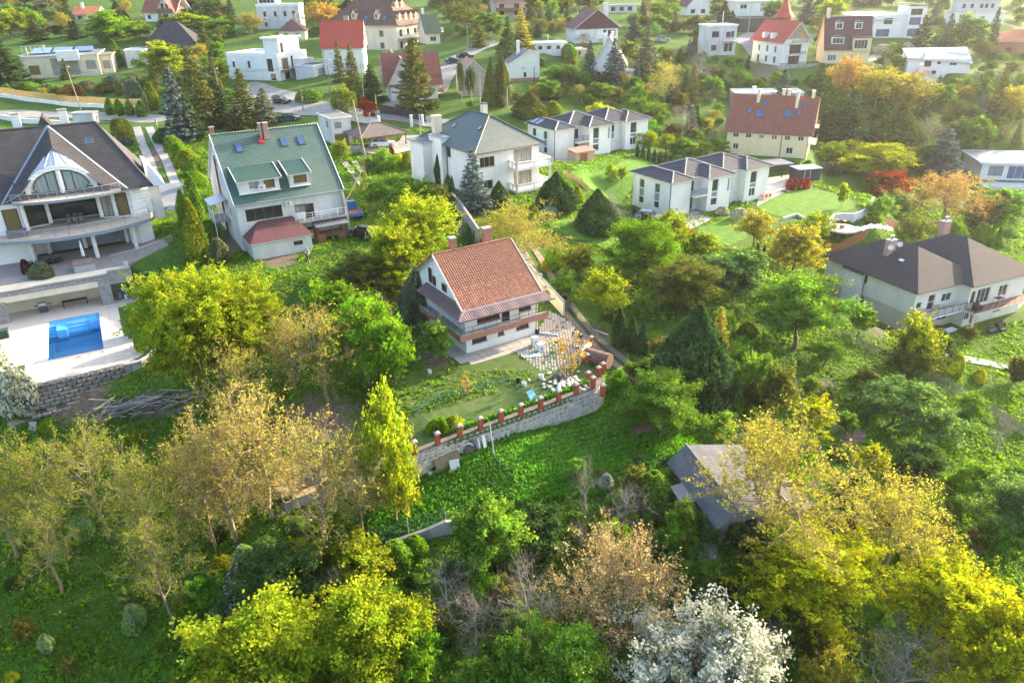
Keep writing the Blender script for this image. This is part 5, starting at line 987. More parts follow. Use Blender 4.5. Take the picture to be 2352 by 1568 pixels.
 mb.build('arch_wall', STR, s.o)
 mb = MB(); mb.poly([(x, y-.02, z) for x, z in ring][::-1]); mb.box(cx-r_, y-.2, zb-.1, cx+r_, y-.03, zb+.52); mb.build('arch_infill', STR, s.o)
 MB().cyl(cx, y-.25, zb, .3, 2.9, 12).build('column', STR, s.o)
 for sg in (-1, 1):
  P = [(cx+sg*.4, zb+.1), (cx+sg*2.2, zb+.1), (cx+sg*3.0, zb+1.0), (cx+sg*2.5, zb+2.0), (cx+sg*1.5, zb+2.65), (cx+sg*.4, zb+2.85)]; f = MB()
  for q0, q1 in zip(P, P[1:]+P[:1]): f.beam((q0[0], y-.26, q0[1]), (q1[0], y-.26, q1[1]), .08, .08)
  f.beam((cx+sg*1.4, y-.26, zb+.1), (cx+sg*1.4, y-.26, zb+2.6), .08, .06); o_ = f.build('arched_window', FRD, s.o); MB().poly([(x, y-.24, z) for x, z in (P if sg < 0 else P[::-1])][::-1]).build('pane', CURT, o_)
 ape = Vector((cx, 3.6, 12.9)); mb = MB(); m2 = MB()
 for i in range(n):
  a_ = Vector((arc[i][0]*1, y-.35, arc[i][1]+.03)); b_ = Vector((arc[i+1][0], y-.35, arc[i+1][1]+.03)); mb.poly([a_, b_, ape])
  if i % 2 == 0: m2.bar(a_+Vector((0, 0, .03)), ape+Vector((0, 0, .03)), .03)
 mb.build('fan_roof', ZINCL, s.o); m2.build('standing_seams', ZINCL, s.o)
 for sg in (-1, 1): MB().hexa([(cx+sg*4.4-.6, -.6, 7.46), (cx+sg*4.4+.6, -.6, 7.46), (cx+sg*4.4+.6, 1.6, 7.46), (cx+sg*4.4-.6, 1.6, 7.46)], [(cx+sg*4.4-.5, .4, 9.3), (cx+sg*4.4+.5, .4, 9.3), (cx+sg*4.4+.5, 1.6, 9.5), (cx+sg*4.4-.5, 1.6, 9.5)]).build('dormer_cheek', R_CHARTILE, s.o)
 # conservatory side roof, chimneys, skylights
 mb = MB(); mb.hexa([(16.5, 3, 6.6), (18.6, 3.2, 6.4), (18.6, 9, 6.4), (16.5, 9, 6.6)], [(16.5, 3.6, 9.6), (17.0, 3.8, 9.3), (17.0, 8.4, 9.3), (16.5, 8.4, 9.6)]); mb.build('side_bay_roof', ZINCL, s.o); s.box('side_bay', WHITE, 16.42, 3.8, 2, 17.8, 8.6, 6.39)
 for x in (3.5, 8.8): s.chimney(x, 11.0, 11, Z+1.4, .95, .8, STR, CONCW)
 mb = MB(); mb.hexa([(5, 9, Z-1.5), (8, 9, Z-1.5), (8, 13, Z-1.5), (5, 13, Z-1.5)], [(6.4, 9, Z+1.0), (6.6, 9, Z+1.0), (6.6, 13, Z+1), (6.4, 13, Z+1)]); mb.build('rear_dormer', R_CHARTILE, s.o)
 kx = (Z-E)/8.6; S = slope((0, -.4, E), (1, 0, 0), (0, 1, kx)); [s.skylight(S, x, 7.6, .9, 1.3, GLB, METAL) for x in (-.6, 12.0-.9)]
 # things on the living-floor balcony
 return s
R_CHARTILE = mat('charcoal_concrete_tile', (.055, .053, .056), (.042, .04, .043), sc=.9, rough=.8, bump=.25); ZINCL = mat('light_zinc', (.45, .50, .55), (.40, .45, .50), rough=.4, metal=.5); CURT = mat('curtain_behind_glass', (.30, .36, .36), (.16, .2, .2), sc=1.5, rough=.12, stretch=(9, 9, .2), spec=.6)
VIL = villa()
# ------------------------------------------------------------------ pool terrace
def pool_terrace():
 zd = -33.5; DECK = mat('pool_deck_stone', (.56, .49, .42), (.50, .43, .37), sc=1.2, bump=.2); COPE = mat('pool_coping', (.6, .52, .45)); STN = mat('grey_cut_stone', (.36, .34, .32), (.24, .23, .22), sc=3, bump=.6, rnd=.25)
 px = [(-30, 838), (36, 834), (70, 884), (150, 866), (284, 834), (330, 812), (342, 800), (330, 790), (278, 762), (268, 716), (300, 690), (265, 660), (40, 700), (-30, 740)]; P = [at(x, y, zd)[:2] for x, y in px]
 P = [np.array(p) for p in P]; q = [at(97, 742, zd), at(225, 720, zd), at(232, 811, zd), at(89, 841, zd)]; q = [v[:2] for v in q]
 # squared pool frame
 o = q[0]; a = radians(28.5); u = np.array([cos(a), sin(a)]); v = np.array([sin(a), -cos(a)]); L1, L2 = 5.6, 11.0
 T = thing('pool', (o[0], o[1], zd), a, 'blue tiled swimming pool with corner steps sunk in the pale stone terrace', 'swimming pool'); POOLT = brickmat('blue_mosaic', (.07, .42, .78), (.09, .48, .84), (.22, .55, .85), .12, .12, .012, .3)
 W_, L_ = 5.6, 10.8
 # local: x along the house, y negative towards the camera
 mb = MB(); mb.poly([(0, -L_, -1.5), (W_, -L_, -1.5), (W_, 0, -1.5), (0, 0, -1.5)])
 for a_, b_ in (((0, 0), (0, -L_)), ((0, -L_), (W_, -L_)), ((W_, -L_), (W_, 0)), ((W_, 0), (0, 0))): mb.poly([(*a_, -1.5), (*b_, -1.5), (*b_, 0), (*a_, 0)])
 mb.build('basin', POOLT, T)
 for i in range(5): MB().box(.01+0, -.5-.42*(i+1), -1.49, 1.3, -.5-.42*i, -.25-.25*i).build('step', POOLT, T)
 MB().box(.01, -.5, -1.49, 1.3, -.01, -.1).build('step', POOLT, T)
 MB().box(1.31, -2.6, -1.49, 2.3, -.01, -.22).build('bench_block', POOLT, T); MB().box(2.31, -.9, -1.49, 4.5, -.01, -.35).build('bench_block', POOLT, T)
 for i in range(3): MB().box(2.31, -.91-.45*(i+1), -1.49, 4.5, -.91-.45*i, -.6-.28*i).build('step', POOLT, T)
 MB().box(4.51, -1.8, -1.49, W_-.01, -.01, -.2).build('bench_block', POOLT, T)
 mb = MB(); mb.lathe([(.95, 0), (1.0, .01), (1.0, 0)], (W_*.55, -L_+1.7, -1.49), 24, False).cyl(W_*.55, -L_+1.7, -1.49, .2, .015, 12); mb.build('drain_ring', BLUED, T)
 wm = bpy.data.materials.new('pool_water'); wm.use_nodes = True; N_ = wm.node_tree.nodes; N_.remove(N_['Principled BSDF']); t_ = N_.new('ShaderNodeBsdfTransparent'); t_.inputs[0].default_value = (.80, .95, 1, 1); g_ = N_.new('ShaderNodeBsdfGlossy'); g_.inputs['Roughness'].default_value = .03; fr_ = N_.new('ShaderNodeFresnel'); fr_.inputs[0].default_value = 1.33; mx_ = N_.new('ShaderNodeMixShader'); wl = wm.node_tree.links; wl.new(fr_.outputs[0], mx_.inputs[0]); wl.new(t_.outputs[0], mx_.inputs[1]); wl.new(g_.outputs[0], mx_.inputs[2]); wl.new(mx_.outputs[0], N_['Material Output'].inputs[0])
 # the basin is empty of furniture and the water lies low
 MB().poly([(0, -L_, -1.12), (W_, -L_, -1.12), (W_, 0, -1.12), (0, 0, -1.12)]).build('water', wm, T)
 g = .38
 for x0, y0, x1, y1 in ((-g, 0, W_+g, g), (-g, -L_-g, W_+g, -L_), (-g, -L_, 0, 0), (W_, -L_, W_+g, 0)):
  n = max(1, int(max(x1-x0, y1-y0)/.75))
  for i in range(n):
   if x1-x0 > y1-y0: MB().box(x0+(x1-x0)*i/n+.006, y0, -.06, x0+(x1-x0)*(i+1)/n-.006, y1, .035).build('coping_stone', COPE, T)
   else: MB().box(x0, y0+(y1-y0)*i/n+.006, -.06, x1, y0+(y1-y0)*(i+1)/n-.006, .035).build('coping_stone', COPE, T)
 # deck slabs laid around it, each one a piece; cut to the deck outline
 D = thing('pool_deck', (o[0], o[1], zd), a, None, None); D['kind'] = 'structure'
 ca, sa = cos(a), sin(a); loc = [((p[0]-o[0])*ca+(p[1]-o[1])*sa, -(p[0]-o[0])*sa+(p[1]-o[1])*ca) for p in P]
 def inside(x, y):
  r = False; j = len(loc)-1
  for i in range(len(loc)):
   xi, yi = loc[i]; xj, yj = loc[j]
   if ((yi > y) != (yj > y)) and x < (xj-xi)*(y-yi)/(yj-yi+1e-9)+xi: r = not r
   j = i
  return r
 st = 1.0;
 sm = MB().box(.008, .008, -.12, st-.008, st-.008, .02).mesh('deck_slab', DECK)
 for i in range(-6, 16):
  for j in range(-15, 9):
   x, y = i*st-g+st*.0, j*st+g
   if x+st > -g+.01 and x < W_+g-.01 and y+st > -L_-g+.01 and y < g-.01:
    if x < -g+.01 or x+st > W_+g+.5: pass
    else: continue
   if inside(x+st/2, y+st/2): inst('deck_slab', sm, D, (x, y, 0))
 ar = MB(); LL = loc if sum(loc[i][0]*loc[(i+1) % len(loc)][1]-loc[(i+1) % len(loc)][0]*loc[i][1] for i in range(len(loc))) > 0 else loc[::-1]
 # base under the slabs with the basin left open: four pieces clipped
 for (A_, B_, C_) in ((-1, 0, g), (1, 0, W_+g)):
  c = clip(LL, A_, B_, C_)
  if len(c) > 2: ar.poly([(x, y, -.004) for x, y in c])
 for (B_, C_) in ((1, g), (-1, L_+g)):
  c = clip(clip(clip(LL, 1, 0, -g), -1, 0, -(W_+g)), 0, B_, C_)
  if len(c) > 2: ar.poly([(x, y, -.004) for x, y in c])
 for i in range(len(LL)): p_, q_ = LL[i], LL[(i+1) % len(LL)]; ar.poly([(*p_, -.4), (*q_, -.4), (*q_, -.004), (*p_, -.004)])
 ar.build('deck_base', DECK, D)
 # covered recess under the terrace, stone faced parapet
 S_ = thing('terrace_wall', (o[0], o[1], zd), a, 'stone-faced retaining wall of the villa terrace with an open barbecue recess above the pool', 'wall'); bl = MB().box(0, 0, 0, .27, .06, .15).mesh('facing_stone', STN); cnt = [0]
 def facing(x0, z0, x1, z1, y, wv=.27):
  r = 0; z = z0
  while z < z1-.05:
   x = x0-(.13 if r % 2 else 0)
   while x < x1-.05:
    a0, a1 = max(x, x0), min(x+.26, x1)
    if a1-a0 > .08:
     if cnt[0] < 290: inst('facing_stone', bl, S_, (a0, y-.05, z), (0, 0, 0), ((a1-a0-.015)/.27, random.uniform(.8, 1.3), .9)); cnt[0] += 1
     else: REST.box(a0, y-.05, z, a1-.015, y+.01, z+.135)
    x += .27
   r += 1; z += .155
 REST = MB(); yw = 2.0; X0, X1 = -8.0, 7.4
 C_ = MB(); C_.box(X0, yw, 2.36, X1, yw+.35, 3.45).box(X1-1.2, yw, 0, X1, yw+.5, 2.355).box(X0+4.2, yw, 0, X0+5, yw+.5, 2.355).box(X1+1.9, yw, 0, X1+2.4, yw+3.6, 3.8).box(X1, yw, 2.36, X1+1.9, yw+.35, 3.8); C_.build('wall_core', CONCW, S_)
 facing(X1-1.2, 0, X1, 3.0, yw-.02); facing(X0, 3.0, X1, 3.5, yw-.02); facing(X0+4.2, 0, X0+5, 2.4, yw-.02); facing(X1, 2.6, X1+2.4, 3.85, yw-.02); facing(X1+1.9, 0, X1+2.4, 2.6, yw-.02)
 tag(REST.build('upper_facing_stones', STN, S_), kind='stuff')
 MB().box(X0, yw-.04, 2.3, X1-1.2, yw-.003, 2.98).build('beam', CREAM, S_); MB().box(X0+.5, yw+3.05, -.2, X1+2.5, yw+3.25, 2.7).build('back_wall', CREAM, S_); MB().box(X0-.2, yw+.36, 2.72, X1+2.4, yw+4.6, 3.09).build('ceiling_slab', CREAM, S_); MB().box(X1-.1, yw+.5, 0, X1, yw+3.04, 2.7).build('side_wall', CREAM, S_)
 MB().box(X0, yw-.1, 3.52, X1, yw+.4, 3.6).box(X1, yw-.1, 3.87, X1+2.45, yw+.4, 3.95).build('parapet_coping', STN, S_)
 F_ = MB().poly([(X0, yw-.9, .026), (X1+2.4, yw-.9, .026), (X1+2.4, yw+3.04, .026), (X0, yw+3.04, .026)]).build('recess_floor', DECK, S_)
 return o, a, zd
BLUED = mat('dark_blue_tile', (.02, .09, .25)); POOL = pool_terrace()
# ------------------------------------------------------------------ the houses of the upper slope
def simple(name, key, label, m, roofs, holes, cat='house', extra=None, body=True, **kw):
 s = House(name, key, label, cat)
 if body: s.body(m, holes, **kw)
 for r in roofs:
  if r[0] == 'flat': s.flat(r[1], **(r[2] if len(r) > 2 else {}))
  else: s.roof(r[0], r[1], r[2], **(r[3] if len(r) > 3 else {}))
  if r[0] == 'gable':
   kk = r[3] if len(r) > 3 else {}; g = {k: kk[k] for k in ('x0', 'y0', 'w', 'd') if k in kk}; hh = kk.get('h', s.h)
   for f in (('l', 'r') if kk.get('axis', 'x') == 'x' else ('f', 'b')): s.tri(f, m, hh, r[2], **g)
 if extra: extra(s)
 return s
def grid(us, vs_, w, h, st): return [(u, v, w, h, st) for u in us for v in vs_]
def _x(s):
 s.rail([(0, -.02), (s.w, -.02)], 0, .1, GUT)
def far_houses():
 s = simple('house', 'yellow', 'pale yellow house with red-brown gable roof, skylights and four white chimneys', YELLOW, [], {'f': []}, body=False)
 w, h = s.w, 5.0; s.h = h; s.w = w = 16; s.d = 11; c = K(3000, 0, 2.352)
 # the long front faces left-front; its right gable has balconies
 s.body(YELLOW, {'f': [(1.2+i*2.55, 3.4, 1.1, 1.0, 'wg2s') for i in range(6)]+[(1.4, 1.0, 1.1, 1.2, 'wg2s'), (12.0, .7, 1.3, 1.3, 'wg2s')], 'r': [(1.6, .1, 1.3, 2.1, 'wc1d'), (1.8, 2.9, 1.2, 2.0, 'wc1d'), (5.4, .3, 1.4, 1.9, 'wg1d'), (7.2, 2.9, 1.2, 2.0, 'wg1')]}, h=h)
 s.roof('gable', R_REDB, 6.2, .5, ovg=.7, step=.35, cap=R_REDB); s.tri('l', YELLOW, h, 6.2); s.tri('r', YELLOW, h, 6.2, holes=[(4.4, 6.2, 1.2, 2.0, 'wc1')])
 kx = 6.2/5.5; S = slope((0, -.5, h-.5*kx), (1, 0, 0), (0, 1, kx)); [s.skylight(S, x, y, a, b) for x, y, a, b in ((3.6, 4.6, .8, 1.2), (5.7, 3.9, 1.5, 1.6), (6.4, 6.6, .8, 1.1), (11.2, 4.2, 1.5, 1.6), (13.3, 4.6, .8, 1.2), (14.2, 6.7, .8, 1.1))]
 for x, y in ((4.9, 4.6), (12.6, 4.0), (9.6, 6.2), (10.6, 6.2), (15.4, 5.6)): s.chimney(x, y, h+4.2, h+7.4, .6, .6, CREAM, CREAM)
 for z in (2.75, 5.6): s.box('balcony_slab', CREAM, w+.01, 1.2 if z < 5 else 3.6, z-.15, w+1.4, 7.6, z); s.rail([(w+.05, 1.25 if z < 5 else 3.65), (w+1.35, 1.25 if z < 5 else 3.65), (w+1.35, 7.5)], z, 1, WOODB, 1.2, bal=.16)
 MB().beam((w+.75, -.5, h-.5*kx), (w+.75, 5.5, h+6.2), .08, .3).beam((w+.75, 11.5, h-.5*kx), (w+.75, 5.5, h+6.2), .08, .3).build('barge_board', WOODL, s.o); s.pipe(w-.1, -.1, 0, h)
 s = simple('outbuilding', 'garage_white', 'small weathered white two-storey outbuilding with flat grey roof and brown garage door', OLDWHITE, [('flat', R_GREY, dict(over=.3))], {'f': [(.5, 2.9, 1.3, 1.1, 'bc2'), (.3, .02, 2.4, 1.9, 'by1d')], 'l': [(4.5, 2.7, 1.2, 1.2, 'bc1')]}, 'outbuilding')
 # apartment house
 s = House('apartment_house', 'apartment', 'large cream four-storey house with brown hipped roof full of small gabled dormers'); h = 7.0; w = s.w; s.d = 24; s.h = h
 s.body(CREAM, {'f': grid([1.5+i*4.2 for i in range(4)], [.6, 3.9], 1.5, 1.9, 'bg2'), 'l': grid([4, 12, 18], [.6, 3.9], 1.4, 1.7, 'by2')}, h=h); s.roof('hip', R_BROWN, 9.0, .9, h=h, ridge=9, step=.5, cap=R_BROWN, lift=.03)
 for z in (.3, 3.5): s.box('balcony_slab', WHITE, 1, -1.5, z-.2, w-1, -.004, z); balustrade(s, [(1.1, -1.4), (w-1.1, -1.4)], z)
 kx = 9/(w/2+.9); ky = 9/9.0
 def dorm(x, y, z, dx, dy, sz=1.0):   # dormer looking along (dx, dy)
  o = MB(); a = Vector((x, y, z)); f = Vector((dx, dy, 0)); r = Vector((-dy, dx, 0))*sz*.55; b = -f*1.9*sz; H = Vector((0, 0, 1.25*sz)); Rz = Vector((0, 0, 2.0*sz))
  q0, q1 = a-r, a+r; o._add([q0, q1, q1+H, q0+H, a+Rz, q0+b, q1+b, q1+b+H, q0+b+H, a+b+Rz], [(0, 1, 2, 4, 3), (0, 3, 8, 5), (1, 6, 7, 2)]); d_ = o.build('dormer', BEIGE, s.o)
  e = MB(); g = f*.25; e._add([q0+H-r*.35+g, a+Rz+g+Vector((0, 0, .12)), q1+H+r*.35+g, q0+H-r*.35+b, a+Rz+b+Vector((0, 0, .12)), q1+H+r*.35+b], [(0, 1, 4, 3), (1, 2, 5, 4)]); e.build('dormer_roof', R_BROWN, d_); W2 = MB(); W2.poly([a-r*.5+f*.03+H*.2, a+r*.5+f*.03+H*.2, a+r*.5+f*.03+H*.95, a-r*.5+f*.03+H*.95]); W2.build('pane', GLW, d_)
 for x in (3.2, 6.6, 9.6, 12.6): dorm(x, .4, h+1.3, 0, -1, 1.2)
 for x in (7.2, 10.2): dorm(x, 3.6, h+4.6, 0, -1, 1.2)
 for y in (7, 15): dorm(.6, y, h+1.6, -1, 0, 1.3)
 S = slope((-.9, 0, h), (0, -1, 0), (1, 0, 9/(w/2+.9))); [s.skylight(S, -y, 2.0, 1.1, 1.7) for y in (4.5, 11)]; s.chimney(w/2, 9, h+7.5, h+10.5, 1, .8, BRICK, CONCW)
 # red roof
 s = House('house', 'red_roof', 'white house with plain bright red sheet roof on the upper street'); s.w = 10.2; s.d = 10.5; w, h = s.w, s.h
 s.body(WHITE, {'f': [(1.2, 3.6, 1.9, 1.6, 'wx1'), (1.2, 1.2, 1.9, 1.2, 'wx1'), (6.5, 3.4, 1.2, 1.3, 'wg1')], 'r': [(2.2, 3.3, .9, 1.5, 'bg1'), (4.4, 2.9, 2.4, 1.8, 'bg3')]}); s.roof('gable', R_RED, 5.6, .5, ovg=.4, step=.36, cap=R_RED); s.tri('l', WHITE, h, 5.6); s.tri('r', WHITE, h, 5.6, holes=[(3.2, h+.8, .6, 1.1, 'bg1'), (6.4, h+.9, .6, 1.1, 'bg1')]); s.chimney(6.2, 5.6, h+4.6, h+6.6, 1.3, .7, SALMON); s.pipe(.3, -.12, 0, h, GUT)
 s = simple('house', 'green_small', 'cream house with green half-hipped roof beside the apartment house', CREAM, [], {'f': [(1.2, .7, 1.8, 1.3, 'wg2')], 'r': [(1, .6, 1.2, 2, 'wg1d'), (4, .6, 1.6, 2, 'wg2d')]}, extra=None)
 s.roof('gable', tiles('moss_green_tile', (.07, .11, .07)), 4.6, .5, step=.4); s.tri('l', CREAM, s.h, 4.6); s.tri('r', WHITE, s.h, 4.6, holes=[(3.4, s.h+.6, 1.5, 1.9, 'wg2')]); s.box('balcony_slab', WHITE, s.w, 1, s.h-.3, s.w+1.5, 8, s.h-.1); s.rail([(s.w, 1), (s.w+1.45, 1), (s.w+1.45, 8)], s.h-.1, 1, FRW, 1.5, bal=.3); s.chimney(.8, 5.4, s.h+3.6, s.h+6, .7, .7, WHITE, WHITE)
 # chalet with two gables
 s = House('house', 'chalet', 'white chalet with steep red-brown roof and deep timber eaves behind the big spruce'); w, h = s.w, 4.0; s.h = h
 s.body(WHITE, {'f': [(2.4, 2.0, 2.0, 1.6, 'dg2'), (6.5, 1.0, 1.2, 1.4, 'dg1')], 'r': [(3.2, 1.4, 1.0, 2.2, 'bg1')]}); s.roof('gable', R_REDB, 5.6, .9, ovg=1.2, step=.38, axis='x'); s.tri('r', WHITE, h, 5.6, holes=[(4.5, h+1.2, .8, 1.4, 'bg1')]); s.tri('l', WHITE, h, 5.6)
 s.roof('gable', R_REDB, 5.0, .8, ovg=1.3, step=.38, axis='y', x0=.0, w=6.0, y0=-.6, d=7, name='cross_roof'); s.body(WHITE, {}, x0=.2, y0=-.55, w=5.6, d=3, name='cross_wall'); s.tri('f', WHITE, h, 5.0, x0=0, y0=-.6, w=6, d=7, holes=[(2.3, h+1, 1.3, 1.3, 'dg1')])
 s.box('balcony', WOODB, w+.01, 1.2, 1.2, w+1.6, 7.5, 1.4); s.box('balcony_front', WOODL, w+1.55, 1.2, 1.4, w+1.65, 7.5, 2.3); s.box('balcony_front', WOODB, 1.9, -1.4, 1.0, 4.6, -1.3, 1.9)
 s = simple('house', 'pink_small', 'small pale house with faded pinkish tile roof between chalet and cypresses', PINK, [('gable', R_PINK, 2.4, dict(axis='y', ov=.4, w=5.4, step=.35))], {'f': [(.6, 2.8, .9, 1.1, 'wg1')], 'r': [(1.0, 2.8, .9, 1.3, 'wg1'), (1.0, .4, .9, 1.6, 'wg1')]}, w=5.4)
 s = House('house', 'mint', 'narrow pale mint house with green lean roof and tall white chimney'); w, h = s.w, s.h
 mb = MB(); mb._add([(0, 0, -1), (w, 0, -1), (w, 0, h+2.5), (w-2.6, 0, h+3.1), (0, 0, h+.4), (0, 6, -1), (w, 6, -1), (w, 6, h+2.5), (w-2.6, 6, h+3.1), (0, 6, h+.4)], [(0, 1, 2, 3, 4), (1, 6, 7, 2), (5, 0, 4, 9), (9, 8, 7, 6, 5)]); mb.build('wall', MINT, s.o); s.window(s.F('f'), 3.3, .9, .6, 1.1, 'dg1', -.05); s.window(s.F('r'), .9, 3.9, 1.0, 1.5, 'wg1', -.05); s.window(s.F('r'), .6, .4, .8, 1.9, 'dg1d', -.05); s.window(s.F('r'), 2.2, .9, 1, 1, 'wg1', -.05)
 mb = MB(); courses(mb, [(w-2.6, -.3, h+3.15), (w+.4, -.3, h+2.45), (w+.4, 6.3, h+2.45), (w-2.6, 6.3, h+3.15)], .4, .02, .12); courses(mb, [(-.4, -.3, h+.3), (w-2.6, -.3, h+3.15), (w-2.6, 6.3, h+3.15), (-.4, 6.3, h+.3)], .4, .02, .12); mb.build('roof', [R_TEAL, FASC], s.o); s.chimney(2.9, 3.5, h+1.6, h+5, .7, .6, WHITE, WHITE); s.ac(s.F('f'), 2.9, 2.8); s.box('stone_plinth', BRICK, -.03, -.05, -1, w, -.003, .7)
 simple('outbuilding', 'flat_low', 'long low white flat-roofed building with a thin pole on its roof', WHITE, [('flat', ZINC, dict(over=.35))], {'f': grid([1, 3.4, 6], [.8], 1.1, .9, 'dg2')}, 'outbuilding', lambda s: MB().bar((4, 2, s.h), (4, 2, s.h+2.2), .08).build('pole', METAL, s.o))
 simple('outbuilding', 'flat_annex', 'low tan flat-roofed annex with brown railing above', BEIGE, [('flat', R_LGREY, dict(over=.3))], {'f': grid([1, 3.4], [.5], 1, .9, 'dg1')}, 'outbuilding', lambda s: s.rail([(0, -.1), (s.w, -.1), (s.w, 5)], s.h+.2, 1.4, WOODB, 1, bal=.12))
 s = House('house', 'maroon', 'white house with broad maroon gable and tall white chimney'); w, h = s.w, s.h-.3; s.h = h; s.d = 10
 s.body(WHITE, {'f': [(3.0, 1.9, 1.3, 1.5, 'wx1'), (5.4, 1.9, 1.2, 1.5, 'wx1'), (8.4, 1.2, .9, 2.2, 'bg1d'), (9.8, 1.5, 2.4, 1.8, 'bg2')], 'r': [(3, 1.2, .8, .8, 'bg1')]}); s.roof('gable', R_MAROON, 4.6, .8, axis='y', ovg=.8, step=.5, lift=.015); T = s.F('f'); MB().poly([T(-.9, h-.6, .3), T(w+.9, h-.6, .3), T(w/2, h+4.5, .3)]).build('gable_boarding', R_MAROON, s.o)
 s.chimney(w-3, 2.6, h+1, h+6, 1.2, 1, WHITE, WHITE); s.box('balcony_slab', WHITE, w-5.6, -1.6, 1.0, w-.6, -.004, 1.2); s.rail([(w-5.5, -1.5), (w-.7, -1.5)], 1.2, 1, METAL, 1.2, bal=.2)
 s = House('house', 'behind_spruces', 'white steep-gabled house with faded tan roof partly hidden by blue spruces'); w, h = s.w, s.h; s.w = w;
 s.body(WHITE, {'f': [(.8, 1.2, 1.1, 1.3, 'bg1'), (4.8, .8, 1.2, 1.4, 'bg1')], 'r': grid([2, 6], [2.4], 1, 1.4, 'bg1')}, h=h-2); s.roof('gable', R_PINK, 6.0, .6, axis='y', h=h-2, step=.38); s.tri('f', WHITE, h-2, 6.0); s.chimney(2.6, 3, h+1, h+4.6, .8, .8, WHITE, WHITE); s.chimney(4.4, 5, h+1, h+4.9, .8, .8, WHITE, WHITE); s.box('side_porch', LGREY, w, 1, -1, w+2.4, 6, 2.6)
 simple('house', 'box_white', 'shabby white two-storey box house with flat roof, balconies and a thin white flue', OLDWHITE, [('flat', R_LGREY, dict(over=.25, par=.2))], {'f': [(.8, 4.6, 2.0, 1.6, 'bg2'), (4.9, 4.4, 1.3, 1.6, 'bg2'), (6.3, 4.4, .9, 1.7, 'bg1'), (.8, 1.2, 1.6, 1.5, 'bg2'), (4.6, .9, 1.2, 2.1, 'bg1d'), (6, .9, 1, 2.1, 'bg1d')]}, extra=lambda s: (MB().tube([(3.3, -.5, 2.6), (3.3, -.5, 11.2)], .16, 8).build('flue_pipe', FRW, s.o), s.box('balcony_slab', WHITE, 3.7, -1.3, 3.6, s.w+.1, -.004, 3.8), s.rail([(3.8, -1.25), (s.w, -1.25)], 3.8, .9, METAL, 1, bal=.3)))
 s = House('house', 'turret', 'white three-storey house with red gable roof, stacked black balconies and a pointed red turret'); w, h = s.w, s.h; s.d = 13
 hb = [(2.2, .2, 3.6, 2.2, 'bg3d'), (2.2, 3.0, 3.8, 2.2, 'bg3d')]
 s.body(WHITE, {'f': hb, 'l': grid([2.5, 6, 9.5], [.6, 3.2], .9, 1.6, 'dg1')}); s.roof('gable', R_RED, 4.4, .8, axis='y', ovg=1.0, step=.38, cap=R_RED); s.tri('f', WOODL, h, 4.4, holes=[(2.9, h+.2, 2.2, 2.0, 'oc3')])
 for z in (0.0+2.7, 5.6): s.box('balcony_slab', WHITE, 1.6, -1.3, z-.15, w-1.6, -.004, z); mb = MB(); [mb.beam((1.6, -1.3, z+.25+.3*i), (w-1.6, -1.3, z+.25+.3*i), .06, .12) for i in range(3)]; mb.bar((1.6, -1.3, z), (1.6, -1.3, z+1), .06).bar((w-1.6, -1.3, z), (w-1.6, -1.3, z+1), .06); mb.build('balcony_rail', WIRE, s.o)
 MB().box(-3, -3.4, -1.6, w+1.0, -3.1, .5).box(-3, -3.1, -1.6, w+1.0, 0, -.05).build('stone_terrace', CONCW, s.o); mb = MB(); [mb.beam((-3, -3.35, .7+.3*i), (w+1.0, -3.35, .7+.3*i), .08, .13) for i in range(2)]; mb.build('terrace_rail', WIRE, s.o)
 tx, ty = w/2+2.2, 9; MB().cyl(tx, ty, h, 1.9, 5.2, 12).build('turret_wall', WOODB, s.o); MB().lathe([(3.0, 5.1), (1.7, 6.6), (.9, 8.6), (.03, 11.0)], (tx, ty, h), 8, False).build('turret_roof', R_RED, s.o); s.box('chimney', WHITE, w-1.8, 6.5, h, w-.2, 8, h+4.2)
 for i in range(2): s.box('dormer', WHITE, -.6, 4+3.4*i, h+.1, .8, 5.2+3.4*i, h+1.5)
 s = House('house', 'mansard', 'yellow house with tall brown mansard roof and arched white dormer windows'); w = s.w; d = 9; h = s.h
 s.body(YELLOW, {'f': [(1.0, .7, 2.2, 1.5, 'wu3'), (5.4, .7, 2.0, 1.5, 'wu2')], 'r': grid([3], [.8], 1.2, 1.4, 'wg1')}, h=h); mb = MB(); k_ = .55; P0, P1 = (-.4, -.5, h-.2), (w+.4, -.5, h-.2); P2, P3 = (w+.4, 4.6, h+8.2), (-.4, 4.6, h+8.2); courses(mb, [P0, P1, P2, P3], .4, .03, .2); courses(mb, [(w+.4, 9.8, h-.2), (-.4, 9.8, h-.2), P3, P2], .4, .03, .2); mb.build('roof', [R_MAROONT, YELLOW], s.o); s.tri('r', YELLOW, h-.2, 8.2, d=9.3); s.tri('l', YELLOW, h-.2, 8.2, d=9.3); s.chimney(.6, 4.6, h+6, h+10, .9, .8, CREAM, CREAM)
 kx = 8.4/5.1
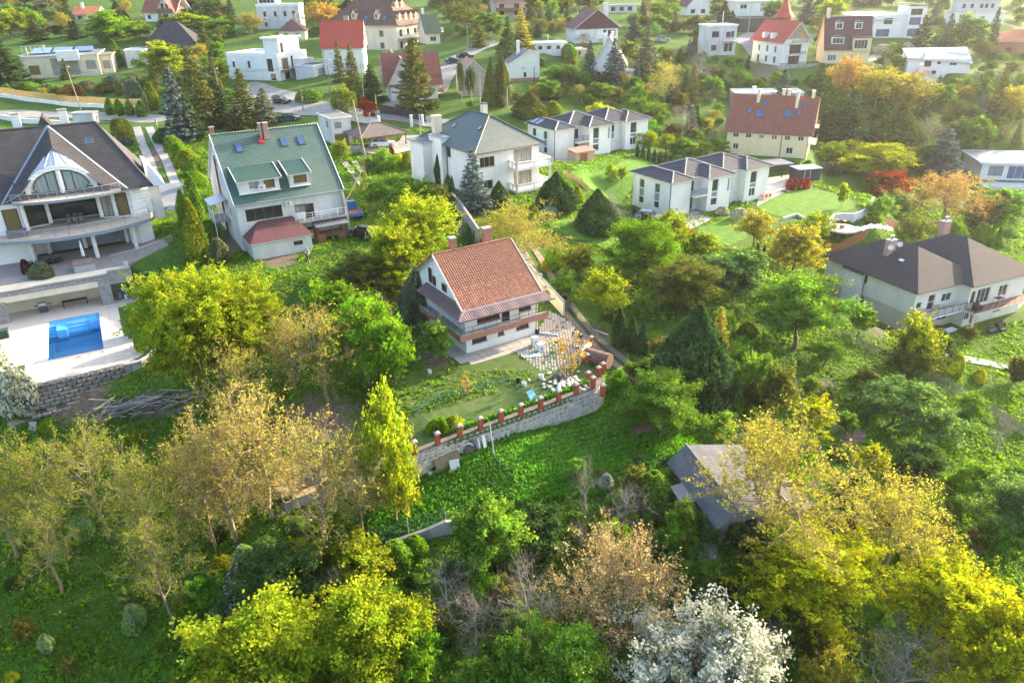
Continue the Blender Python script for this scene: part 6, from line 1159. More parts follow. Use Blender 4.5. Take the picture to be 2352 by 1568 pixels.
 for x, z, ww, st in ((1.6, h+1.4, 3.0, 'wg3'), (2.6, h+5.0, 1.7, 'wg2'), (7.6, h+5.0, 1.7, 'wg2')):
  y = (z-h+.2)/kx-.5; T = lambda u, v, n, y=y, x=x: (x+u, y-n-.1, v); m3 = MB(); m3.box(x-.15, y-.1, z-.1, x+ww+.15, y+2, z+1.6); o = m3.build('dormer', WHITE, s.o); s.window(T, .1, z+.05, ww-.2, 1.4, st, -.06); m4 = MB(); n = 6; [m4.hexa([(x-.3+(ww+.6)*i/n, y-.4, z+1.6+.4*sin(pi*i/n)), (x-.3+(ww+.6)*(i+1)/n, y-.4, z+1.6+.4*sin(pi*(i+1)/n)), (x-.3+(ww+.6)*(i+1)/n, y+2, z+1.6+.4*sin(pi*(i+1)/n)), (x-.3+(ww+.6)*i/n, y+2, z+1.6+.4*sin(pi*i/n))], [(x-.3+(ww+.6)*i/n, y-.4, z+1.72+.4*sin(pi*i/n)), (x-.3+(ww+.6)*(i+1)/n, y-.4, z+1.72+.4*sin(pi*(i+1)/n)), (x-.3+(ww+.6)*(i+1)/n, y+2, z+1.72+.4*sin(pi*(i+1)/n)), (x-.3+(ww+.6)*i/n, y+2, z+1.72+.4*sin(pi*i/n))]) for i in range(n)]; m4.build('dormer_roof', ZINC, s.o)
 s.box('loggia', YELLOW, w-4.8, -.9, h-.3, w-.2, 1.4, h+2.9); s.window(lambda u, v, n: (w-4.8+u, -.9-n, v), .2, h+.2, 3.4, 2.2, 'wg4', -.03); s.box('loggia_roof', R_MAROONT, w-5.0, -1.2, h+2.91, w+.1, 2.0, h+3.1)
 s = House('house', 'modern_long', 'long white modern house with pale sheet roofs and timber-framed glazing'); w, h = s.w, s.h+1.5; s.w = w
 s.body(WHITE, {'f': [(.6, 3.8, 5.6, 2.2, 'oc4'), (9.2, 3.9, 2.6, 1.7, 'bg2'), (.8, .4, 5, 2.2, 'oc3'), (7.4, .3, 4, 2.2, 'ou2')]}, h=h); s.roof('shed', ZINCL, 1.8, .4, axis='f', w=w*.8, step=3, lift=.01); s.body(WHITE, {'f': [(.5, .4, 3.4, 2.2, 'ou2'), (.5, 3.6, 3.4, 2.2, 'ou2'), (.5, 6.4, 3.4, 1.8, 'og2')]}, x0=w-.01, y0=-.8, w=5.2, d=10, h=h+2.4, name='tower_wall'); s.roof('shed', ZINCL, .8, .4, axis='r', x0=w, y0=-.8, w=5.2, d=10, h=h+2.4, step=3, lift=.01, name='tower_roof')
 s = House('house', 'zinc', 'white house with long slanting pale zinc roof among the trees on the right'); w, h = s.w, s.h
 s.body(WHITE, {'f': [(4.2, 1.6, 1.8, 1.7, 'bg2'), (7.4, 2.2, .9, .8, 'bg1'), (10.6, 2.0, 1.8, .6, 'og2'), (6.4, -.3, 1.2, .9, 'bg1')]}, h=h-.4)
 mb = MB(); mb.k = 1; mb._add([(-.4, -.4, h-.5), (w+.4, -.4, h-1.9), (w+.4, 6, h+1.6), (-.4, 6, h+1.4), (-.4, -.4, h-.2), (w+.4, -.4, h-1.6), (w+.4, 6, h+1.9), (-.4, 6, h+1.7)], [(3, 2, 1, 0), (4, 5, 6, 7), (0, 1, 5, 4), (1, 2, 6, 5), (3, 0, 4, 7)]); mb.k = 0
 for i in range(26): t = i/25; x = -.4+(w+.8)*t; mb.beam((x, -.42, h-.2-1.4*t+.03), (x, 6, h+1.7+.2*t+.03), .05, .05)
 mb.build('roof', [ZINCL, ZINCL], s.o); s.box('body_top', WHITE, .0, 3.0, h-.4, w, 5.9, h+.9); s.chimney(3.6, .2, -1, h+1.0, .7, .7, WHITE, WHITE)
 s = House('house', 'cubist', 'white cubic modern house with roof tower and black-framed windows by the street junction'); w, h = s.w, s.h; s.d = 12
 s.body(WHITE, {'f': [(1.6, 2.9, .8, 1.4, 'dg1'), (6.4, 2.8, .8, 1.7, 'dg1'), (12.4, 2.1, 1.7, 3.0, 'dg2'), (2.0, .05, 1.8, 1.4, 'by2'), (13, .05, 1.6, 1.6, 'dg1')], 'r': [(1.4, 2.5, 2.6, 2.6, 'dy2'), (5.2, 2.8, .8, 2.6, 'dg1'), (2, .05, 2.2, 1.7, 'dg2'), (6, .05, 1.2, 1.7, 'dy1')]}); s.flat(R_LGREY, 0, .5)
 s.body(WHITE, {'f': [], 'r': [(.8, h+.8, 1.0, 2.2, 'dy1')]}, x0=w-4.5, y0=1.0, w=4.4, d=8.4, z0=h, h=h+3.9, name='tower_wall'); s.flat(R_LGREY, .5, .2, x0=w-4.5, y0=1.0, w=4.4, d=8.4, h=h+3.9, name='tower_roof'); s.box('canopy', GUT, w+.01, .6, 2.2, w+1.6, 7, 2.4)
 s.body(LGREY, {'f': [], 'r': [(2.0, .2, 4.4, 2.3, 'ds1d')]}, x0=w+2.5, y0=3, w=5.4, d=8, h=3.2, name='garage_wall'); s.flat(R_GREY, .1, .2, x0=w+2.5, y0=3, w=5.4, d=8, h=3.2, name='garage_roof'); s.box('side_wing', WHITE, w+.01, 6.5, -1, w+2.5, 11.5, 4.6)
 s = House('house', 'solar', 'low whitewashed modern house with pine-framed windows and solar panels on its flat roof'); w, h = 19, s.h; s.w = w
 s.body(CREAM, {'f': [(1.6, .9, 2.6, 2.4, 'oy1'), (7.2, .4, 2.4, 4.4, 'oc2t'), (9.9, .4, 4.0, 4.8, 'oc3t'), (15.6, 1.6, 2.6, 2.4, 'oc2')]}, h=h-.3); s.flat(R_GREY, .45, .0, h=h-.3); s.box('canopy_wall', WHITE, 9.2, -1.4, h-1.6, 14.6, -.3, h+1.0); s.body(CREAM, {'f': [(.6, 1.4, 1.9, 2.2, 'oc2')]}, x0=w, y0=2, w=3.2, d=9, h=h-.8, name='side_wing_wall'); s.flat(R_GREY, .4, 0, x0=w, y0=2, w=3.2, d=9, h=h-.8, name='side_wing_roof', edge=WOODL)
 for i in range(3): MB().hexa([(2.2+5.2*i, 4+1.2*i, h+.1), (6.8+5.2*i, 4+1.2*i, h+.1), (6.8+5.2*i, 11, h+.1), (2.2+5.2*i, 11, h+.1)], [(2.2+5.2*i, 4+1.2*i, h+.3), (6.8+5.2*i, 4+1.2*i, h+.3), (6.8+5.2*i, 11, h+1.2), (2.2+5.2*i, 11, h+1.2)]).build('solar_panel', GLB, s.o)
 for x, y in ((1.6, 3), (4.4, 10)): MB().cyl(x, y, h, .22, 1.8, 8).build('vent_pipe', CONCW, s.o)
 s.rail([(-1.5, 14), (4, 15), (4, 17)], h, 1.6, FRW, 1.2, wires=1)
 s = House('house', 'cone_roof', 'dark steep-roofed house half hidden by trees with a small white flat-roofed block in front'); w, h = s.w, s.h
 s.body(OLDWHITE, {'f': [(1, .6, 1.6, 1.4, 'wg2')]}); s.flat(R_LGREY, .2, .2); s.body(WHITE, {}, x0=3.5, y0=7, w=15, d=12, h=h+.6, name='main_wall'); s.roof('hip', R_CHAR, 6.5, .8, x0=3.5, y0=7, w=15, d=12, h=h+.6, step=.5, lift=.02, ridge=6.6, name='main_roof')
 for key, lab, m, rm, rise, kw in (('orange_far', 'cream house with orange tile roof, leftmost along the top of the picture', CREAM, R_ORANGE, 2.2, dict(axis='x')), ('hip_small', 'small cream house with brown hipped roof left of the red roof', CREAM, R_BROWN, 3.4, 'hip'), ('tree_hidden_red', 'small house with red tile roof half hidden by budding trees on the right', WHITE, R_ORANGE, 2.4, dict(axis='y')), ('white_gable_far', 'white house with purple-brown gable roof at the top edge', WHITE, R_MAROON, 4.0, dict(axis='y')), ('brick_right', 'orange-brick house with tiled roof at the right edge', pl('orange_brick_wall', (.42, .17, .09)), R_ORANGE, 3.2, 'hip')):
  s = House('house', key, lab); s.body(m, {'f': grid([s.w*.15, s.w*.6], [.6], min(1.6, s.w*.2), 1.3, 'dg2')})
  if kw == 'hip': s.roof('hip', rm, rise, .6, step=.45); s.chimney(s.w*.6, 5, s.h+1.5, s.h+rise+1.2, .9, .8, SALMON)
  else: s.roof('gable', rm, rise, .6, step=.45, **kw); s.tri('f' if kw['axis'] == 'y' else 'r', m, s.h, rise); s.tri('l' if kw['axis'] == 'x' else 'b', m, s.h, rise); s.chimney(s.w*.3, s.d*.4, s.h+rise*.6, s.h+rise+1.3, .9, .8, WHITE, WHITE)
 s = House('house', 'balcony_far', 'white house with red-brown roof, timber gable and long dark balcony at the top edge'); w, h = s.w, s.h; s.body(WHITE, {'f': [(1, .8, 1.3, 1.3, 'bg1'), (7, .8, 2, 1.6, 'bg2')]}); s.roof('gable', R_REDB, 4.6, .8, step=.45); s.roof('gable', R_REDB, 4.0, .8, axis='y', x0=w-6, y0=-1, w=6, d=7, name='cross_roof'); s.tri('f', WHITE, h, 4.0, x0=w-6, y0=-1, w=6, d=7, holes=[(1.6, h+.4, 1, 1.8, 'bg1'), (3.2, h+.4, 1, 1.8, 'bg1')]); s.box('balcony', WOODB, w-6.4, -2.3, h-.5, w+.4, -1.05, h+.6); s.tri('l', WHITE, h, 4.6)
 simple('house', 'ivy', 'white block building with roof terrace, its left part overgrown with ivy', OLDWHITE, [('flat', R_LGREY, dict(over=.1, par=.5))], {'f': grid([2, 5.4, 8.6, 11.4], [3.8], .9, 1.6, 'dg1')+grid([2, 9], [.8], .9, 1.3, 'dg1')}, extra=lambda s: (s.body(WHITE, {'f': [(.5, s.h+.9, 5, 1.4, 'wg4')]}, x0=0, y0=3, w=6.5, d=6, z0=s.h, h=s.h+3, name='roof_storey_wall'), s.flat(R_LGREY, .3, 0, x0=0, y0=3, w=6.5, d=6, h=s.h+3, name='roof_storey_roof')))
 simple('house', 'pink_block', 'pinkish beige house with brown balconies at the middle of the top edge', PINK, [('hip', R_BROWN, 3, dict(step=.5))], {'f': grid([1, 6], [.8, 2.8], 1.6, 1.4, 'bg2')}, extra=lambda s: (s.box('balcony', WOODB, -.2, -1.5, 2.0, s.w, -.01, 3.0), s.box('retaining_wall', CONCW, -3, -5, -3, s.w, -4.5, 0)))
 simple('outbuilding', 'grey_low', 'low run-down grey building with flat sheet roof near the top edge', OLDWHITE, [('flat', R_GREY, dict(over=.5))], {'f': grid([1, 4, 7], [.5], 1.6, 1.3, 'dg2')}, 'outbuilding')
 simple('house', 'white_modern_far', 'white modern house with shallow dark roof and tall glazed doors above the black garage', WHITE, [('flat', R_GREY, dict(over=.6))], {'f': [(1.2, 2.4, 2.4, 1.4, 'wg2'), (8.4, 1.4, 4.6, 2.8, 'wc3')]})
 simple('garage', 'black_garage', 'long black-clad garage block with white doors on the upper right street', ANTH, [('flat', R_GREY, dict(over=.1, par=.2, edge=ANTH))], {'f': [(7.2, .1, 4.4, 2.4, 'wx1d'), (13.2-.6, .1, 1, 2.2, 'ds1d')]}, 'garage')
 simple('house', 'grey_cube', 'light grey cubic house in two tiers near the top right corner', WHITE, [('flat', R_GREY, dict(over=.5))], {'f': [(3, .6, 3, 2.4, 'dg2')], }, h=4.2, extra=lambda s: (s.body(LGREY, {'f': grid([1.4, 4, 7, 8.6, 10.4], [5.2], 1.0, 1.4, 'dg1')}, x0=1.6, y0=2, w=s.w-4, d=7, z0=3.9, h=8.2, name='upper_wall'), s.flat(R_GREY, .4, 0, x0=1.6, y0=2, w=s.w-4, d=7, h=8.2, name='upper_roof'))) if False else None
 s = House('house', 'grey_cube', 'light grey cubic house in two tiers near the top right corner'); w = s.w; s.body(WHITE, {'f': [(2.4, .6, 3, 2.4, 'dg2'), (9, .8, 1.4, 1.6, 'dg1')]}, h=3.8); s.flat(R_GREY, .5, 0, h=3.8); s.body(LGREY, {'f': grid([1.4, 4, 7, 8.6, 10.4], [5.0], 1.0, 1.4, 'dg1')}, x0=1.8, y0=2, w=w-3.6, d=7, z0=3.8, h=7.6, name='upper_wall'); s.flat(R_GREY, .4, 0, x0=1.8, y0=2, w=w-3.6, d=7, h=7.6, name='upper_roof')
 simple('house', 'flat_white_low', 'long low white flat-roofed modern house with corner window below the hillside', WHITE, [('flat', R_LGREY, dict(over=.1, par=.3))], {'f': [(3.4, .7, 2.8, 1.3, 'oc3'), (8.6, .9, 2.6, .9, 'bg2'), (12.6, .7, 2.6, 1.2, 'bg2')]}, extra=lambda s: s.chimney(5, 3, s.h, s.h+1.4, .8, .8, WHITE, WHITE))
 simple('house', 'modern_right', 'white flat-roofed modern house with blue glazing and terrace at the right edge', WHITE, [('flat', R_LGREY, dict(over=.8, par=.2))], {'f': [(1.5, .9, 3, 2.2, 'ds2'), (5.5, .3, 6, 2.9, 'wu4')]}, extra=lambda s: (MB().box(-1, -6, -1.4, s.w, -.3, -.1).build('terrace', LGREY, s.o), s.rail([(-.9, -5.9), (s.w, -5.9)], -.1, 1, METAL, 1.5, wires=2)))
R_MAROONT = tiles('maroon_tile', (.10, .045, .045), (.075, .033, .035)); far_houses()
# ------------------------------------------------------------------ walls, fences, yard
STW = mat('wall_stone', (.40, .37, .33), (.26, .235, .21), sc=2.2, bump=.6, rnd=.28); MORT = mat('pale_mortar', (.50, .48, .44), (.38, .36, .33), sc=2, bump=.6, bsc=12); PILL = mat('flaking_red_paint', (.36, .085, .035), (.22, .06, .035), sc=4, bump=.6, bsc=20, stretch=(1, 1, .4)); CAPS = mat('pillar_cap', (.34, .31, .28), (.22, .2, .18), sc=6)
NET = bpy.data.materials.new('green_net')
def netmat(m, col, alpha):
 m.use_nodes = True; N = m.node_tree.nodes; L = m.node_tree.links; b = N['Principled BSDF']; b.inputs['Base Color'].default_value = (*col, 1); b.inputs['Roughness'].default_value = .8; b.inputs['Alpha'].default_value = alpha
netmat(NET, (.03, .16, .10), .42); NETG = bpy.data.materials.new('wire_mesh'); netmat(NETG, (.10, .17, .12), .22)
PAINTC = {'white': (.75, .76, .77), 'black': (.018, .02, .024), 'silver': (.38, .40, .42), 'blue': (.03, .12, .38), 'navy': (.02, .035, .07), 'grey': (.22, .24, .26)}
def seg(pts, step):   # points spaced along a polyline
 out = []; pts = [np.array(p[:2]) for p in pts]
 for a, b in zip(pts[:-1], pts[1:]):
  L_ = np.linalg.norm(b-a); n = max(1, int(round(L_/step))); out += [(a+(b-a)*i/n, (b-a)/L_, L_/n) for i in range(n)]
 return out
def stone_wall():
 zt = -33.5; P = [at(935, 1050, zt), at(1056, 1002, zt), at(1196, 953, zt), at(1283, 921, zt), at(1366, 893, zt), at(1388, 872, zt)]
 T = thing('stone_wall', tuple(P[0]), 0, 'long grey fieldstone retaining wall below the lawn of the tan-roofed house', 'wall'); o = P[0]; r = random.Random(3); cnt = 0; rest = MB()
 for a, b in zip(P[:-1], P[1:]):
  d = (b-a); L_ = np.linalg.norm(d[:2]); t = d[:2]/L_; n = np.array([t[1], -t[0]]); q = lambda u, v, w: (a[0]-o[0]+t[0]*u+n[0]*v, a[1]-o[1]+t[1]*u+n[1]*v, w)
  MB().hexa([q(0, 0, -2.4), q(L_, 0, -2.4), q(L_, -.4, -2.4), q(0, -.4, -2.4)], [q(0, 0, 0.03), q(L_, 0, .03), q(L_, -.4, .03), q(0, -.4, .03)]).build('wall_core', MORT, T)
  MB().hexa([q(-.02, .08, .035), q(L_+.02, .08, .035), q(L_+.02, -.5, .035), q(-.02, -.5, .035)], [q(-.02, .08, .16), q(L_+.02, .08, .16), q(L_+.02, -.5, .13), q(-.02, -.5, .13)]).build('coping', mat('dark_coping', (.17, .15, .13), (.1, .09, .08), sc=3, bump=.5), T)
  z = -.02
  while z > -2.2:
   h = r.uniform(.24, .42); u = r.uniform(0, .2)
   while u < L_-.15:
    w = min(r.uniform(.28, .62), L_-u); m = MB() if cnt < 290 else rest; k = r.randint(5, 7); cu, cz = u+w/2, z-h/2; ph = r.random(); pts = []
    for i in range(k): an = 2*pi*(i+ph)/k; pts.append((cu+cos(an)*w*.5*r.uniform(.8, 1.05), cz+sin(an)*h*.5*r.uniform(.8, 1.05)))
    b0 = len(m.v); m.v += [q(x, 0.003, y) for x, y in pts]+[q(cu+(x-cu)*.82, .055+r.random()*.03, cz+(y-cz)*.82) for x, y in pts]; m.f += [tuple(b0+k+i for i in range(k))[::-1]]+[(b0+i, b0+k+i, b0+k+(i+1) % k, b0+(i+1) % k) for i in range(k)]; m.m += [0]*(k+1)
    if cnt < 290: m.build('stone', STW, T);
    cnt += 1; u += w+.03
   z -= h+.03
 tag(rest.build('lower_stones', STW, T), kind='stuff'); return P
SWP = stone_wall()
def pillars():
 cap = MB().box(-.24, -.24, 1.02, .24, .24, 1.08).hexa([(-.24, -.24, 1.083), (.24, -.24, 1.083), (.24, .24, 1.083), (-.24, .24, 1.083)], [(-.1, -.1, 1.17), (.1, -.1, 1.17), (.1, .1, 1.17), (-.1, .1, 1.17)]).mesh('cap', CAPS)
 sh = MB().box(-.18, -.18, -.05, .18, .18, 1.015).mesh('shaft', PILL); names = ['first', 'second', 'third', 'fourth', 'fifth', 'sixth', 'seventh', 'eighth', 'ninth']
 L_ = [(953, 1040), (1005.5, 1020), (1056, 1002), (1104, 984.5), (1151, 967.5), (1196.5, 953.5), (1241.5, 937), (1283, 921), (1323, 905.5), (1361.5, 890)]
 lab = [n_+' red pillar on the stone wall, counted from its left end' for n_ in names]+['red pillar at the right corner of the stone wall']
 M_ = [((1350.5, 878), 'red pillar standing just inside the right corner of the stone wall'), ((1374, 866), 'left one of the pair of tall red pillars beside the lane'), ((1384, 857), 'right one of the pair of tall red pillars beside the lane'), ((1348.5, 836), 'red pillar beside the brown tank by the lane'), ((1357, 795), 'red pillar at the end of the white beam near the three people'), ((1384, 908), 'short leaning red pillar outside the wall corner')]
 for (x, y), lb in list(zip(L_, lab))+M_:
  p = at(x, y, -33.36 if (x, y) in L_ else -33.5); t = thing('brick_pillar', tuple(p), .5, lb, 'pillar', 'red pillars around the yard'); inst('shaft', sh, t); inst('cap', cap, t)
pillars()
def block_wall(name, label, pts, z0s, z1s, th, m, cap=None, cat='wall', cw=.0, panel=2.4):
 """free-standing wall through world points, bottoms z0s and tops z1s"""
 T = thing(name, tuple(pts[0]), 0, label, cat); o = pts[0]
 for i in range(len(pts)-1):
  a, b = np.array(pts[i]), np.array(pts[i+1]); L_ = np.linalg.norm((b-a)[:2]); n = max(1, int(L_/panel)); t = (b-a)[:2]/L_; nn = np.array([-t[1], t[0]])*th
  for k in range(n):
   f0, f1 = k/n, (k+1)/n; P = [a[:2]+(b-a)[:2]*f0, a[:2]+(b-a)[:2]*f1]; zb = [z0s[i]+(z0s[i+1]-z0s[i])*f for f in (f0, f1)]; zt = [z1s[i]+(z1s[i+1]-z1s[i])*f for f in (f0, f1)]
   q = lambda p, s_, z: (p[0]-o[0]+nn[0]*s_, p[1]-o[1]+nn[1]*s_, z-o[2])
   MB().hexa([q(P[0], 0, zb[0]), q(P[1], 0, zb[1]), q(P[1], 1, zb[1]), q(P[0], 1, zb[0])], [q(P[0], 0, zt[0]), q(P[1], 0, zt[1]), q(P[1], 1, zt[1]), q(P[0], 1, zt[0])]).build('wall_panel', m, T)
   if cap: MB().hexa([q(P[0], -.25, zt[0]+.003), q(P[1], -.25, zt[1]+.003), q(P[1], 1.25, zt[1]+.003), q(P[0], 1.25, zt[0]+.003)], [q(P[0], -.25, zt[0]+.09), q(P[1], -.25, zt[1]+.09), q(P[1], 1.25, zt[1]+.09), q(P[0], 1.25, zt[0]+.09)]).build('coping', cap, T)
 return T
# cream garden wall along the lane, in two stretches, with capped posts
def lane_wall():
 for lb, px, hs in (('pale block garden wall running beside the lane behind the tan-roofed house', [(1035, 470), (1060, 500), (1100, 560)], 1.9), ('cream garden wall with capped posts right of the tan roof', [(1196, 612), (1207, 632), (1240, 668), (1293, 726)], 1.7)):
  P = [G(*p) for p in px]; T = block_wall('garden_wall', lb, P, [p[2]-.5 for p in P], [p[2]+hs for p in P], .22, CREAM if 'cream' in lb else CONCW, CONCW)
  for p in P[1:-1] if 'cream' in lb else [P[0]]:
   q = p-P[0]; MB().box(q[0]-.22, q[1]-.22, q[2]-.4, q[0]+.22, q[1]+.22, q[2]+hs+.25).build('post', CREAM, T); MB().box(q[0]-.3, q[1]-.3, q[2]+hs+.253, q[0]+.3, q[1]+.3, q[2]+hs+.4).build('post_cap', CONCW, T)
lane_wall()
def low_walls():
 P = [at(17, 977, -36.0), at(120, 952, -36.0), at(235, 924, -36.0), at(320, 902, -36.0), at(400, 884, -36.0)]
 T = block_wall('retaining_wall', 'long stained concrete retaining wall with sloping buttresses below the pool', P, [-39.6]*5, [-36.0]*5, .5, CONCW, mat('brick_coping', (.27, .2, .16), (.33, .28, .24), sc=5))
 for x, y in ((75, 968), (243, 922)):
  p = at(x, y, -36.0)-P[0]; MB()._add([(p[0]-.35, p[1], .0), (p[0]+.35, p[1], .0), (p[0]+1.2, p[1]-4.6, -4.3), (p[0]+.5, p[1]-4.8, -4.3), (p[0]-.35, p[1], -4), (p[0]+.35, p[1], -4), (p[0]+1.2, p[1]-4.6, -5), (p[0]+.5, p[1]-4.8, -5)], [(0, 3, 2, 1), (0, 4, 7, 3), (1, 2, 6, 5), (3, 7, 6, 2)]).build('buttress', CONCW, T)
 P = [G(888, 1262), G(980, 1240), G(1024, 1228), G(1072, 1222)]; T = block_wall('retaining_wall', 'low broken concrete wall with mesh fence posts at the foot of the wheat field', P, [p[2]-1 for p in P], [P[0][2]+.5, P[1][2]+.9, P[2][2]+1.2, P[3][2]+1.0], .3, CONCW)
 # stone room ruin under the budding trees
 z = -35.6; q = [at(655, 1150, z), at(760, 1108, z), at(735, 1050, z), at(628, 1085, z)]; block_wall('ruined_wall', 'low square stone foundation overgrown with moss under the tan budding trees', q+[q[0]], [z-1.6]*5, [z-.2]*5, .5, STW, mat('mossy_coping', (.24, .19, .09), (.3, .22, .12), sc=3))
 q = [at(790, 1112, z), at(850, 1092, z), at(940, 1046, z)]; block_wall('ruined_wall', 'short stretch of old stone wall between mossy foundation and stone retaining wall', q, [z-1.8]*3, [z-.2, z, -33.6], .4, STW)
low_walls()
def planter_block_wall():
 """hollow concrete blocks stacked in a battered wall under the pool deck"""
 a0, b0 = at(70, 886, -33.5), at(284, 836, -33.5); T = thing('block_wall', tuple(a0), 0, 'battered wall of hollow concrete planter blocks holding up the pool deck', 'wall'); r = random.Random(9)
 m = mat('planter_block', (.25, .22, .19), (.17, .15, .13), sc=3, bump=.5, rnd=.2); bl = MB(); k = 8; out = [(.36*cos(2*pi*(i+.5)/k)*1.15, .26*sin(2*pi*(i+.5)/k)) for i in range(k)]; inn = [(x*.68, y*.6) for x, y in out]
 for i in range(k):
  j = (i+1) % k; A, B, C, D = out[i], out[j], inn[j], inn[i]; bl.hexa([(*A, 0), (*B, 0), (*C, 0), (*D, 0)], [(*A, .24), (*B, .24), (*C, .24), (*D, .24)])
 bl.poly([(x*.7, y*.7, .12) for x, y in out]); me = bl.mesh('planter_block', m); d = b0-a0; L_ = np.linalg.norm(d); t = d/L_; ang = atan2(t[1], t[0])
 for row in range(8):
  n = int(L_/.84)
  for i in range(n+2):
   u = (i+(.5 if row % 2 else 0))*.84-.5
   if row > 5 and r.random() < .3: continue
   inst('planter_block', me, T, (t[0]*u+t[1]*(.12+row*.30), t[1]*u-t[0]*(.12+row*.30), -.34-row*.27), (0, 0, ang+r.uniform(-.06, .06)))
planter_block_wall()
def field():
 r = np.random.default_rng(17); n = 95000; poly = [(840, 1215), (905, 1125), (960, 1062), (1366, 915), (1392, 880), (1460, 905), (1560, 960), (1620, 1010), (1600, 1050), (1520, 1065), (1470, 1120), (1290, 1150), (1180, 1160), (1080, 1200), (980, 1222), (860, 1240)]
 W_ = np.array([G(*p)[:2] for p in poly]); X = r.uniform(W_[:, 0].min(), W_[:, 0].max(), n); Y = r.uniform(W_[:, 1].min(), W_[:, 1].max(), n); ins = np.zeros(n, bool); j = len(W_)-1
 for i in range(len(W_)):
  xi, yi = W_[i]; xj, yj = W_[j]; c = ((yi > Y) != (yj > Y)) & (X < (xj-xi)*(Y-yi)/(yj-yi+1e-9)+xi); ins ^= c; j = i
 X, Y = X[ins], Y[ins]; n = len(X); Z = terrain(X, Y); P = np.stack([X, Y, Z], 1); D = P@CF; px = 1176+FPX*(P@CR)/D; py = 784-FPX*(P@CU)/D
 row = np.sin((X*.5-Y*.86)*2*pi/.55); lump = .5+.3*np.sin(X*.7+Y*.4)*np.sin(Y*.8-X*.3); h = .42+.16*r.random(n)+.1*lump
 T = np.stack([np.clip(.35+.22*row+.25*lump+.1*r.normal(size=n), 0, 1), r.random(n), r.random(n)], 1); dirs = np.stack([r.normal(size=n)*.22, r.normal(size=n)*.22, np.ones(n)], 1)
 me = leafmesh('wheat', np.stack([X, Y, Z+h*.5], 1), h*.42, LEAF, up=0.05, aspect=2.6, dirs=dirs, tint=T, seed=4); o = inst('wheat_field', me); o.color = (.12, .31, .03, 1); tag(o, 'dense young green wheat in rows below the stone retaining wall', 'crop', kind='stuff')
 w = np.exp(-((px-1370)/210)**2-((py-(1000+(1370-px)*.28))/46)**2)+.7*np.exp(-((px-1120)/120)**2-((py-1120)/55)**2); k = r.random(n) < w*.16
 C = np.stack([X[k], Y[k], Z[k]+h[k]+.04], 1); me = leafmesh('umbels', C, .075, LEAF, up=3, aspect=1.1, seed=5); o = inst('white_umbel_weeds', me); o.color = (.30, .42, .2, 1); tag(o, 'pale flowering weeds scattered through the wheat field', 'weeds', kind='stuff')
field()
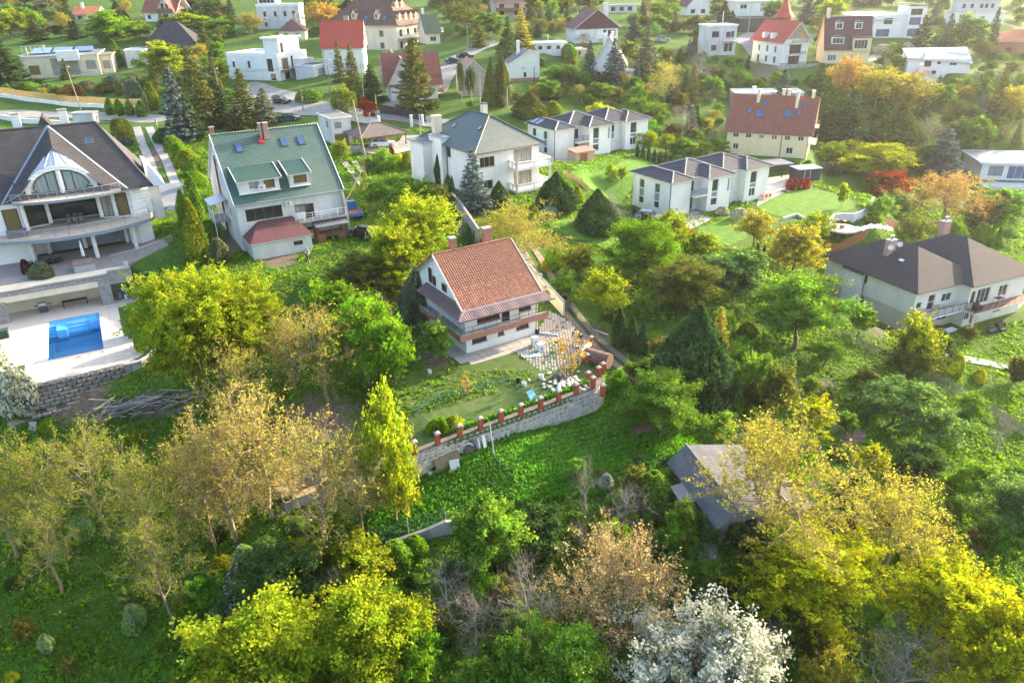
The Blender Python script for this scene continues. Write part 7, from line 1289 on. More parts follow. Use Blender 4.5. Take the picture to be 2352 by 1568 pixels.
# yard: cobbles, rockery, grass
flat('yard_grass', [(938, 1046), (1056, 1003), (1196, 954), (1283, 922), (1362, 893), (1380, 870), (1372, 845), (1300, 830), (1230, 800), (1060, 840), (960, 856), (915, 880), (905, 960)], -33.5, YARDGRASS, .04)
def yard():
 r = random.Random(4); g = thing('cobbled_yard', tuple(at(1240, 800, -33.5)), .52, None, None); g['kind'] = 'structure'; o = at(1240, 800, -33.5); m = mat('cobble', (.42, .38, .34), (.30, .27, .24), sc=4, bump=.4, rnd=.2)
 one = MB()._add([(-.14, -.11, 0), (.14, -.11, 0), (.14, .11, 0), (-.14, .11, 0), (-.11, -.08, .05), (.11, -.08, .05), (.11, .08, .05), (-.11, .08, .05)], [(4, 5, 6, 7), (0, 1, 5, 4), (1, 2, 6, 5), (2, 3, 7, 6), (3, 0, 4, 7)]).mesh('cobble', m); poly = [(1185, 812), (1210, 800), (1235, 762), (1262, 716), (1305, 735), (1345, 782), (1352, 810), (1310, 842), (1285, 850), (1240, 852)]; W_ = [at(*p, -33.5)[:2] for p in poly]; c_, s_ = cos(.52), sin(.52); n = 0; rest = MB(); L_ = [((p[0]-o[0])*c_+(p[1]-o[1])*s_, -(p[0]-o[0])*s_+(p[1]-o[1])*c_) for p in W_]; x0, x1 = min(p[0] for p in L_), max(p[0] for p in L_); y0, y1 = min(p[1] for p in L_), max(p[1] for p in L_)
 y = y0
 while y < y1:
  x = x0+(.17 if int((y-y0)/.29) % 2 else 0)
  while x < x1:
   ins = False; j = len(L_)-1
   for i in range(len(L_)):
    (xi, yi), (xj, yj) = L_[i], L_[j]
    if ((yi > y) != (yj > y)) and x < (xj-xi)*(y-yi)/(yj-yi+1e-9)+xi: ins = not ins
    j = i
   if ins and r.random() < .9:
    if n < 300: inst('cobble', one, g, (x, y, .035), (0, 0, r.uniform(-.08, .08)), (r.uniform(.8, 1.1), r.uniform(.8, 1.1), 1))
    else: rest.cbox(x, y, .035, .27, .21, .05, r.uniform(-.08, .08), .85)
    n += 1
   x += .34
  y += .29
 tag(rest.build('more_cobbles', m, g), kind='stuff')
 flat('yard_soil', [(1240, 760), (1262, 722), (1300, 740), (1340, 780), (1300, 800)], -33.5, SOILM, .05)
 wh = mat('white_rubble', (.62, .58, .55), (.45, .41, .39), sc=5, rnd=.15); k = 0
 ro = thing('rockery', tuple(at(1298, 880, -33.45)), 0, 'bed of broken whitish stones around the young orange-leaved tree', 'rockery'); oo = at(1298, 880, -33.5)
 for i in range(75):
  p = at(r.gauss(1300, 26), r.gauss(882, 10), -33.5);
  if p[1] < 56.5+.55*(p[0]-3): pass
  m_ = MB(); s = r.uniform(.12, .26); m_.lathe([(.001, -s*.3), (s, 0), (s*.75, s*.45), (.001, s*.6)], (0, 0, 0), 6, False); q = m_.build('rock', wh, ro); q.location = (p[0]-oo[0], p[1]-oo[1], .08); q.scale = (r.uniform(.8, 1.4), r.uniform(.7, 1.1), 1); q.rotation_euler = (0, 0, r.random()*6)
 dk = mat('dark_rock', (.14, .12, .10), (.2, .17, .15), sc=4); rp = thing('rock_pile', tuple(at(1288, 868, -33.5)), 0, 'heap of dark grey rocks at the foot of the young orange-leaved tree', 'rocks')
 for i in range(16): m_ = MB().ball((r.gauss(0, .35), r.gauss(0, .3), r.uniform(.05, .45)), r.uniform(.16, .28), 6); m_.build('rock', dk, rp)
yard()
# ------------------------------------------------------------------ fences
def net_fence(label, px, z, h, m, postm, step=1.5, posts=True, dz=None, name='net_fence', sag=.06):
 P = [at(*p, z) for p in px] if z is not None else [G(*p) for p in px]; T = thing(name, tuple(P[0]), 0, label, 'fence'); o = P[0]; r = random.Random(len(label)); pan = MB()
 for a, b in zip(P[:-1], P[1:]):
  L_ = np.linalg.norm((b-a)[:2]); n = max(1, int(L_/step))
  for i in range(n):
   p = a+(b-a)*i/n-o; q = a+(b-a)*(i+1)/n-o; hp, hq = h*(1-sag*r.random()), h*(1-sag*r.random())
   if z is None: p[2] = tz(*(p+o)[:2])-o[2]; q[2] = tz(*(q+o)[:2])-o[2]
   pan.poly([tuple(p), tuple(q), (q[0], q[1], q[2]+hq), (p[0], p[1], p[2]+hp)])
   if posts: MB().tube([tuple(p-[0, 0, .1]), (p[0]+r.uniform(-.05, .05), p[1], p[2]+h*r.uniform(1.0, 1.12))], .03, 5).build('post', postm, T)
 pan.build('netting', m, T); return T
GREENP = mat('green_post', (.04, .14, .09)); YELP = mat('yellow_green_post', (.36, .42, .08))
net_fence('sagging green net fence across the lawn, its long upper run below the small orange tree', [(949, 948), (1000, 925), (1060, 905), (1120, 890), (1165, 872)], -33.46, .75, NET, WOODG)
net_fence('short green net fence slanting down to the stone wall at the left of the lawn', [(949, 948), (970, 970), (1002, 1006)], -33.46, .8, NET, WOODG)
net_fence('thin green net fence from the small orange tree down to the blue chair', [(1165, 872), (1190, 895), (1232, 925)], -33.46, .55, NET, WOODG)
net_fence('green mesh fence on yellowish posts along the right side of the lane', [(1290, 690), (1326, 740), (1370, 785), (1440, 845), (1500, 880)], None, 1.6, NETG, YELP, 3.0)
net_fence('green net hanging beside the white pole at the wheat field edge', [(1130, 1056), (1150, 1080), (1180, 1120)], None, .9, NET, WOODG, 2.0)
net_fence('wire mesh fence on concrete posts above the low broken wall', [(850, 1262), (939, 1236), (1024, 1212), (1075, 1200)], None, 1.9, NETG, CONCW, 3.2)
net_fence('green wire fence on thin posts on top of the buttressed concrete wall', [(60, 968), (150, 944), (235, 923), (320, 900)], -36.0, 1.3, NETG, GREENP, 2.4)
net_fence('wire mesh fence behind the wheat field and left of the plank shed', [(1360, 1130), (1450, 1090), (1540, 1068)], None, 1.3, NETG, WOODG, 2.6)
def picket(label, px, h, m, w=.1, gap=.13, z=None, step_panel=None, base=None, railm=None, zoff=0.0, jag=.0, cat='fence'):
 P = [at(*p, z) for p in px] if z is not None else [G(*p) for p in px]; T = thing('picket_fence', tuple(P[0]), 0, label, cat); o = P[0]; r = random.Random(len(label)); n = 0; me = MB().box(0, -.015, 0, w, .015, 1).mesh('picket', m); rest = MB()
 for a, b in zip(P[:-1], P[1:]):
  d = (b-a)[:2]; L_ = np.linalg.norm(d); t = d/L_; an = atan2(t[1], t[0]); k = int(L_/gap)
  for i in range(k):
   q = a[:2]+t*i*gap; zz = tz(*q) if z is None else z
   if step_panel:
    s_ = int(i*gap/step_panel); q2 = a[:2]+t*min(L_, (s_+.5)*step_panel); zz = tz(*q2)
   hh = h+r.uniform(-jag, jag)
   if n < 300: inst('picket', me, T, (q[0]-o[0], q[1]-o[1], zz-o[2]+zoff), (r.uniform(-.03, .03)*bool(jag), 0, an), (1, 1, hh))
   else: rest.cbox(q[0]-o[0], q[1]-o[1], zz-o[2]+zoff, w, .03, hh, an)
   n += 1
  ns = max(1, int(L_/(step_panel or 2.5)))
  for i in range(ns):
   p, q = a[:2]+d*i/ns, a[:2]+d*(i+1)/ns
   if step_panel: zp = zq = tz(*((p+q)/2))
   else: zp, zq = (tz(*p), tz(*q)) if z is None else (z, z)
   for f in (.25, .8): MB().beam((p[0]-o[0]-t[1]*-.03, p[1]-o[1]-.03*t[0]+.06, zp-o[2]+h*f+zoff), (q[0]-o[0], q[1]-o[1]+.06, zq-o[2]+h*f+zoff), .04, .07).build('rail', railm or m, T)
   if base: MB().hexa(*[[(p[0]-o[0], p[1]-o[1]-.12, zz), (q[0]-o[0], q[1]-o[1]-.12, zz), (q[0]-o[0], q[1]-o[1]+.12, zz), (p[0]-o[0], p[1]-o[1]+.12, zz)] for zz in (zp-o[2]-1.2, zp-o[2]+zoff)]).build('plinth', base, T)
 if rest.f: tag(rest.build('more_pickets', m, T), kind='stuff')
 return T
YP = mat('yellow_stained_pine', (.55, .38, .15), (.45, .3, .12), sc=5, rnd=.08)
picket('yellow picket fence stepping down on a white plinth in front of the solar-panelled house', [(-30, 222), (40, 229), (110, 238), (180, 246), (250, 250), (330, 252)], 1.5, YP, .12, .2, step_panel=3.2, base=WHITE, zoff=.9)
picket('grey weathered picket fence behind the round sage trees on the right', [(1700, 655), (1740, 672), (1776, 690)], 1.3, WOODG, .1, .16, jag=.12)
picket('long rickety grey stake fence slanting down at the right edge', [(2100, 862), (2180, 900), (2260, 945), (2360, 1010)], 1.3, WOODG, .11, .17, jag=.14)
picket('grey stake fence between the big round tree and the charcoal-roofed house', [(1965, 790), (2030, 822), (2100, 862)], 1.1, WOODG, .11, .2, jag=.12)
picket('brown board fence behind the fire-pit garden', [(1895, 570), (1985, 550), (2062, 530)], 1.5, WOODB, .2, .21)
picket('light brown board fence behind the weeping birch', [(2130, 525), (2180, 535)], 1.6, WOODL, .2, .22)
picket('low brown wooden fence between balustrade villa and striped lawn', [(1300, 406), (1325, 420), (1352, 440)], .9, WOODL, .1, .16)
picket('black board fence in front of the chalet', [(873, 262), (930, 270), (980, 282)], 1.6, FRD, .16, .19)
picket('dark slatted fence beside the grey car', [(1452, 498), (1480, 512), (1500, 520)], 1.4, FRD, .2, .22)
# ------------------------------------------------------------------ poles and wires
def pole(px, h, label, lean=0, lamp=False, m=None, r=.12, arm=False):
 p = G(*px); T = thing('utility_pole', tuple(p), 0, label, 'utility pole', 'poles of the overhead line'); top = (lean, 0, h); MB().tube([(0, 0, -.3), (lean*.5, 0, h*.5), top], [r, r*.85, r*.65], 8).build('pole', m or WOODG, T)
 if arm: MB().box(lean-.7, -.06, h-.7, lean+.7, .06, h-.58).build('crossarm', m or WOODG, T); [MB().cyl(lean+x, 0, h-.58, .05, .16, 6).build('insulator', PLASTW, T) for x in (-.6, -.2, .2, .6)]
 if lamp: MB().tube([(lean, 0, h-.3), (lean+.7, -.5, h+.1)], .03, 5).build('lamp_arm', METAL, T); MB().box(lean+.6, -.65, h+.06, lean+.9, -.35, h+.18).build('lamp_head', PLASTW, T)
 return np.array([p[0]+lean, p[1], p[2]+h-.4])
PB = [((187, 254), 9.5, 'pale leaning concrete pole in front of the yellow picket fence', -.9, True, CONCW), ((345, 262), 4.6, 'short thin pole beside the driveway gate', -.2, False, None), ((512, 250), 8.5, 'grey pole among the dark spruces left of the street', -.3, True, None), ((697, 256), 5.4, 'dark pole at the left of the street junction hedge', 0, False, None), ((760, 220), 8, 'wooden pole in front of the grey garage of the cubic house', 0, False, WOODG), ((838, 246), 9, 'stout pole with coiled cables beside the red maple', 0, False, CONCW), ((839, 356), 9.5, 'thin leaning wooden pole in front of the timber carport', -1.2, False, WOODL), ((866, 262), 4, 'thin pale pole beside the gate wall of the carport', 0, False, WOODL), ((1104, 262), 8, 'grey double pole behind the teal-roofed villa', 0, False, CONCW), ((1166, 262), 5.5, 'slim street lamp behind the balustrade villa', 0, True, METAL), ((848, 492), 7.5, 'brown wooden pole with orange cables beside the green-roofed house', 0, False, WOODB), ((1075, 118), 7, 'distant pole on the upper street above the parked cars', 0, True, CONCW), ((1227, 210), 5.5, 'slender dark pole in front of the mint house', 0, False, FRD), ((1326, 62), 5, 'thin lamp post left of the maroon-gabled house', 0, True, METAL), ((1716, 90), 10, 'tall concrete pole beside the black garage', .2, False, CONCW), ((1576, 315), 6.5, 'lamp post behind the near semi-detached house', 0, True, FRD), ((1957, 345), 5, 'lamp post right of the yellow house', 0, True, METAL), ((2220, 380), 5, 'leaning white pole below the blue spruce on the right', .5, True, METAL), ((1788, 372), 9, 'brown pole standing before the yellow house front', 0, False, WOODB), ((968, 340), 6, 'slim grey pole behind the carport forecourt', 0, False, METAL)]
TOPS = [pole(*b) for b in PB]
def wires(label, idx, n=2):
 T = thing('overhead_wires', tuple(TOPS[idx[0]]), 0, label, 'cable'); o = TOPS[idx[0]]
 for a, b in zip(idx[:-1], idx[1:]):
  for k in range(n):
   A = TOPS[a]-o+[0, 0, -k*.35]; B = TOPS[b]-o+[0, 0, -k*.35]; L_ = np.linalg.norm(B-A); pts = [tuple(A+(B-A)*t-[0, 0, .028*L_*4*t*(1-t)]) for t in np.linspace(0, 1, 10)]; MB().tube(pts, .025, 4).build('wire', WIRE, T)
wires('black overhead wires from the leaning pole over the villa garden', [0, 2, 4], 2); wires('overhead wires sagging past the chalet to the upper street', [4, 5, 8, 9], 2); wires('overhead wires running up the street beside the parked cars', [5, 11], 3); wires('cable run from junction pole to the poles by the carport', [3, 6, 10], 1)
def cables():
 T = thing('cable_bundle', tuple(TOPS[10]), 0, 'orange cable bundle slanting from the brown pole down behind the green-roofed house', 'cable'); e = at(793, 462, -27.5)-TOPS[10]
 for k in range(3): MB().tube([(0, 0, -.1*k), tuple(e*.5+[0, 0, -.25-.1*k]), tuple(e+[0, 0, -.12*k])], .03, 4).build('wire', mat('orange_cable', (.5, .3, .15)), T)
cables()
# ------------------------------------------------------------------ vehicles
TYRE = mat('tyre_rubber', (.02, .02, .02), rough=.9); RIM = mat('alloy_rim', (.4, .4, .42), rough=.35, metal=.7); LAMPR = mat('red_lamp', (.4, .01, .01), rough=.2); LAMPW = mat('clear_lamp', (.7, .72, .75), rough=.1)
def car(pos, yaw, colour, label, kind='suv', name='parked_car', cat='car', L=4.5, group='cars parked along the streets and drives'):
 m = mat('paint_'+colour, PAINTC[colour], PAINTC[colour], rough=.22, spec=.7); T = thing(name, tuple(pos), yaw, label, cat, group); W2 = .88; hood = .98 if kind == 'suv' else .88; H = 1.62 if kind == 'suv' else 1.42
 pr = [(-L/2, .42), (-L/2+.05, .85), (-L/2+.3, hood+.03), (-L*.29, hood+.06), (L*.22, hood), (L/2-.25, hood-.16), (L/2-.02, .7), (L/2, .38)]
 b = MB(); n = len(pr)
 for sx in (-1, 1):
  for x, z in pr: b.v.append((x, sx*W2*(.93 if abs(x) > L*.44 else 1), z))
  for x, z in pr: b.v.append((x*.985, sx*(W2-.02), .24))
 for i in range(n-1):
  b.f += [(i, i+1, 2*n+i+1, 2*n+i)[::-1], (i, n+i, n+i+1, i+1), (2*n+i, 2*n+i+1, 3*n+i+1, 3*n+i)]; b.m += [0, 0, 0]
 b.f += [(0, 2*n, 3*n, n), (n-1, 2*n-1, 4*n-1, 3*n-1)]; b.m += [0, 0]; b.build('body', m, T)
 c0, c1, r0, r1 = (-L/2+.25, L*.2, -L*.36, L*.06) if kind == 'suv' else (-L/2+.5, L*.22, -L*.24, L*.05)
 g = MB(); z0 = hood+.02; w0, w1 = W2-.06, W2-.22; g.hexa([(c0, -w0, z0), (c1, -w0, z0), (c1, w0, z0), (c0, w0, z0)], [(r0, -w1, H-.07), (r1, -w1, H-.07), (r1, w1, H-.07), (r0, w1, H-.07)]); g.build('windows', GL, T)
 t = MB(); t.hexa([(r0-.03, -w1-.02, H-.075), (r1+.03, -w1-.02, H-.075), (r1+.03, w1+.02, H-.075), (r0-.03, w1+.02, H-.075)], [(r0+.1, -w1+.06, H), (r1-.1, -w1+.06, H), (r1-.1, w1-.06, H), (r0+.1, w1-.06, H)])
 for sx in (-1, 1):
  for (xa, xb) in ((c0, r0), (c1, r1)): t.beam((xa, sx*w0, z0), (xb, sx*w1, H-.07), .07, .06)
  xm = (c0+c1)/2-.1; t.beam((xm, sx*(w0+.01), z0), (xm, sx*(w1+.01), H-.07), .07, .05)
 t.build('roof', m, T)
 for i, x in enumerate((-L*.31, L*.31)):
  for sx in (-1, 1):
   w_ = MB(); a = Vector((x, sx*(W2-.17), .33)); w_.tube([a, a+Vector((0, sx*.2, 0))], .33, 14); wh = w_.build('wheel', TYRE, T); a2 = a+Vector((0, sx*.2, 0)); MB().tube([a2, a2+Vector((0, sx*.012, 0))], .2, 10).build('rim', RIM, wh)
 for sx in (-1, 1): MB().box(L/2-.2, sx*.62-.16, .66, L/2-.03, sx*.62+.16, .8).build('headlight', LAMPW, T); MB().box(-L/2-.012, sx*.66-.14, .72, -L/2+.05, sx*.66+.14, .9).build('tail_light', LAMPR, T)
 MB().box(-L/2-.015, -.26, .5, -L/2+.02, .26, .62).build('number_plate', PLASTW, T); return T
def gp(x, y, dz=.08): p = G(x, y); return p+[0, 0, dz]
car(gp(880, 338, .1), radians(8), 'white', 'white estate car parked under the timber carport'); car(gp(646, 238, .1), radians(-24), 'black', 'black SUV on the pale street junction beside the hedge', 'suv'); car(gp(666, 277, .1), radians(2), 'navy', 'dark blue saloon parked behind the green metal roof', 'sedan')
car(gp(1068, 136, .1), radians(30), 'black', 'upper one of two dark cars on the upper street', 'suv'); car(gp(1040, 146, .1), radians(20), 'navy', 'lower one of two dark cars on the upper street', 'sedan'); car(gp(1522, 96, .1), radians(-4), 'silver', 'silver car beside the wire fence of the bare hillside plot', 'sedan'); car(gp(1738, 96, .1), radians(-60), 'white', 'white van near the black garage on the right', 'suv', 'parked_van', 'van')
car(np.append(at(1492, 506, -35.4)[:2], -35.4), radians(-28), 'silver', 'silver estate car beside the left wall of the near semi-detached house'); car(gp(357, 496, .1), radians(80), 'grey', 'grey saloon on blue-grey paving behind the villa', 'sedan'); car(gp(836, 545, .1), radians(140), 'black', 'black SUV behind the blue pickup truck', 'suv')
def truck():
 p = gp(812, 498, .1); T = thing('pickup_truck', tuple(p), radians(115), 'blue flatbed pickup truck with rusty load bed beside the green-roofed house', 'truck'); m = mat('paint_blue', PAINTC['blue'], PAINTC['blue'], rough=.4)
 MB().box(.9, -.85, .5, 2.3, .85, 1.15).hexa([(.95, -.8, 1.153), (2.2, -.8, 1.153), (2.2, .8, 1.153), (.95, .8, 1.153)], [(1.0, -.7, 1.9), (1.8, -.7, 1.9), (1.8, .7, 1.9), (1.0, .7, 1.9)]).build('cab', m, T); MB().poly([(1.86, -.6, 1.75), (2.17, -.68, 1.25), (2.17, .68, 1.25), (1.86, .6, 1.75)]).build('windscreen', GL, T)
 MB().box(-2.4, -.9, .62, .85, .9, .72).build('load_bed', mat('rusty_bed', (.28, .12, .06)), T); [MB().box(*q).build('side_board', m, T) for q in ((-2.4, -.95, .72, .85, -.9, 1.05), (-2.4, .9, .72, .85, .95, 1.05), (-2.45, -.95, .6, -2.4, .95, 1.05), (.85, -.95, .7, .9, .95, 1.4))]
 for x in (-1.5, 1.5):
  for sx in (-1, 1): MB().tube([(x, sx*.7, .32), (x, sx*.9, .32)], .32, 12).build('wheel', TYRE, T)
truck()
def carport():
 p = G(834, 350); a = radians(33); T = thing('carport', tuple(p), a, 'open timber carport with grey-brown hipped roof over a white car', 'carport'); w, d, h = 8.6, 6.6, 2.5; s = House.__new__(House); s.o = T; s.w, s.d, s.h = w, d, h; s.P = p; s.a = a
 for x in (0, w):
  for y in (0, d/2, d): MB().box(x-.08, y-.08, -.6, x+.08, y+.08, h).build('post', WOODB, T)
 s.roof('hip', R_GREYB, 1.7, .6, h=h+.02, edge=WOODB, step=.4, lift=.02, cap=R_GREYB); MB().box(-2.4, .2, -.8, -.2, .5, 1.2).box(-2.4, .5, -.8, -2.1, 5, 1.2).box(-.4, -1.4, -.8, -.1, .2, 1.0).build('block_wall', CONCW, T)
R_GREYB = mat('grey_brown_shingle', (.15, .125, .115), (.11, .09, .085), sc=2, bump=.3); carport()
def gate():
 p = gp(876, 292, 0); T = thing('sliding_gate', tuple(p), radians(2), 'brown lattice driveway gate between white posts behind the carport', 'gate'); mb = MB()
 for i in range(17): mb.bar((i*.35, 0, .1), (i*.35, 0, 1.7), .02, 4)
 mb.beam((0, 0, 1.7), (5.6, 0, 1.7), .06, .06).beam((0, 0, .1), (5.6, 0, .1), .06, .06).beam((0, 0, .1), (5.6, 0, 1.7), .04, .04); o = mb.build('lattice', WOODB, T); [MB().box(x-.25, -.25, -.4, x+.25, .25, 2.2).build('gate_post', WHITE, T) for x in (-.4, 6.0, 8.2)]
 P = [G(800, 276), G(850, 285), G(872, 292)]; block_wall('garden_wall', 'white rendered wall stepping down to the lattice gate', P, [q[2]-.4 for q in P], [P[0][2]+1.6, P[1][2]+1.4, P[2][2]+1.4], .25, WHITE, CONCW)
 P = [G(-20, 272), G(60, 284), G(175, 292)]; block_wall('garden_wall', 'low white wall along the street above the villa', P, [q[2]-.4 for q in P], [q[2]+1.0 for q in P], .25, WHITE, WHITE)
 p = G(172, 292); q = p+[5.2, .3, 0]; t = thing('transformer_hut', tuple(p), radians(4), 'small whitish concrete hut with flat lid beside the street', 'hut'); MB().box(0, 0, -.5, 4.2, 2.6, 2.6).build('wall', OLDWHITE, t); MB().box(-.2, -.2, 2.603, 4.4, 2.8, 2.85).build('roof', R_LGREY, t); MB().box(.6, -.35, -.2, 1.3, -.02, .9).build('meter_box', mat('green_box', (.06, .2, .12)), t)
 for lb, (x, y), w in (('open steel driveway gate left of the dark spruces', (226, 283), 4.0), ('leaning bar gate across the villa driveway', (296, 292), 5.6)):
  p = G(x, y); t = thing('bar_gate', tuple(p), radians(3), lb, 'gate', 'driveway gates'); m = MB(); m.beam((0, 0, .2), (w, 0, .2), .06, .06).beam((0, 0, 1.3), (w, 0, 1.3), .06, .06).beam((0, 0, .2), (w, 0, 1.3), .05, .05); m.build('bars', METAL, t); [MB().box(x_-.12, -.12, -.3, x_+.12, .12, 1.6).build('gate_post', CONCW, t) for x_ in (-.15, w+.15)]
gate()
# ------------------------------------------------------------------ trees and shrubs
C_ = dict(YG=(.27, .33, .02), BG=(.17, .31, .02), G=(.16, .28, .035), DG=(.065, .12, .035), OL=(.15, .17, .035), TAN=(.38, .32, .08), YO=(.40, .36, .05), OR=(.46, .29, .07), RED=(.34, .055, .02), PUR=(.09, .03, .035), BL=(.12, .165, .16), SG=(.16, .26, .08), YEL=(.38, .40, .015), LIME=(.24, .28, .02), GW=(.17, .2, .12), PINK=(.36, .27, .15), CR=(.30, .19, .05))
CW = dict(YG='yellow-green', BG='bright green', G='green', DG='dark green', OL='olive green', TAN='tan', YO='golden', OR='orange', RED='rust-red', PUR='dark purple', BL='blue-grey', SG='sage green', YEL='bright yellow', LIME='lime green', GW='grey-green', PINK='pinkish tan', CR='copper')  # on a spruce, golden is sunlight put into the needle colour
KW = dict(dense='leafy round tree', spiky='upright feathery tree', loose='open-crowned tree', blossom='white blossoming tree', bigdense='large leafy tree', bigspiky='large feathery tree', bigblossom='large white blossoming tree', bigbudthick='large budding tree', bud='tall budding tree', budthick='broad budding tree', bare='leafless tree', spruce='spruce', thuja='thuja column', cedar='broad cypress', shrub='shrub', ball='clipped round shrub', lilac='lilac bush', flower='white-flowered bush', weeping='weeping birch', slim='young long-stemmed tree')
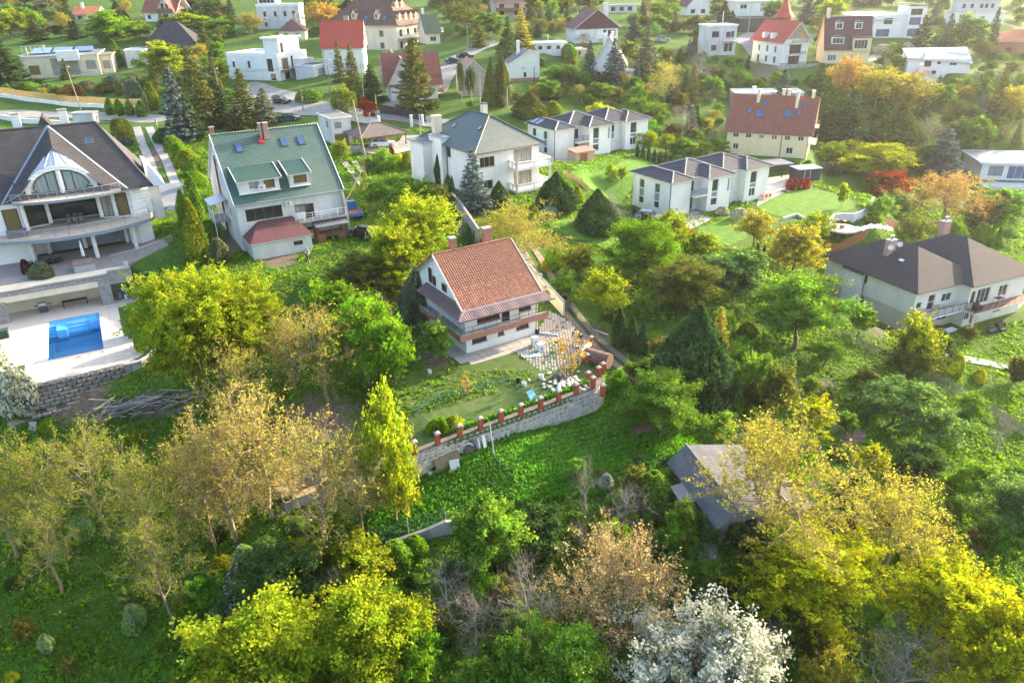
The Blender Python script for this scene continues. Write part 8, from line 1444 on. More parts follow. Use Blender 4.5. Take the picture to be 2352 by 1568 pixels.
TB = """
dense 15 15 88 75 YG|spiky 75 14 78 52 BG|spruce 78 38 94 52 OL|dense 135 46 88 48 OL|spruce 172 44 90 40 DG|dense 105 -8 42 70 GW|spruce 152 -4 58 36 DG|dense 245 14 108 92 BG|spruce 240 28 98 42 OL|dense 318 42 92 60 YG|thuja 262 88 152 26 BG|spruce 372 28 84 40 OL|dense 440 -8 34 62 PUR|dense 425 20 78 92 YG|dense 507 34 84 78 BG|spruce 466 60 122 50 OL|budthick 575 22 78 62 TAN
spruce 8 84 204 112 DG|spruce 148 132 182 28 OL|shrub 165 186 228 62 CR|shrub 60 182 210 60 G|shrub 110 186 212 60 SG|shrub 200 180 205 45 GW|shrub 262 166 190 50 BL|shrub 240 186 210 50 OL|ball 303 178 222 38 BL|thuja 345 186 252 32 LIME|dense 370 86 190 92 YG|spruce 442 102 244 72 OL|spiky 506 134 204 44 YG|spruce 398 150 326 88 BL|spruce 466 158 292 70 OL|spruce 492 128 238 46 OL|spruce 556 152 292 72 OL|spruce 604 196 282 66 GW|spruce 540 240 296 44 OL|spruce 430 210 320 70 DG|spruce 510 190 290 62 DG
ball 275 266 306 44 OL|ball 284 296 318 34 OL|ball 289 311 333 32 BL|thuja 250 222 264 22 G|thuja 272 224 266 22 BG|thuja 296 226 266 22 G|thuja 322 228 268 24 G|shrub 372 290 328 44 G|shrub 392 306 346 48 G|shrub 408 322 366 50 BG|shrub 428 338 382 54 LIME|shrub 448 356 402 52 G|shrub 452 390 428 44 BG|thuja 436 392 470 34 G|thuja 418 432 520 30 G|thuja 442 452 600 50 LIME|shrub 480 500 550 50 G|shrub 500 542 606 50 GW|shrub 480 440 480 40 G|thuja 446 430 510 34 G
shrub 95 596 634 56 GW|shrub 56 592 628 28 PUR|shrub 310 640 668 50 G|shrub 340 620 650 40 SG|bigspiky 385 608 830 170 YG|bigspiky 478 596 900 215 YG|bigspiky 572 612 860 165 YG|bigspiky 430 690 900 170 LIME|shrub 306 700 772 46 SG|flower 28 833 940 84 GW|shrub 330 745 800 60 G
bigspiky 958 430 655 170 YG|bigspiky 850 560 690 190 OL|spiky 900 500 690 120 YG|loose 850 394 484 64 G|loose 905 398 486 76 G|loose 965 400 480 70 G|loose 1012 418 486 56 OL|spiky 782 318 376 44 YG|cedar 957 604 730 88 GW|loose 1000 728 834 76 G|spiky 765 626 790 130 BG|bigdense 838 672 886 180 BG|spiky 900 720 880 90 BG|bud 735 684 920 190 YO|bud 660 700 900 120 TAN
cedar 1127 128 242 34 OL|cedar 1152 114 238 36 OL|spruce 950 78 258 98 OL|weeping 790 190 284 58 LIME|loose 846 216 282 40 RED|ball 707 200 234 60 G|spruce 776 88 188 30 OL|spruce 806 98 206 42 OL|spruce 850 142 236 60 DG|spruce 820 180 240 40 G|weeping 1058 134 232 22 DG|weeping 1082 148 234 26 DG|bare 880 150 226 52 TAN|flower 892 108 140 30 GW|budthick 737 -4 68 88 OR|cedar 800 -10 52 92 DG|budthick 1052 -6 72 92 OL|dense 1120 22 84 70 G|spruce 1100 42 108 38 OL|spruce 1196 14 124 56 YO|spruce 1166 34 152 50 DG|loose 880 332 392 60 G|thuja 899 334 362 14 RED|shrub 914 348 376 32 YEL|shrub 936 346 382 34 LIME|loose 850 360 400 40 SG|cedar 1215 202 270 78 OL|shrub 1270 228 268 42 LIME|dense 1380 232 290 62 YEL|thuja 990 366 414 12 DG|thuja 1007 350 424 20 DG|thuja 1023 358 424 18 DG|thuja 1030 398 470 26 DG|spruce 1086 336 484 78 BL|cedar 1146 410 468 46 DG|thuja 1038 402 448 12 BG|bigbudthick 1192 446 612 190 YO|cedar 1277 386 484 86 DG|cedar 1372 424 532 100 DG|bare 1405 418 542 98 TAN|shrub 1325 424 462 26 LIME
spruce 1355 90 190 42 BL|spruce 1389 104 184 30 BL|spruce 1413 84 198 62 BL|spruce 1486 54 186 62 GW|spruce 1457 30 92 42 BL|spruce 1350 26 58 30 BL|bud 1530 124 244 66 YO|spruce 1592 144 244 40 OL|bare 1570 222 324 66 GW|bare 1616 80 186 92 TAN|dense 1258 180 232 54 G|dense 1290 144 194 76 G|dense 1375 184 236 66 G|loose 1422 194 250 46 OL|dense 1352 214 248 26 G|loose 1470 214 276 64 G|loose 1512 228 280 56 G|shrub 1305 96 136 42 G|bud 1340 68 104 50 GW|dense 1446 90 142 42 OL|shrub 1240 130 150 30 G
spiky 1462 288 342 44 YG|spiky 1495 296 350 50 YG|spiky 1530 304 358 46 YG|dense 1570 312 368 56 G|spiky 1612 318 372 56 YG|dense 1652 314 368 48 G|thuja 1464 330 362 10 DG|thuja 1477 334 366 10 DG|thuja 1490 338 370 10 DG|thuja 1503 342 374 10 DG|thuja 1516 346 378 10 DG|thuja 1529 350 382 10 DG|thuja 1542 354 386 10 DG|shrub 1440 300 330 36 YEL|loose 1405 372 420 26 YG|loose 1430 376 424 24 YG
dense 1785 -6 64 62 G|spruce 1858 -8 54 50 BL|dense 1912 -6 66 58 YG|dense 1890 58 126 36 PUR|flower 2030 97 124 46 GW|flower 2086 94 120 36 GW|spruce 2122 30 122 56 DG|spruce 2182 28 116 42 BL|dense 2228 24 122 80 SG|spruce 2285 14 126 36 DG|spruce 1800 154 260 62 BL|spruce 1880 138 298 78 DG|budthick 1945 118 236 80 OR|budthick 2020 140 250 108 YO|budthick 2092 154 256 118 YO|dense 2172 190 262 50 G|budthick 2332 188 288 84 YO|spruce 2302 148 268 42 OL|cedar 2066 224 348 104 OL|spruce 1958 200 330 84 DG|spruce 1918 236 326 64 DG|spruce 2172 288 402 98 BL|dense 2232 258 356 90 G|bud 2140 250 360 100 GW|dense 1910 320 378 66 YG|bigdense 2008 314 406 150 YEL|loose 2046 380 452 108 RED|bigbudthick 2182 370 510 200 OR|shrub 1910 366 398 56 GW|shrub 1856 364 392 32 G|dense 2300 420 526 110 G|dense 2260 450 530 70 OL|thuja 2246 508 560 16 G|thuja 2262 512 564 16 G|thuja 2278 516 566 16 G|thuja 2296 518 568 18 G|weeping 2100 490 560 88 LIME|dense 1937 417 478 24 YG|loose 1878 478 550 80 YG|loose 2014 490 530 34 BG
spiky 1830 508 645 130 YO|loose 1737 472 570 84 YO|flower 1700 474 504 40 GW|flower 1660 470 492 30 GW|shrub 1580 520 542 28 RED|shrub 1815 408 436 20 RED|shrub 1829 408 435 20 RED|shrub 1843 407 434 20 RED|shrub 1855 407 433 16 RED|thuja 1920 520 548 9 DG|thuja 1939 518 546 9 DG|thuja 1957 516 542 9 DG|ball 1275 566 614 44 BG|shrub 1252 594 622 18 YEL|loose 1326 554 644 78 OL|loose 1286 626 684 76 G|loose 1386 606 736 108 YG|bigdense 1470 490 648 160 BG|spiky 1534 476 600 96 YG|dense 1608 528 620 76 YG|bigdense 1574 588 712 156 OL|dense 1692 562 690 138 SG|thuja 1737 558 640 18 DG|thuja 1752 562 640 18 DG|bigdense 1842 614 800 182 G|loose 1480 668 738 44 G|loose 1690 690 752 52 SG|thuja 1424 704 796 36 DG|thuja 1452 724 806 28 DG|thuja 1478 734 812 28 DG|cedar 1600 678 920 190 DG|spruce 1650 700 860 70 YO|loose 2105 708 856 112 LIME|dense 1980 696 770 60 G
loose 1900 770 840 98 G|loose 2095 776 862 130 OL|loose 2065 848 972 166 SG|loose 2152 918 1032 130 SG|loose 2232 896 980 84 G|bare 2302 930 1042 78 GW|shrub 2200 808 856 50 YG|shrub 2252 844 874 36 YEL|dense 2100 1014 1114 114 DG|loose 2262 1048 1150 104 G|bigdense 2335 1088 1270 150 SG|spiky 1790 834 970 86 OL|spiky 1870 904 1020 96 YEL|spiky 2002 1018 1110 70 YEL|bigbudthick 1800 944 1240 350 YO|bigbudthick 2060 1070 1310 240 YO|bigdense 1527 846 1000 168 G|loose 1642 938 1036 92 G|slim 1305 757 866 84 OR|slim 1072 855 908 28 OR|shrub 1010 955 992 60 BG|shrub 1040 950 984 50 LIME|loose 1700 780 880 90 G|spiky 1740 800 930 80 G|loose 2000 840 900 70 OL|loose 1760 690 760 60 SG
bare 1345 1024 1210 72 TAN|bare 1440 1098 1220 130 GW|flower 1393 1084 1124 36 GW|shrub 1500 1076 1160 90 G|shrub 1420 1120 1180 80 G|shrub 1560 1060 1110 60 G|dense 1232 1168 1270 130 DG|dense 1122 1136 1320 140 G|bigbudthick 1418 1196 1520 275 PINK|bare 1212 1252 1500 180 TAN|bare 1030 1264 1440 170 TAN|bare 1090 1340 1480 120 GW|bigdense 1288 1436 1650 190 G|bigblossom 1640 1385 1680 370 W|blossom 1525 1478 1660 120 W|bigspiky 1862 1204 1430 292 YEL|bare 2060 1278 1450 80 GW|bare 2085 1428 1640 290 GW|bigspiky 2200 1284 1560 250 YEL|bigspiky 2315 1390 1700 250 YEL|spiky 1904 1488 1640 110 YO|bigdense 590 1388 1660 280 YG|bigdense 845 1332 1600 250 YG|dense 930 1400 1600 120 BG|dense 470 1490 1660 110 G|dense 700 1238 1340 104 LIME|bigdense 640 1262 1420 180 DG|dense 822 1226 1340 120 LIME|lilac 606 1350 1450 86 DG|lilac 560 1288 1390 100 DG|bare 770 1290 1420 80 TAN|shrub 905 1236 1296 80 G|shrub 950 1226 1266 60 BG|shrub 1150 1210 1250 60 G|bare 890 1470 1600 140 TAN|dense 1100 1510 1640 90 G|spiky 1452 1392 1490 90 LIME|dense 1180 1450 1640 90 G
bud 70 978 1240 190 LIME|bud 200 958 1240 200 LIME|bud 322 990 1296 180 LIME|bud 350 1140 1440 190 LIME|bud 95 1130 1360 150 LIME|bud 500 896 1240 260 TAN|bud 590 850 1190 240 TAN|bud 725 956 1262 230 TAN|bud 815 990 1220 150 TAN|bud 545 762 1010 170 YO|loose 892 884 1205 122 YG|loose 905 1050 1200 90 YO|bud -20 1000 1280 160 LIME|bigbudthick 460 980 1260 160 TAN"""  # YO spruces: sunlit sides of dark conifers, added as separate yellow trees
LMK = {'tan-roofed house': (1150, 690), 'green-roofed house': (630, 440), 'pool': (160, 790), 'balustrade villa': (1100, 350), 'farther semi-detached house': (1310, 300), 'nearer semi-detached house': (1610, 430), 'yellow house': (1780, 310), 'charcoal-roofed house': (2130, 650), 'plank shed': (1650, 1160), 'solar-panelled house': (150, 140), 'cubic white house': (620, 150), 'bright red roof': (800, 110), 'apartment house': (890, 60), 'chalet': (960, 190), 'mint house': (1210, 160), 'maroon-gabled house': (1380, 60), 'white box house': (1660, 90), 'turret house': (1810, 90), 'mansard house': (1950, 100), 'zinc-roofed house': (2160, 150), 'curved-balcony villa': (180, 430), 'wheat field': (1180, 1120), 'stone retaining wall': (1150, 960), 'timber carport': (870, 310), 'ivy-grown block': (620, 40), 'grey cubic house': (2260, 30), 'lower concrete wall': (960, 1230), 'buttressed concrete wall': (230, 930)}
for row in TB.strip().replace('\n', '|').split('|'):
 k_, cx, yt, yb_, wd, cc_ = row.split(); cx, yt, yb_, wd = map(float, (cx, yt, yb_, wd))
 col = C_['GW'] if cc_ == 'W' else C_[cc_]; j = random.uniform(.88, 1.12)
 rt = plant(k_, cx, yt, yb_, wd, tuple(c*j for c in col), twig=(GREYBARK if cc_ in ('GW', 'OL') and k_ in ('bud', 'bare') else None)); rt['_c'] = '' if (cc_ == 'W' or k_ in ('flower', 'lilac')) else CW[cc_]; rt['_k'] = k_
# trees filling the slope between the houses, each standing where neither house nor road is
KEEP = [(0, 85, 256, 190), (160, 5, 252, 48), (300, 0, 405, 50), (540, 0, 685, 75), (519, 90, 740, 200), (724, 50, 875, 175), (810, 0, 985, 112), (975, 20, 1040, 104), (888, 128, 1046, 236), (1055, 135, 1118, 225), (1172, 125, 1256, 196), (1225, 90, 1350, 132), (1320, 25, 1442, 98), (1360, 85, 1448, 150), (1628, 55, 1698, 128), (1757, 20, 1864, 162), (1890, 48, 2014, 150), (1960, 15, 2140, 96), (2085, 120, 2240, 176), (2180, 2, 2332, 60), (2296, 60, 2360, 118), (1688, 205, 1846, 250), (1665, 243, 1892, 385), (1180, 240, 1428, 372), (1460, 340, 1772, 505), (940, 250, 1262, 452), (475, 272, 790, 610), (725, 250, 806, 335), (805, 270, 960, 352), (0, 280, 355, 700), (1133, 0, 1206, 52), (1576, 0, 1634, 34), (1692, 0, 1800, 74), (2254, 360, 2360, 430), (-60, 225, 470, 292), (560, 190, 1030, 300), (1000, 90, 1140, 210), (1700, 70, 1790, 125), (285, 105, 335, 157), (345, 66, 450, 100), (1500, 85, 1570, 105), (1395, 8, 1465, 30), (300, 280, 420, 500), (1750, 370, 1980, 510), (628, 45, 712, 90)]
FR_ = random.Random(21); nfill = 0; spots = [(p[2], p[3]) for p in PLANTS]
REG = [(0, 2352, -6, 60, 230, 36, 1), (0, 2352, 40, 130, 170, 38, 1), (1180, 2352, 110, 330, 200, 38, 2), (0, 1180, 120, 330, 60, 30, 1), (0, 2352, 30, 330, 160, 20, 2), (1990, 2352, 320, 560, 26, 46, 3), (1290, 1760, 560, 900, 26, 50, 3), (1680, 2352, 760, 1350, 50, 54, 3), (880, 1080, 380, 700, 10, 40, 3), (420, 900, 1180, 1560, 50, 66, 4), (20, 420, 1200, 1560, 16, 46, 4), (900, 1800, 1220, 1580, 70, 72, 4), (1500, 2340, 1200, 1580, 30, 70, 4), (60, 360, 940, 1040, 8, 50, 4), (1290, 1640, 1060, 1260, 26, 60, 4)]
for x0, x1, y0, y1, n, sz, typ in REG:
 tries = 0; got = 0
 while got < n and tries < n*14:
  tries += 1; cx = FR_.uniform(x0, x1); yb_ = FR_.uniform(y0, y1)+sz*.5
  if typ <= 2: k_ = FR_.choice(['spruce', 'dense', 'dense', 'loose', 'spruce', 'bud', 'cedar', 'dense', 'budthick'] if typ == 1 else ['loose', 'dense', 'loose', 'spruce', 'dense', 'bud', 'shrub', 'budthick'])
  else: k_ = FR_.choice(['loose', 'shrub', 'loose', 'dense', 'shrub'] if typ == 3 else ['shrub', 'shrub', 'loose', 'dense', 'bare' if cx > 940 else 'shrub', 'shrub', 'lilac' if cx < 700 else 'dense'])
  s_ = sz*FR_.uniform(.7, 1.25)*(1.25 if k_ in ('spruce',) else 1)*(.62 if k_ == 'shrub' else 1); wd = s_*{'spruce': .62, 'cedar': .7, 'shrub': 1.25}.get(k_, .95); hh = s_*{'spruce': 1.5, 'cedar': 1.2, 'shrub': .8}.get(k_, 1.1)
  yt = yb_-hh; pad_ = 3
  if any(cx+wd/2-pad_ > a and cx-wd/2+pad_ < c and yb_-hh*.0 > b and yt+hh*.15 < d for a, b, c, d in KEEP): continue
  if any(abs(cx-px) < wd*.42 and abs(yb_-hh/2-py) < hh*.4 for px, py in spots): continue
  if typ == 3 and 940 < cx < 1400 and 700 < yb_ < 1010: continue
  cc_ = FR_.choice({'spruce': ['DG', 'DG', 'OL', 'BL', 'GW'], 'cedar': ['DG', 'OL'], 'bud': ['TAN', 'OL', 'GW'], 'budthick': ['OL', 'TAN', 'YO'], 'bare': ['TAN', 'GW'], 'shrub': ['G', 'LIME', 'SG', 'DG', 'BG', 'YG'], 'lilac': ['G']}.get(k_, ['G', 'SG', 'G', 'OL', 'BG', 'DG', 'YG' if yb_ < 120 else 'G']))
  rt = plant(k_, cx, yt, yb_, wd, tuple(c*FR_.uniform(.85, 1.15) for c in C_[cc_])); rt['_c'] = CW[cc_] if k_ != 'lilac' else ''; rt['_k'] = k_; spots.append((cx, (yt+yb_)/2)); got += 1; nfill += 1
# say which one each plant is: colour, kind, and where it stands beside something that can be found
def label_plants():
 from collections import defaultdict
 G_ = defaultdict(list)
 for rt, k_, cx, cy, col, lab, grp in PLANTS:
  best = min(LMK, key=lambda q: hypot(cx-LMK[q][0], 1.3*(cy-LMK[q][1]))); dx, dy = cx-LMK[best][0], cy-LMK[best][1]
  v_ = '' if abs(dy) < 18 else ('behind' if dy < 0 else 'in front'); h_ = '' if abs(dx) < 24 else ('left' if dx < 0 else 'right')
  if v_ and h_: rel = {'behind': 'behind and to the %s of' % h_, 'in front': 'below and to the %s of' % h_}[v_] if abs(dy) > .35*abs(dx) and abs(dx) > .35*abs(dy) else (('just '+h_+' of') if abs(dx) > abs(dy) else ('straight behind' if v_ == 'behind' else 'straight below'))
  else: rel = ('just '+h_+' of') if h_ else ('straight behind' if v_ == 'behind' else 'straight below')
  s_ = (rt['_c']+' '+KW[k_]).strip(); G_[(s_, rel, best)].append((hypot(dx, dy), rt, k_))
 O_ = ['nearest', 'second', 'third', 'fourth', 'fifth', 'sixth', 'seventh', 'eighth', 'ninth', 'tenth', 'eleventh', 'twelfth', 'thirteenth', 'fourteenth']
 for (s_, rel, b), L_ in G_.items():
  L_.sort(key=lambda q: q[0])
  for i, (_, rt, k_) in enumerate(L_):
   lb = (s_+' '+rel+' the '+b) if len(L_) == 1 else (O_[min(i, 13)]+' '+s_+' '+rel+' the '+b)
   tag(rt, lb, CATS.get(k_, 'tree'), {'thuja': 'thuja columns', 'spruce': 'spruces on the slope', 'shrub': 'garden and hillside shrubs'}.get(k_, 'trees of the hillside' if k_ not in ('ball', 'flower', 'lilac') else 'garden and hillside shrubs'))
   del rt['_c']; del rt['_k']
label_plants()
# ------------------------------------------------------------------ things in the yards
Y0 = -33.46
def T_(name, px, z, rz, label, cat, group=None):
 p = at(*px, z) if z is not None else G(*px); return thing(name, tuple(p), rz, label, cat, group)
def cyl_x(L_, r, m, parent, name, n=16): return MB().tube([(-L_/2, 0, r), (L_/2, 0, r)], r, n).build(name, m, parent)
RUST = mat('rusty_steel', (.12, .06, .045), (.2, .11, .08), sc=4, bump=.4); BLUEP = mat('blue_plastic', (.04, .3, .45), rough=.5); WICK = mat('black_wicker', (.03, .03, .033), (.06, .06, .065), sc=20, bump=.5); TERRA = mat('terracotta', (.42, .16, .09)); SKIN = mat('skin', (.48, .29, .21), rough=.6, bump=0)
for px, h, lb in (((1228, 793), .95, 'tall white fridge-like washing machine on the cobbled yard'), ((1241, 806), .8, 'white washing machine draped with cloth on the cobbled yard')):
 t = T_('washing_machine', px, Y0, .5, lb, 'appliance', 'discarded machines'); MB().box(-.3, -.3, .04, .3, .3, h).build('casing', PLASTW, t); MB().box(-.27, -.312, h-.16, .27, -.303, h-.04).build('control_panel', LGREY, t); MB().tube([(0, -.3, h*.45), (0, -.33, h*.45)], .17, 14).build('door', GLC, t)
for px, c, lb, s_ in (((1212, 818), (.55, .6, .68), 'pale blue cloth lying on the cobbles', 1), ((1228, 816), (.6, .5, .28), 'yellowish cloth lying on the cobbles', 1.1)):
 t = T_('cloth', px, Y0+.03, .3, lb, 'cloth'); mb = MB(); n = 7; r = random.Random(len(lb)); H = [[r.uniform(.02, .12) for _ in range(n)] for _ in range(n)]; q = lambda i, j: ((i/(n-1)-.5)*1.1*s_+.08*sin(j*2), (j/(n-1)-.5)*.7+.08*cos(i*1.7), H[i][j])
 for i in range(n-1):
  for j in range(n-1): mb.poly([q(i, j), q(i+1, j), q(i+1, j+1), q(i, j+1)])
 o = mb.build('cloth_sheet', mat('cloth_%d' % len(lb), c), t, True)
p, q = at(1236, 764, Y0+.1), at(1281, 770, Y0+.1); t = thing('drain_pipe', tuple(p), 0, 'long white plastic drain pipe lying right of the white house corner', 'pipe'); MB().tube([(0, 0, .05), tuple(q-p+[0, 0, .05])], .09, 10).build('pipe', PLASTW, t); MB().cyl(-.1, .1, -.1, .28, .55, 12).build('barrel', FRD, t)
for px, z, L_, r, a, lb in (((1372, 838), -33.7, 2.6, .75, -.6, 'big dark corrugated tank lying between red pillars and lane'), ((1471, 998), None, 1.9, .42, .35, 'rusty brown cylinder tank lying in the wheat below the round tree'), ((1588, 985), None, 2.6, .55, -1.0, 'long rusty brown tank lying behind the small round green tree')):
 t = T_('steel_tank', px, z, a, lb, 'tank'); cyl_x(L_, r, RUST, t, 'drum', 20); mb = MB(); [mb.tube([(x-.03, 0, r), (x+.03, 0, r)], r+.02, 20) for x in (-L_*.4, -L_*.1, L_*.2, L_*.45)]; o = mb.build('hoops', GUT, t); o['kind'] = 'stuff'
def bucket(px, m, lb, s_=1.0):
 t = T_('bucket', px, Y0, 0, lb, 'bucket', 'buckets on the grass'); MB().lathe([(.02, 0), (.13*s_, 0), (.17*s_, .3*s_), (.155*s_, .3*s_), (.12*s_, .02), (.02, .02)], n=14, cap=False).build('pail', m, t); MB().tube([(-.165*s_, 0, .29*s_), (-.1, 0, .36*s_), (.1, 0, .36*s_), (.165*s_, 0, .29*s_)], .008, 4).build('handle', METAL, t)
bucket((1190, 878), FRD, 'black bucket on the lawn left of the white one', 1.3); bucket((1204, 886), PLASTW, 'white bucket on the lawn near the net fence', 1.3); bucket((987, 857), PLASTW, 'white bowl-like bucket beside the path left of the terrace slabs', 1.2); bucket((1243, 870), PLASTW, 'cracked white pot beside the rock heap', 1.5)
t = T_('deck_chair', (1230, 926), Y0, .8, 'faded blue deck chair leaning by the net fence end', 'chair'); MB().hexa([(-.35, 0, .1), (.35, 0, .1), (.35, .05, .1), (-.35, .05, .1)], [(-.35, .7, 1.0), (.35, .7, 1.0), (.35, .75, 1.0), (-.35, .75, 1.0)]).build('seat', BLUEP, t); [MB().bar((x, -.1, 0), (x, .8, 1.1), .02).bar((x, .9, 0), (x, .1, .6), .02).build('frame', METAL, t) for x in (-.4, .4)]
t = T_('brick_box', (1253, 975), None, .3, 'small red-brown brick box with a dark opening at the foot of the stone wall', 'box'); mb = MB(); mb.box(-.35, -.25, 0, .35, .3, .1).box(-.35, -.25, .1, -.25, .3, .75).box(.25, -.25, .1, .35, .3, .75).box(-.35, .2, .1, .35, .3, .75).box(-.4, -.3, .753, .4, .35, .85); mb.build('brick_shell', PILL, t)
t = T_('finial', (1283, 893), -32.3, 0, 'small white stone finial standing on the eighth red pillar', 'ornament'); MB().lathe([(.17, 0), (.2, .12), (.1, .2), (.14, .34), (.05, .44), (.09, .52), (.01, .6)], n=12).build('carved_stone', PLASTW, t)
p, q = at(1328, 812, Y0+.7), at(1357, 789, Y0+.7); t = thing('concrete_beam', tuple(p), 0, 'pale concrete beam with dark cloth beside the three people', 'beam'); MB().beam((0, 0, 0), tuple(q-p), .3, .35).build('beam', CONC, t); MB().box(-.1, -.1, -.75, .2, .2, -.2).build('stub_wall', CONCW, t)
t = T_('pallet', (1306, 714), None, .9, 'grey slatted pallet leaning against the fence right of the lane', 'pallet'); mb = MB(); [mb.beam((-.6+i*.2, 0, .1), (-.6+i*.2, .35, 1.2), .1, .03) for i in range(7)]; mb.beam((-.7, .05, .3), (.7, .05, .3), .08, .05).beam((-.7, .3, 1.0), (.7, .3, 1.0), .08, .05); mb.build('slats', WOODG, t)
t = T_('metal_post', (1365, 760), None, -.75, 'white metal post with concrete blocks lying on the lane verge', 'post'); MB().beam((-1.8, 0, .15), (1.8, 0, .12), .08, .08).build('bar', PLASTW, t); [MB().box(x, -.25, 0, x+.6, .1, .22).build('block', CONCW, t) for x in (-.9, .1)]
def junk():
 base = lambda x, y: G(x, y); r = random.Random(8)
 t = thing('curved_shelter', tuple(base(1022, 1066)), .5, 'green-brown curved corrugated cover over the junk at the stone wall', 'shelter'); mb = MB(); n = 12
 for i in range(n):
  a, b = pi*i/n*.75+.15, pi*(i+1)/n*.75+.15; mb.poly([(-1.1, -.9*cos(a), 1.1*sin(a)), (1.1, -.9*cos(a), 1.1*sin(a)), (1.1, -.9*cos(b), 1.1*sin(b)), (-1.1, -.9*cos(b), 1.1*sin(b))])
 mb.build('sheet', mat('mossy_sheet', (.13, .13, .08), (.2, .15, .11), sc=2, wave=('X', 2.5, .06)), t); MB().box(-.9, -.3, -.1, .9, .6, .5).build('base_box', WOODG, t); MB().beam((-1.2, .3, 1.3), (.9, -.9, .5), .06, .04).build('branch', WOODL, t)
 t = thing('door_panel', tuple(base(1046, 1084)), .3, 'grey-white cupboard door leaning in front of the curved cover', 'door'); MB().hexa([(-.4, -.35, 0), (.4, -.35, 0), (.4, -.3, 0), (-.4, -.3, 0)], [(-.4, .3, 1.0), (.4, .3, 1.0), (.4, .35, 1.0), (-.4, .35, 1.0)]).build('panel', LGREY, t)
 for i, (x, y, c, lb) in enumerate(((948, 1086, BLUEP, 'blue plastic drum at the left end of the junk pile'), (975, 1064, PLASTW, 'upper white canister in the junk pile'), (986, 1086, PLASTW, 'lower white canister near the chair frame'), (996, 1082, FRD, 'dark round barrel beside the curved cover'), (1003, 1090, ZINC, 'small grey metal drum beside the curved cover'), (990, 1094, PLASTW, 'white pot in front of the dark barrel'))):
  t = thing('barrel', tuple(base(x, y)), i, lb, 'barrel', 'barrels of the junk pile'); s_ = 1 if i < 1 else .7; MB().lathe([(.28*s_, 0), (.31*s_, .1), (.31*s_, .6*s_), (.26*s_, .66*s_), (.1*s_, .7*s_)], n=14).build('drum', c, t)
 t = thing('broken_chair', tuple(base(972, 1092)), .4, 'bare white tubular chair frame thrown on the junk pile', 'chair'); mb = MB()
 for x in (-.3, .3): mb.tube([(x, -.4, 0), (x, -.3, .5), (x, .2, .5), (x, .45, 1.1)], .025, 6).tube([(x, .4, 0), (x, 0, .5)], .025, 6)
 mb.bar((-.3, -.3, .5), (.3, -.3, .5), .025, 6).bar((-.3, .45, 1.1), (.3, .45, 1.1), .025, 6); mb.build('tubes', PLASTW, t)
 t = thing('hose_coil', tuple(base(1072, 1040)), .4, 'grey ribbed hose coil standing against the stone wall', 'hose'); [MB().tube([(.55*cos(a)*(.75+.08*k), -.1-.1*k, .6+.55*sin(a)*(.75+.08*k)) for a in np.linspace(0, 2*pi, 17)], .07, 6, False).build('loop', LGREY, t) for k in range(3)]
 t = thing('blue_tub', tuple(base(1083, 1060)), 0, 'small light blue tub at the grass edge of the junk', 'tub'); MB().lathe([(.1, 0), (.2, .2), (.18, .2), (.1, .03)], n=12).build('tub', BLUEP, t)
 for i, (x, y, h, w, m, lb) in enumerate(((1065, 1046, 1.9, .25, WOODG, 'grey plank leaning left of the purple board door'), (1080, 1045, 1.9, .8, mat('purple_board', (.1, .07, .09)), 'purple-brown board door leaning on the stone wall'), (1100, 1036, 1.8, .16, FRW, 'white plank crossing the purple board door'), (1095, 1040, 2.0, .14, WOODG, 'grey post leaning right of the purple board door'), (1112, 1034, 1.9, .3, PLASTW, 'white triangular panel among the leaning boards'), (1132, 1050, 2.8, .07, PLASTW, 'long thin white pole leaning by the seventh gap of the wall'))):
  t = thing('leaning_board', tuple(base(x, y)), .5, lb, 'board', 'boards leaning on the stone wall'); MB().hexa([(-w/2, -.4, 0), (w/2, -.4, 0), (w/2, -.36, 0), (-w/2, -.36, 0)], [(-w/2+.1, .5, h), (w/2+.1, .5, h), (w/2+.1, .54, h), (-w/2+.1, .54, h)]).build('board', m, t)
 for px, lb in (((1072, 1040), 'left lattice window frame leaning on the wall'), ((1150, 1014), 'right white window frame leaning on the wall')):
  t = thing('window_frame', tuple(base(*px)), .5, lb, 'window frame', 'old window frames'); mb = MB(); [mb.beam((x, -.2, 0), (x, .3, 1.7), .07, .05) for x in (-.7, -.25, .25, .7)]; [mb.beam((-.7, y, z), (.7, y, z), .05, .07) for y, z in ((-.2, .05), (.05, .85), (.3, 1.65))]; mb.build('bars', WOODG if 'left' in lb else FRW, t)
 t = thing('timber_pile', tuple(base(330, 940)), .2, 'long untidy pile of grey rotting beams below the concrete wall', 'timber pile')
 for i in range(70): a = r.gauss(.25, .45); x, y, z = r.uniform(-4, 4.5), r.uniform(-1.4, 1.2), r.uniform(.1, 1.1); l = r.uniform(.7, 1.6); MB().beam((x-l*cos(a), y-l*sin(a), z-r.uniform(-.1, .2)), (x+l*cos(a), y+l*sin(a), z), .13, .09).build('beam', WOODG, t)
junk()
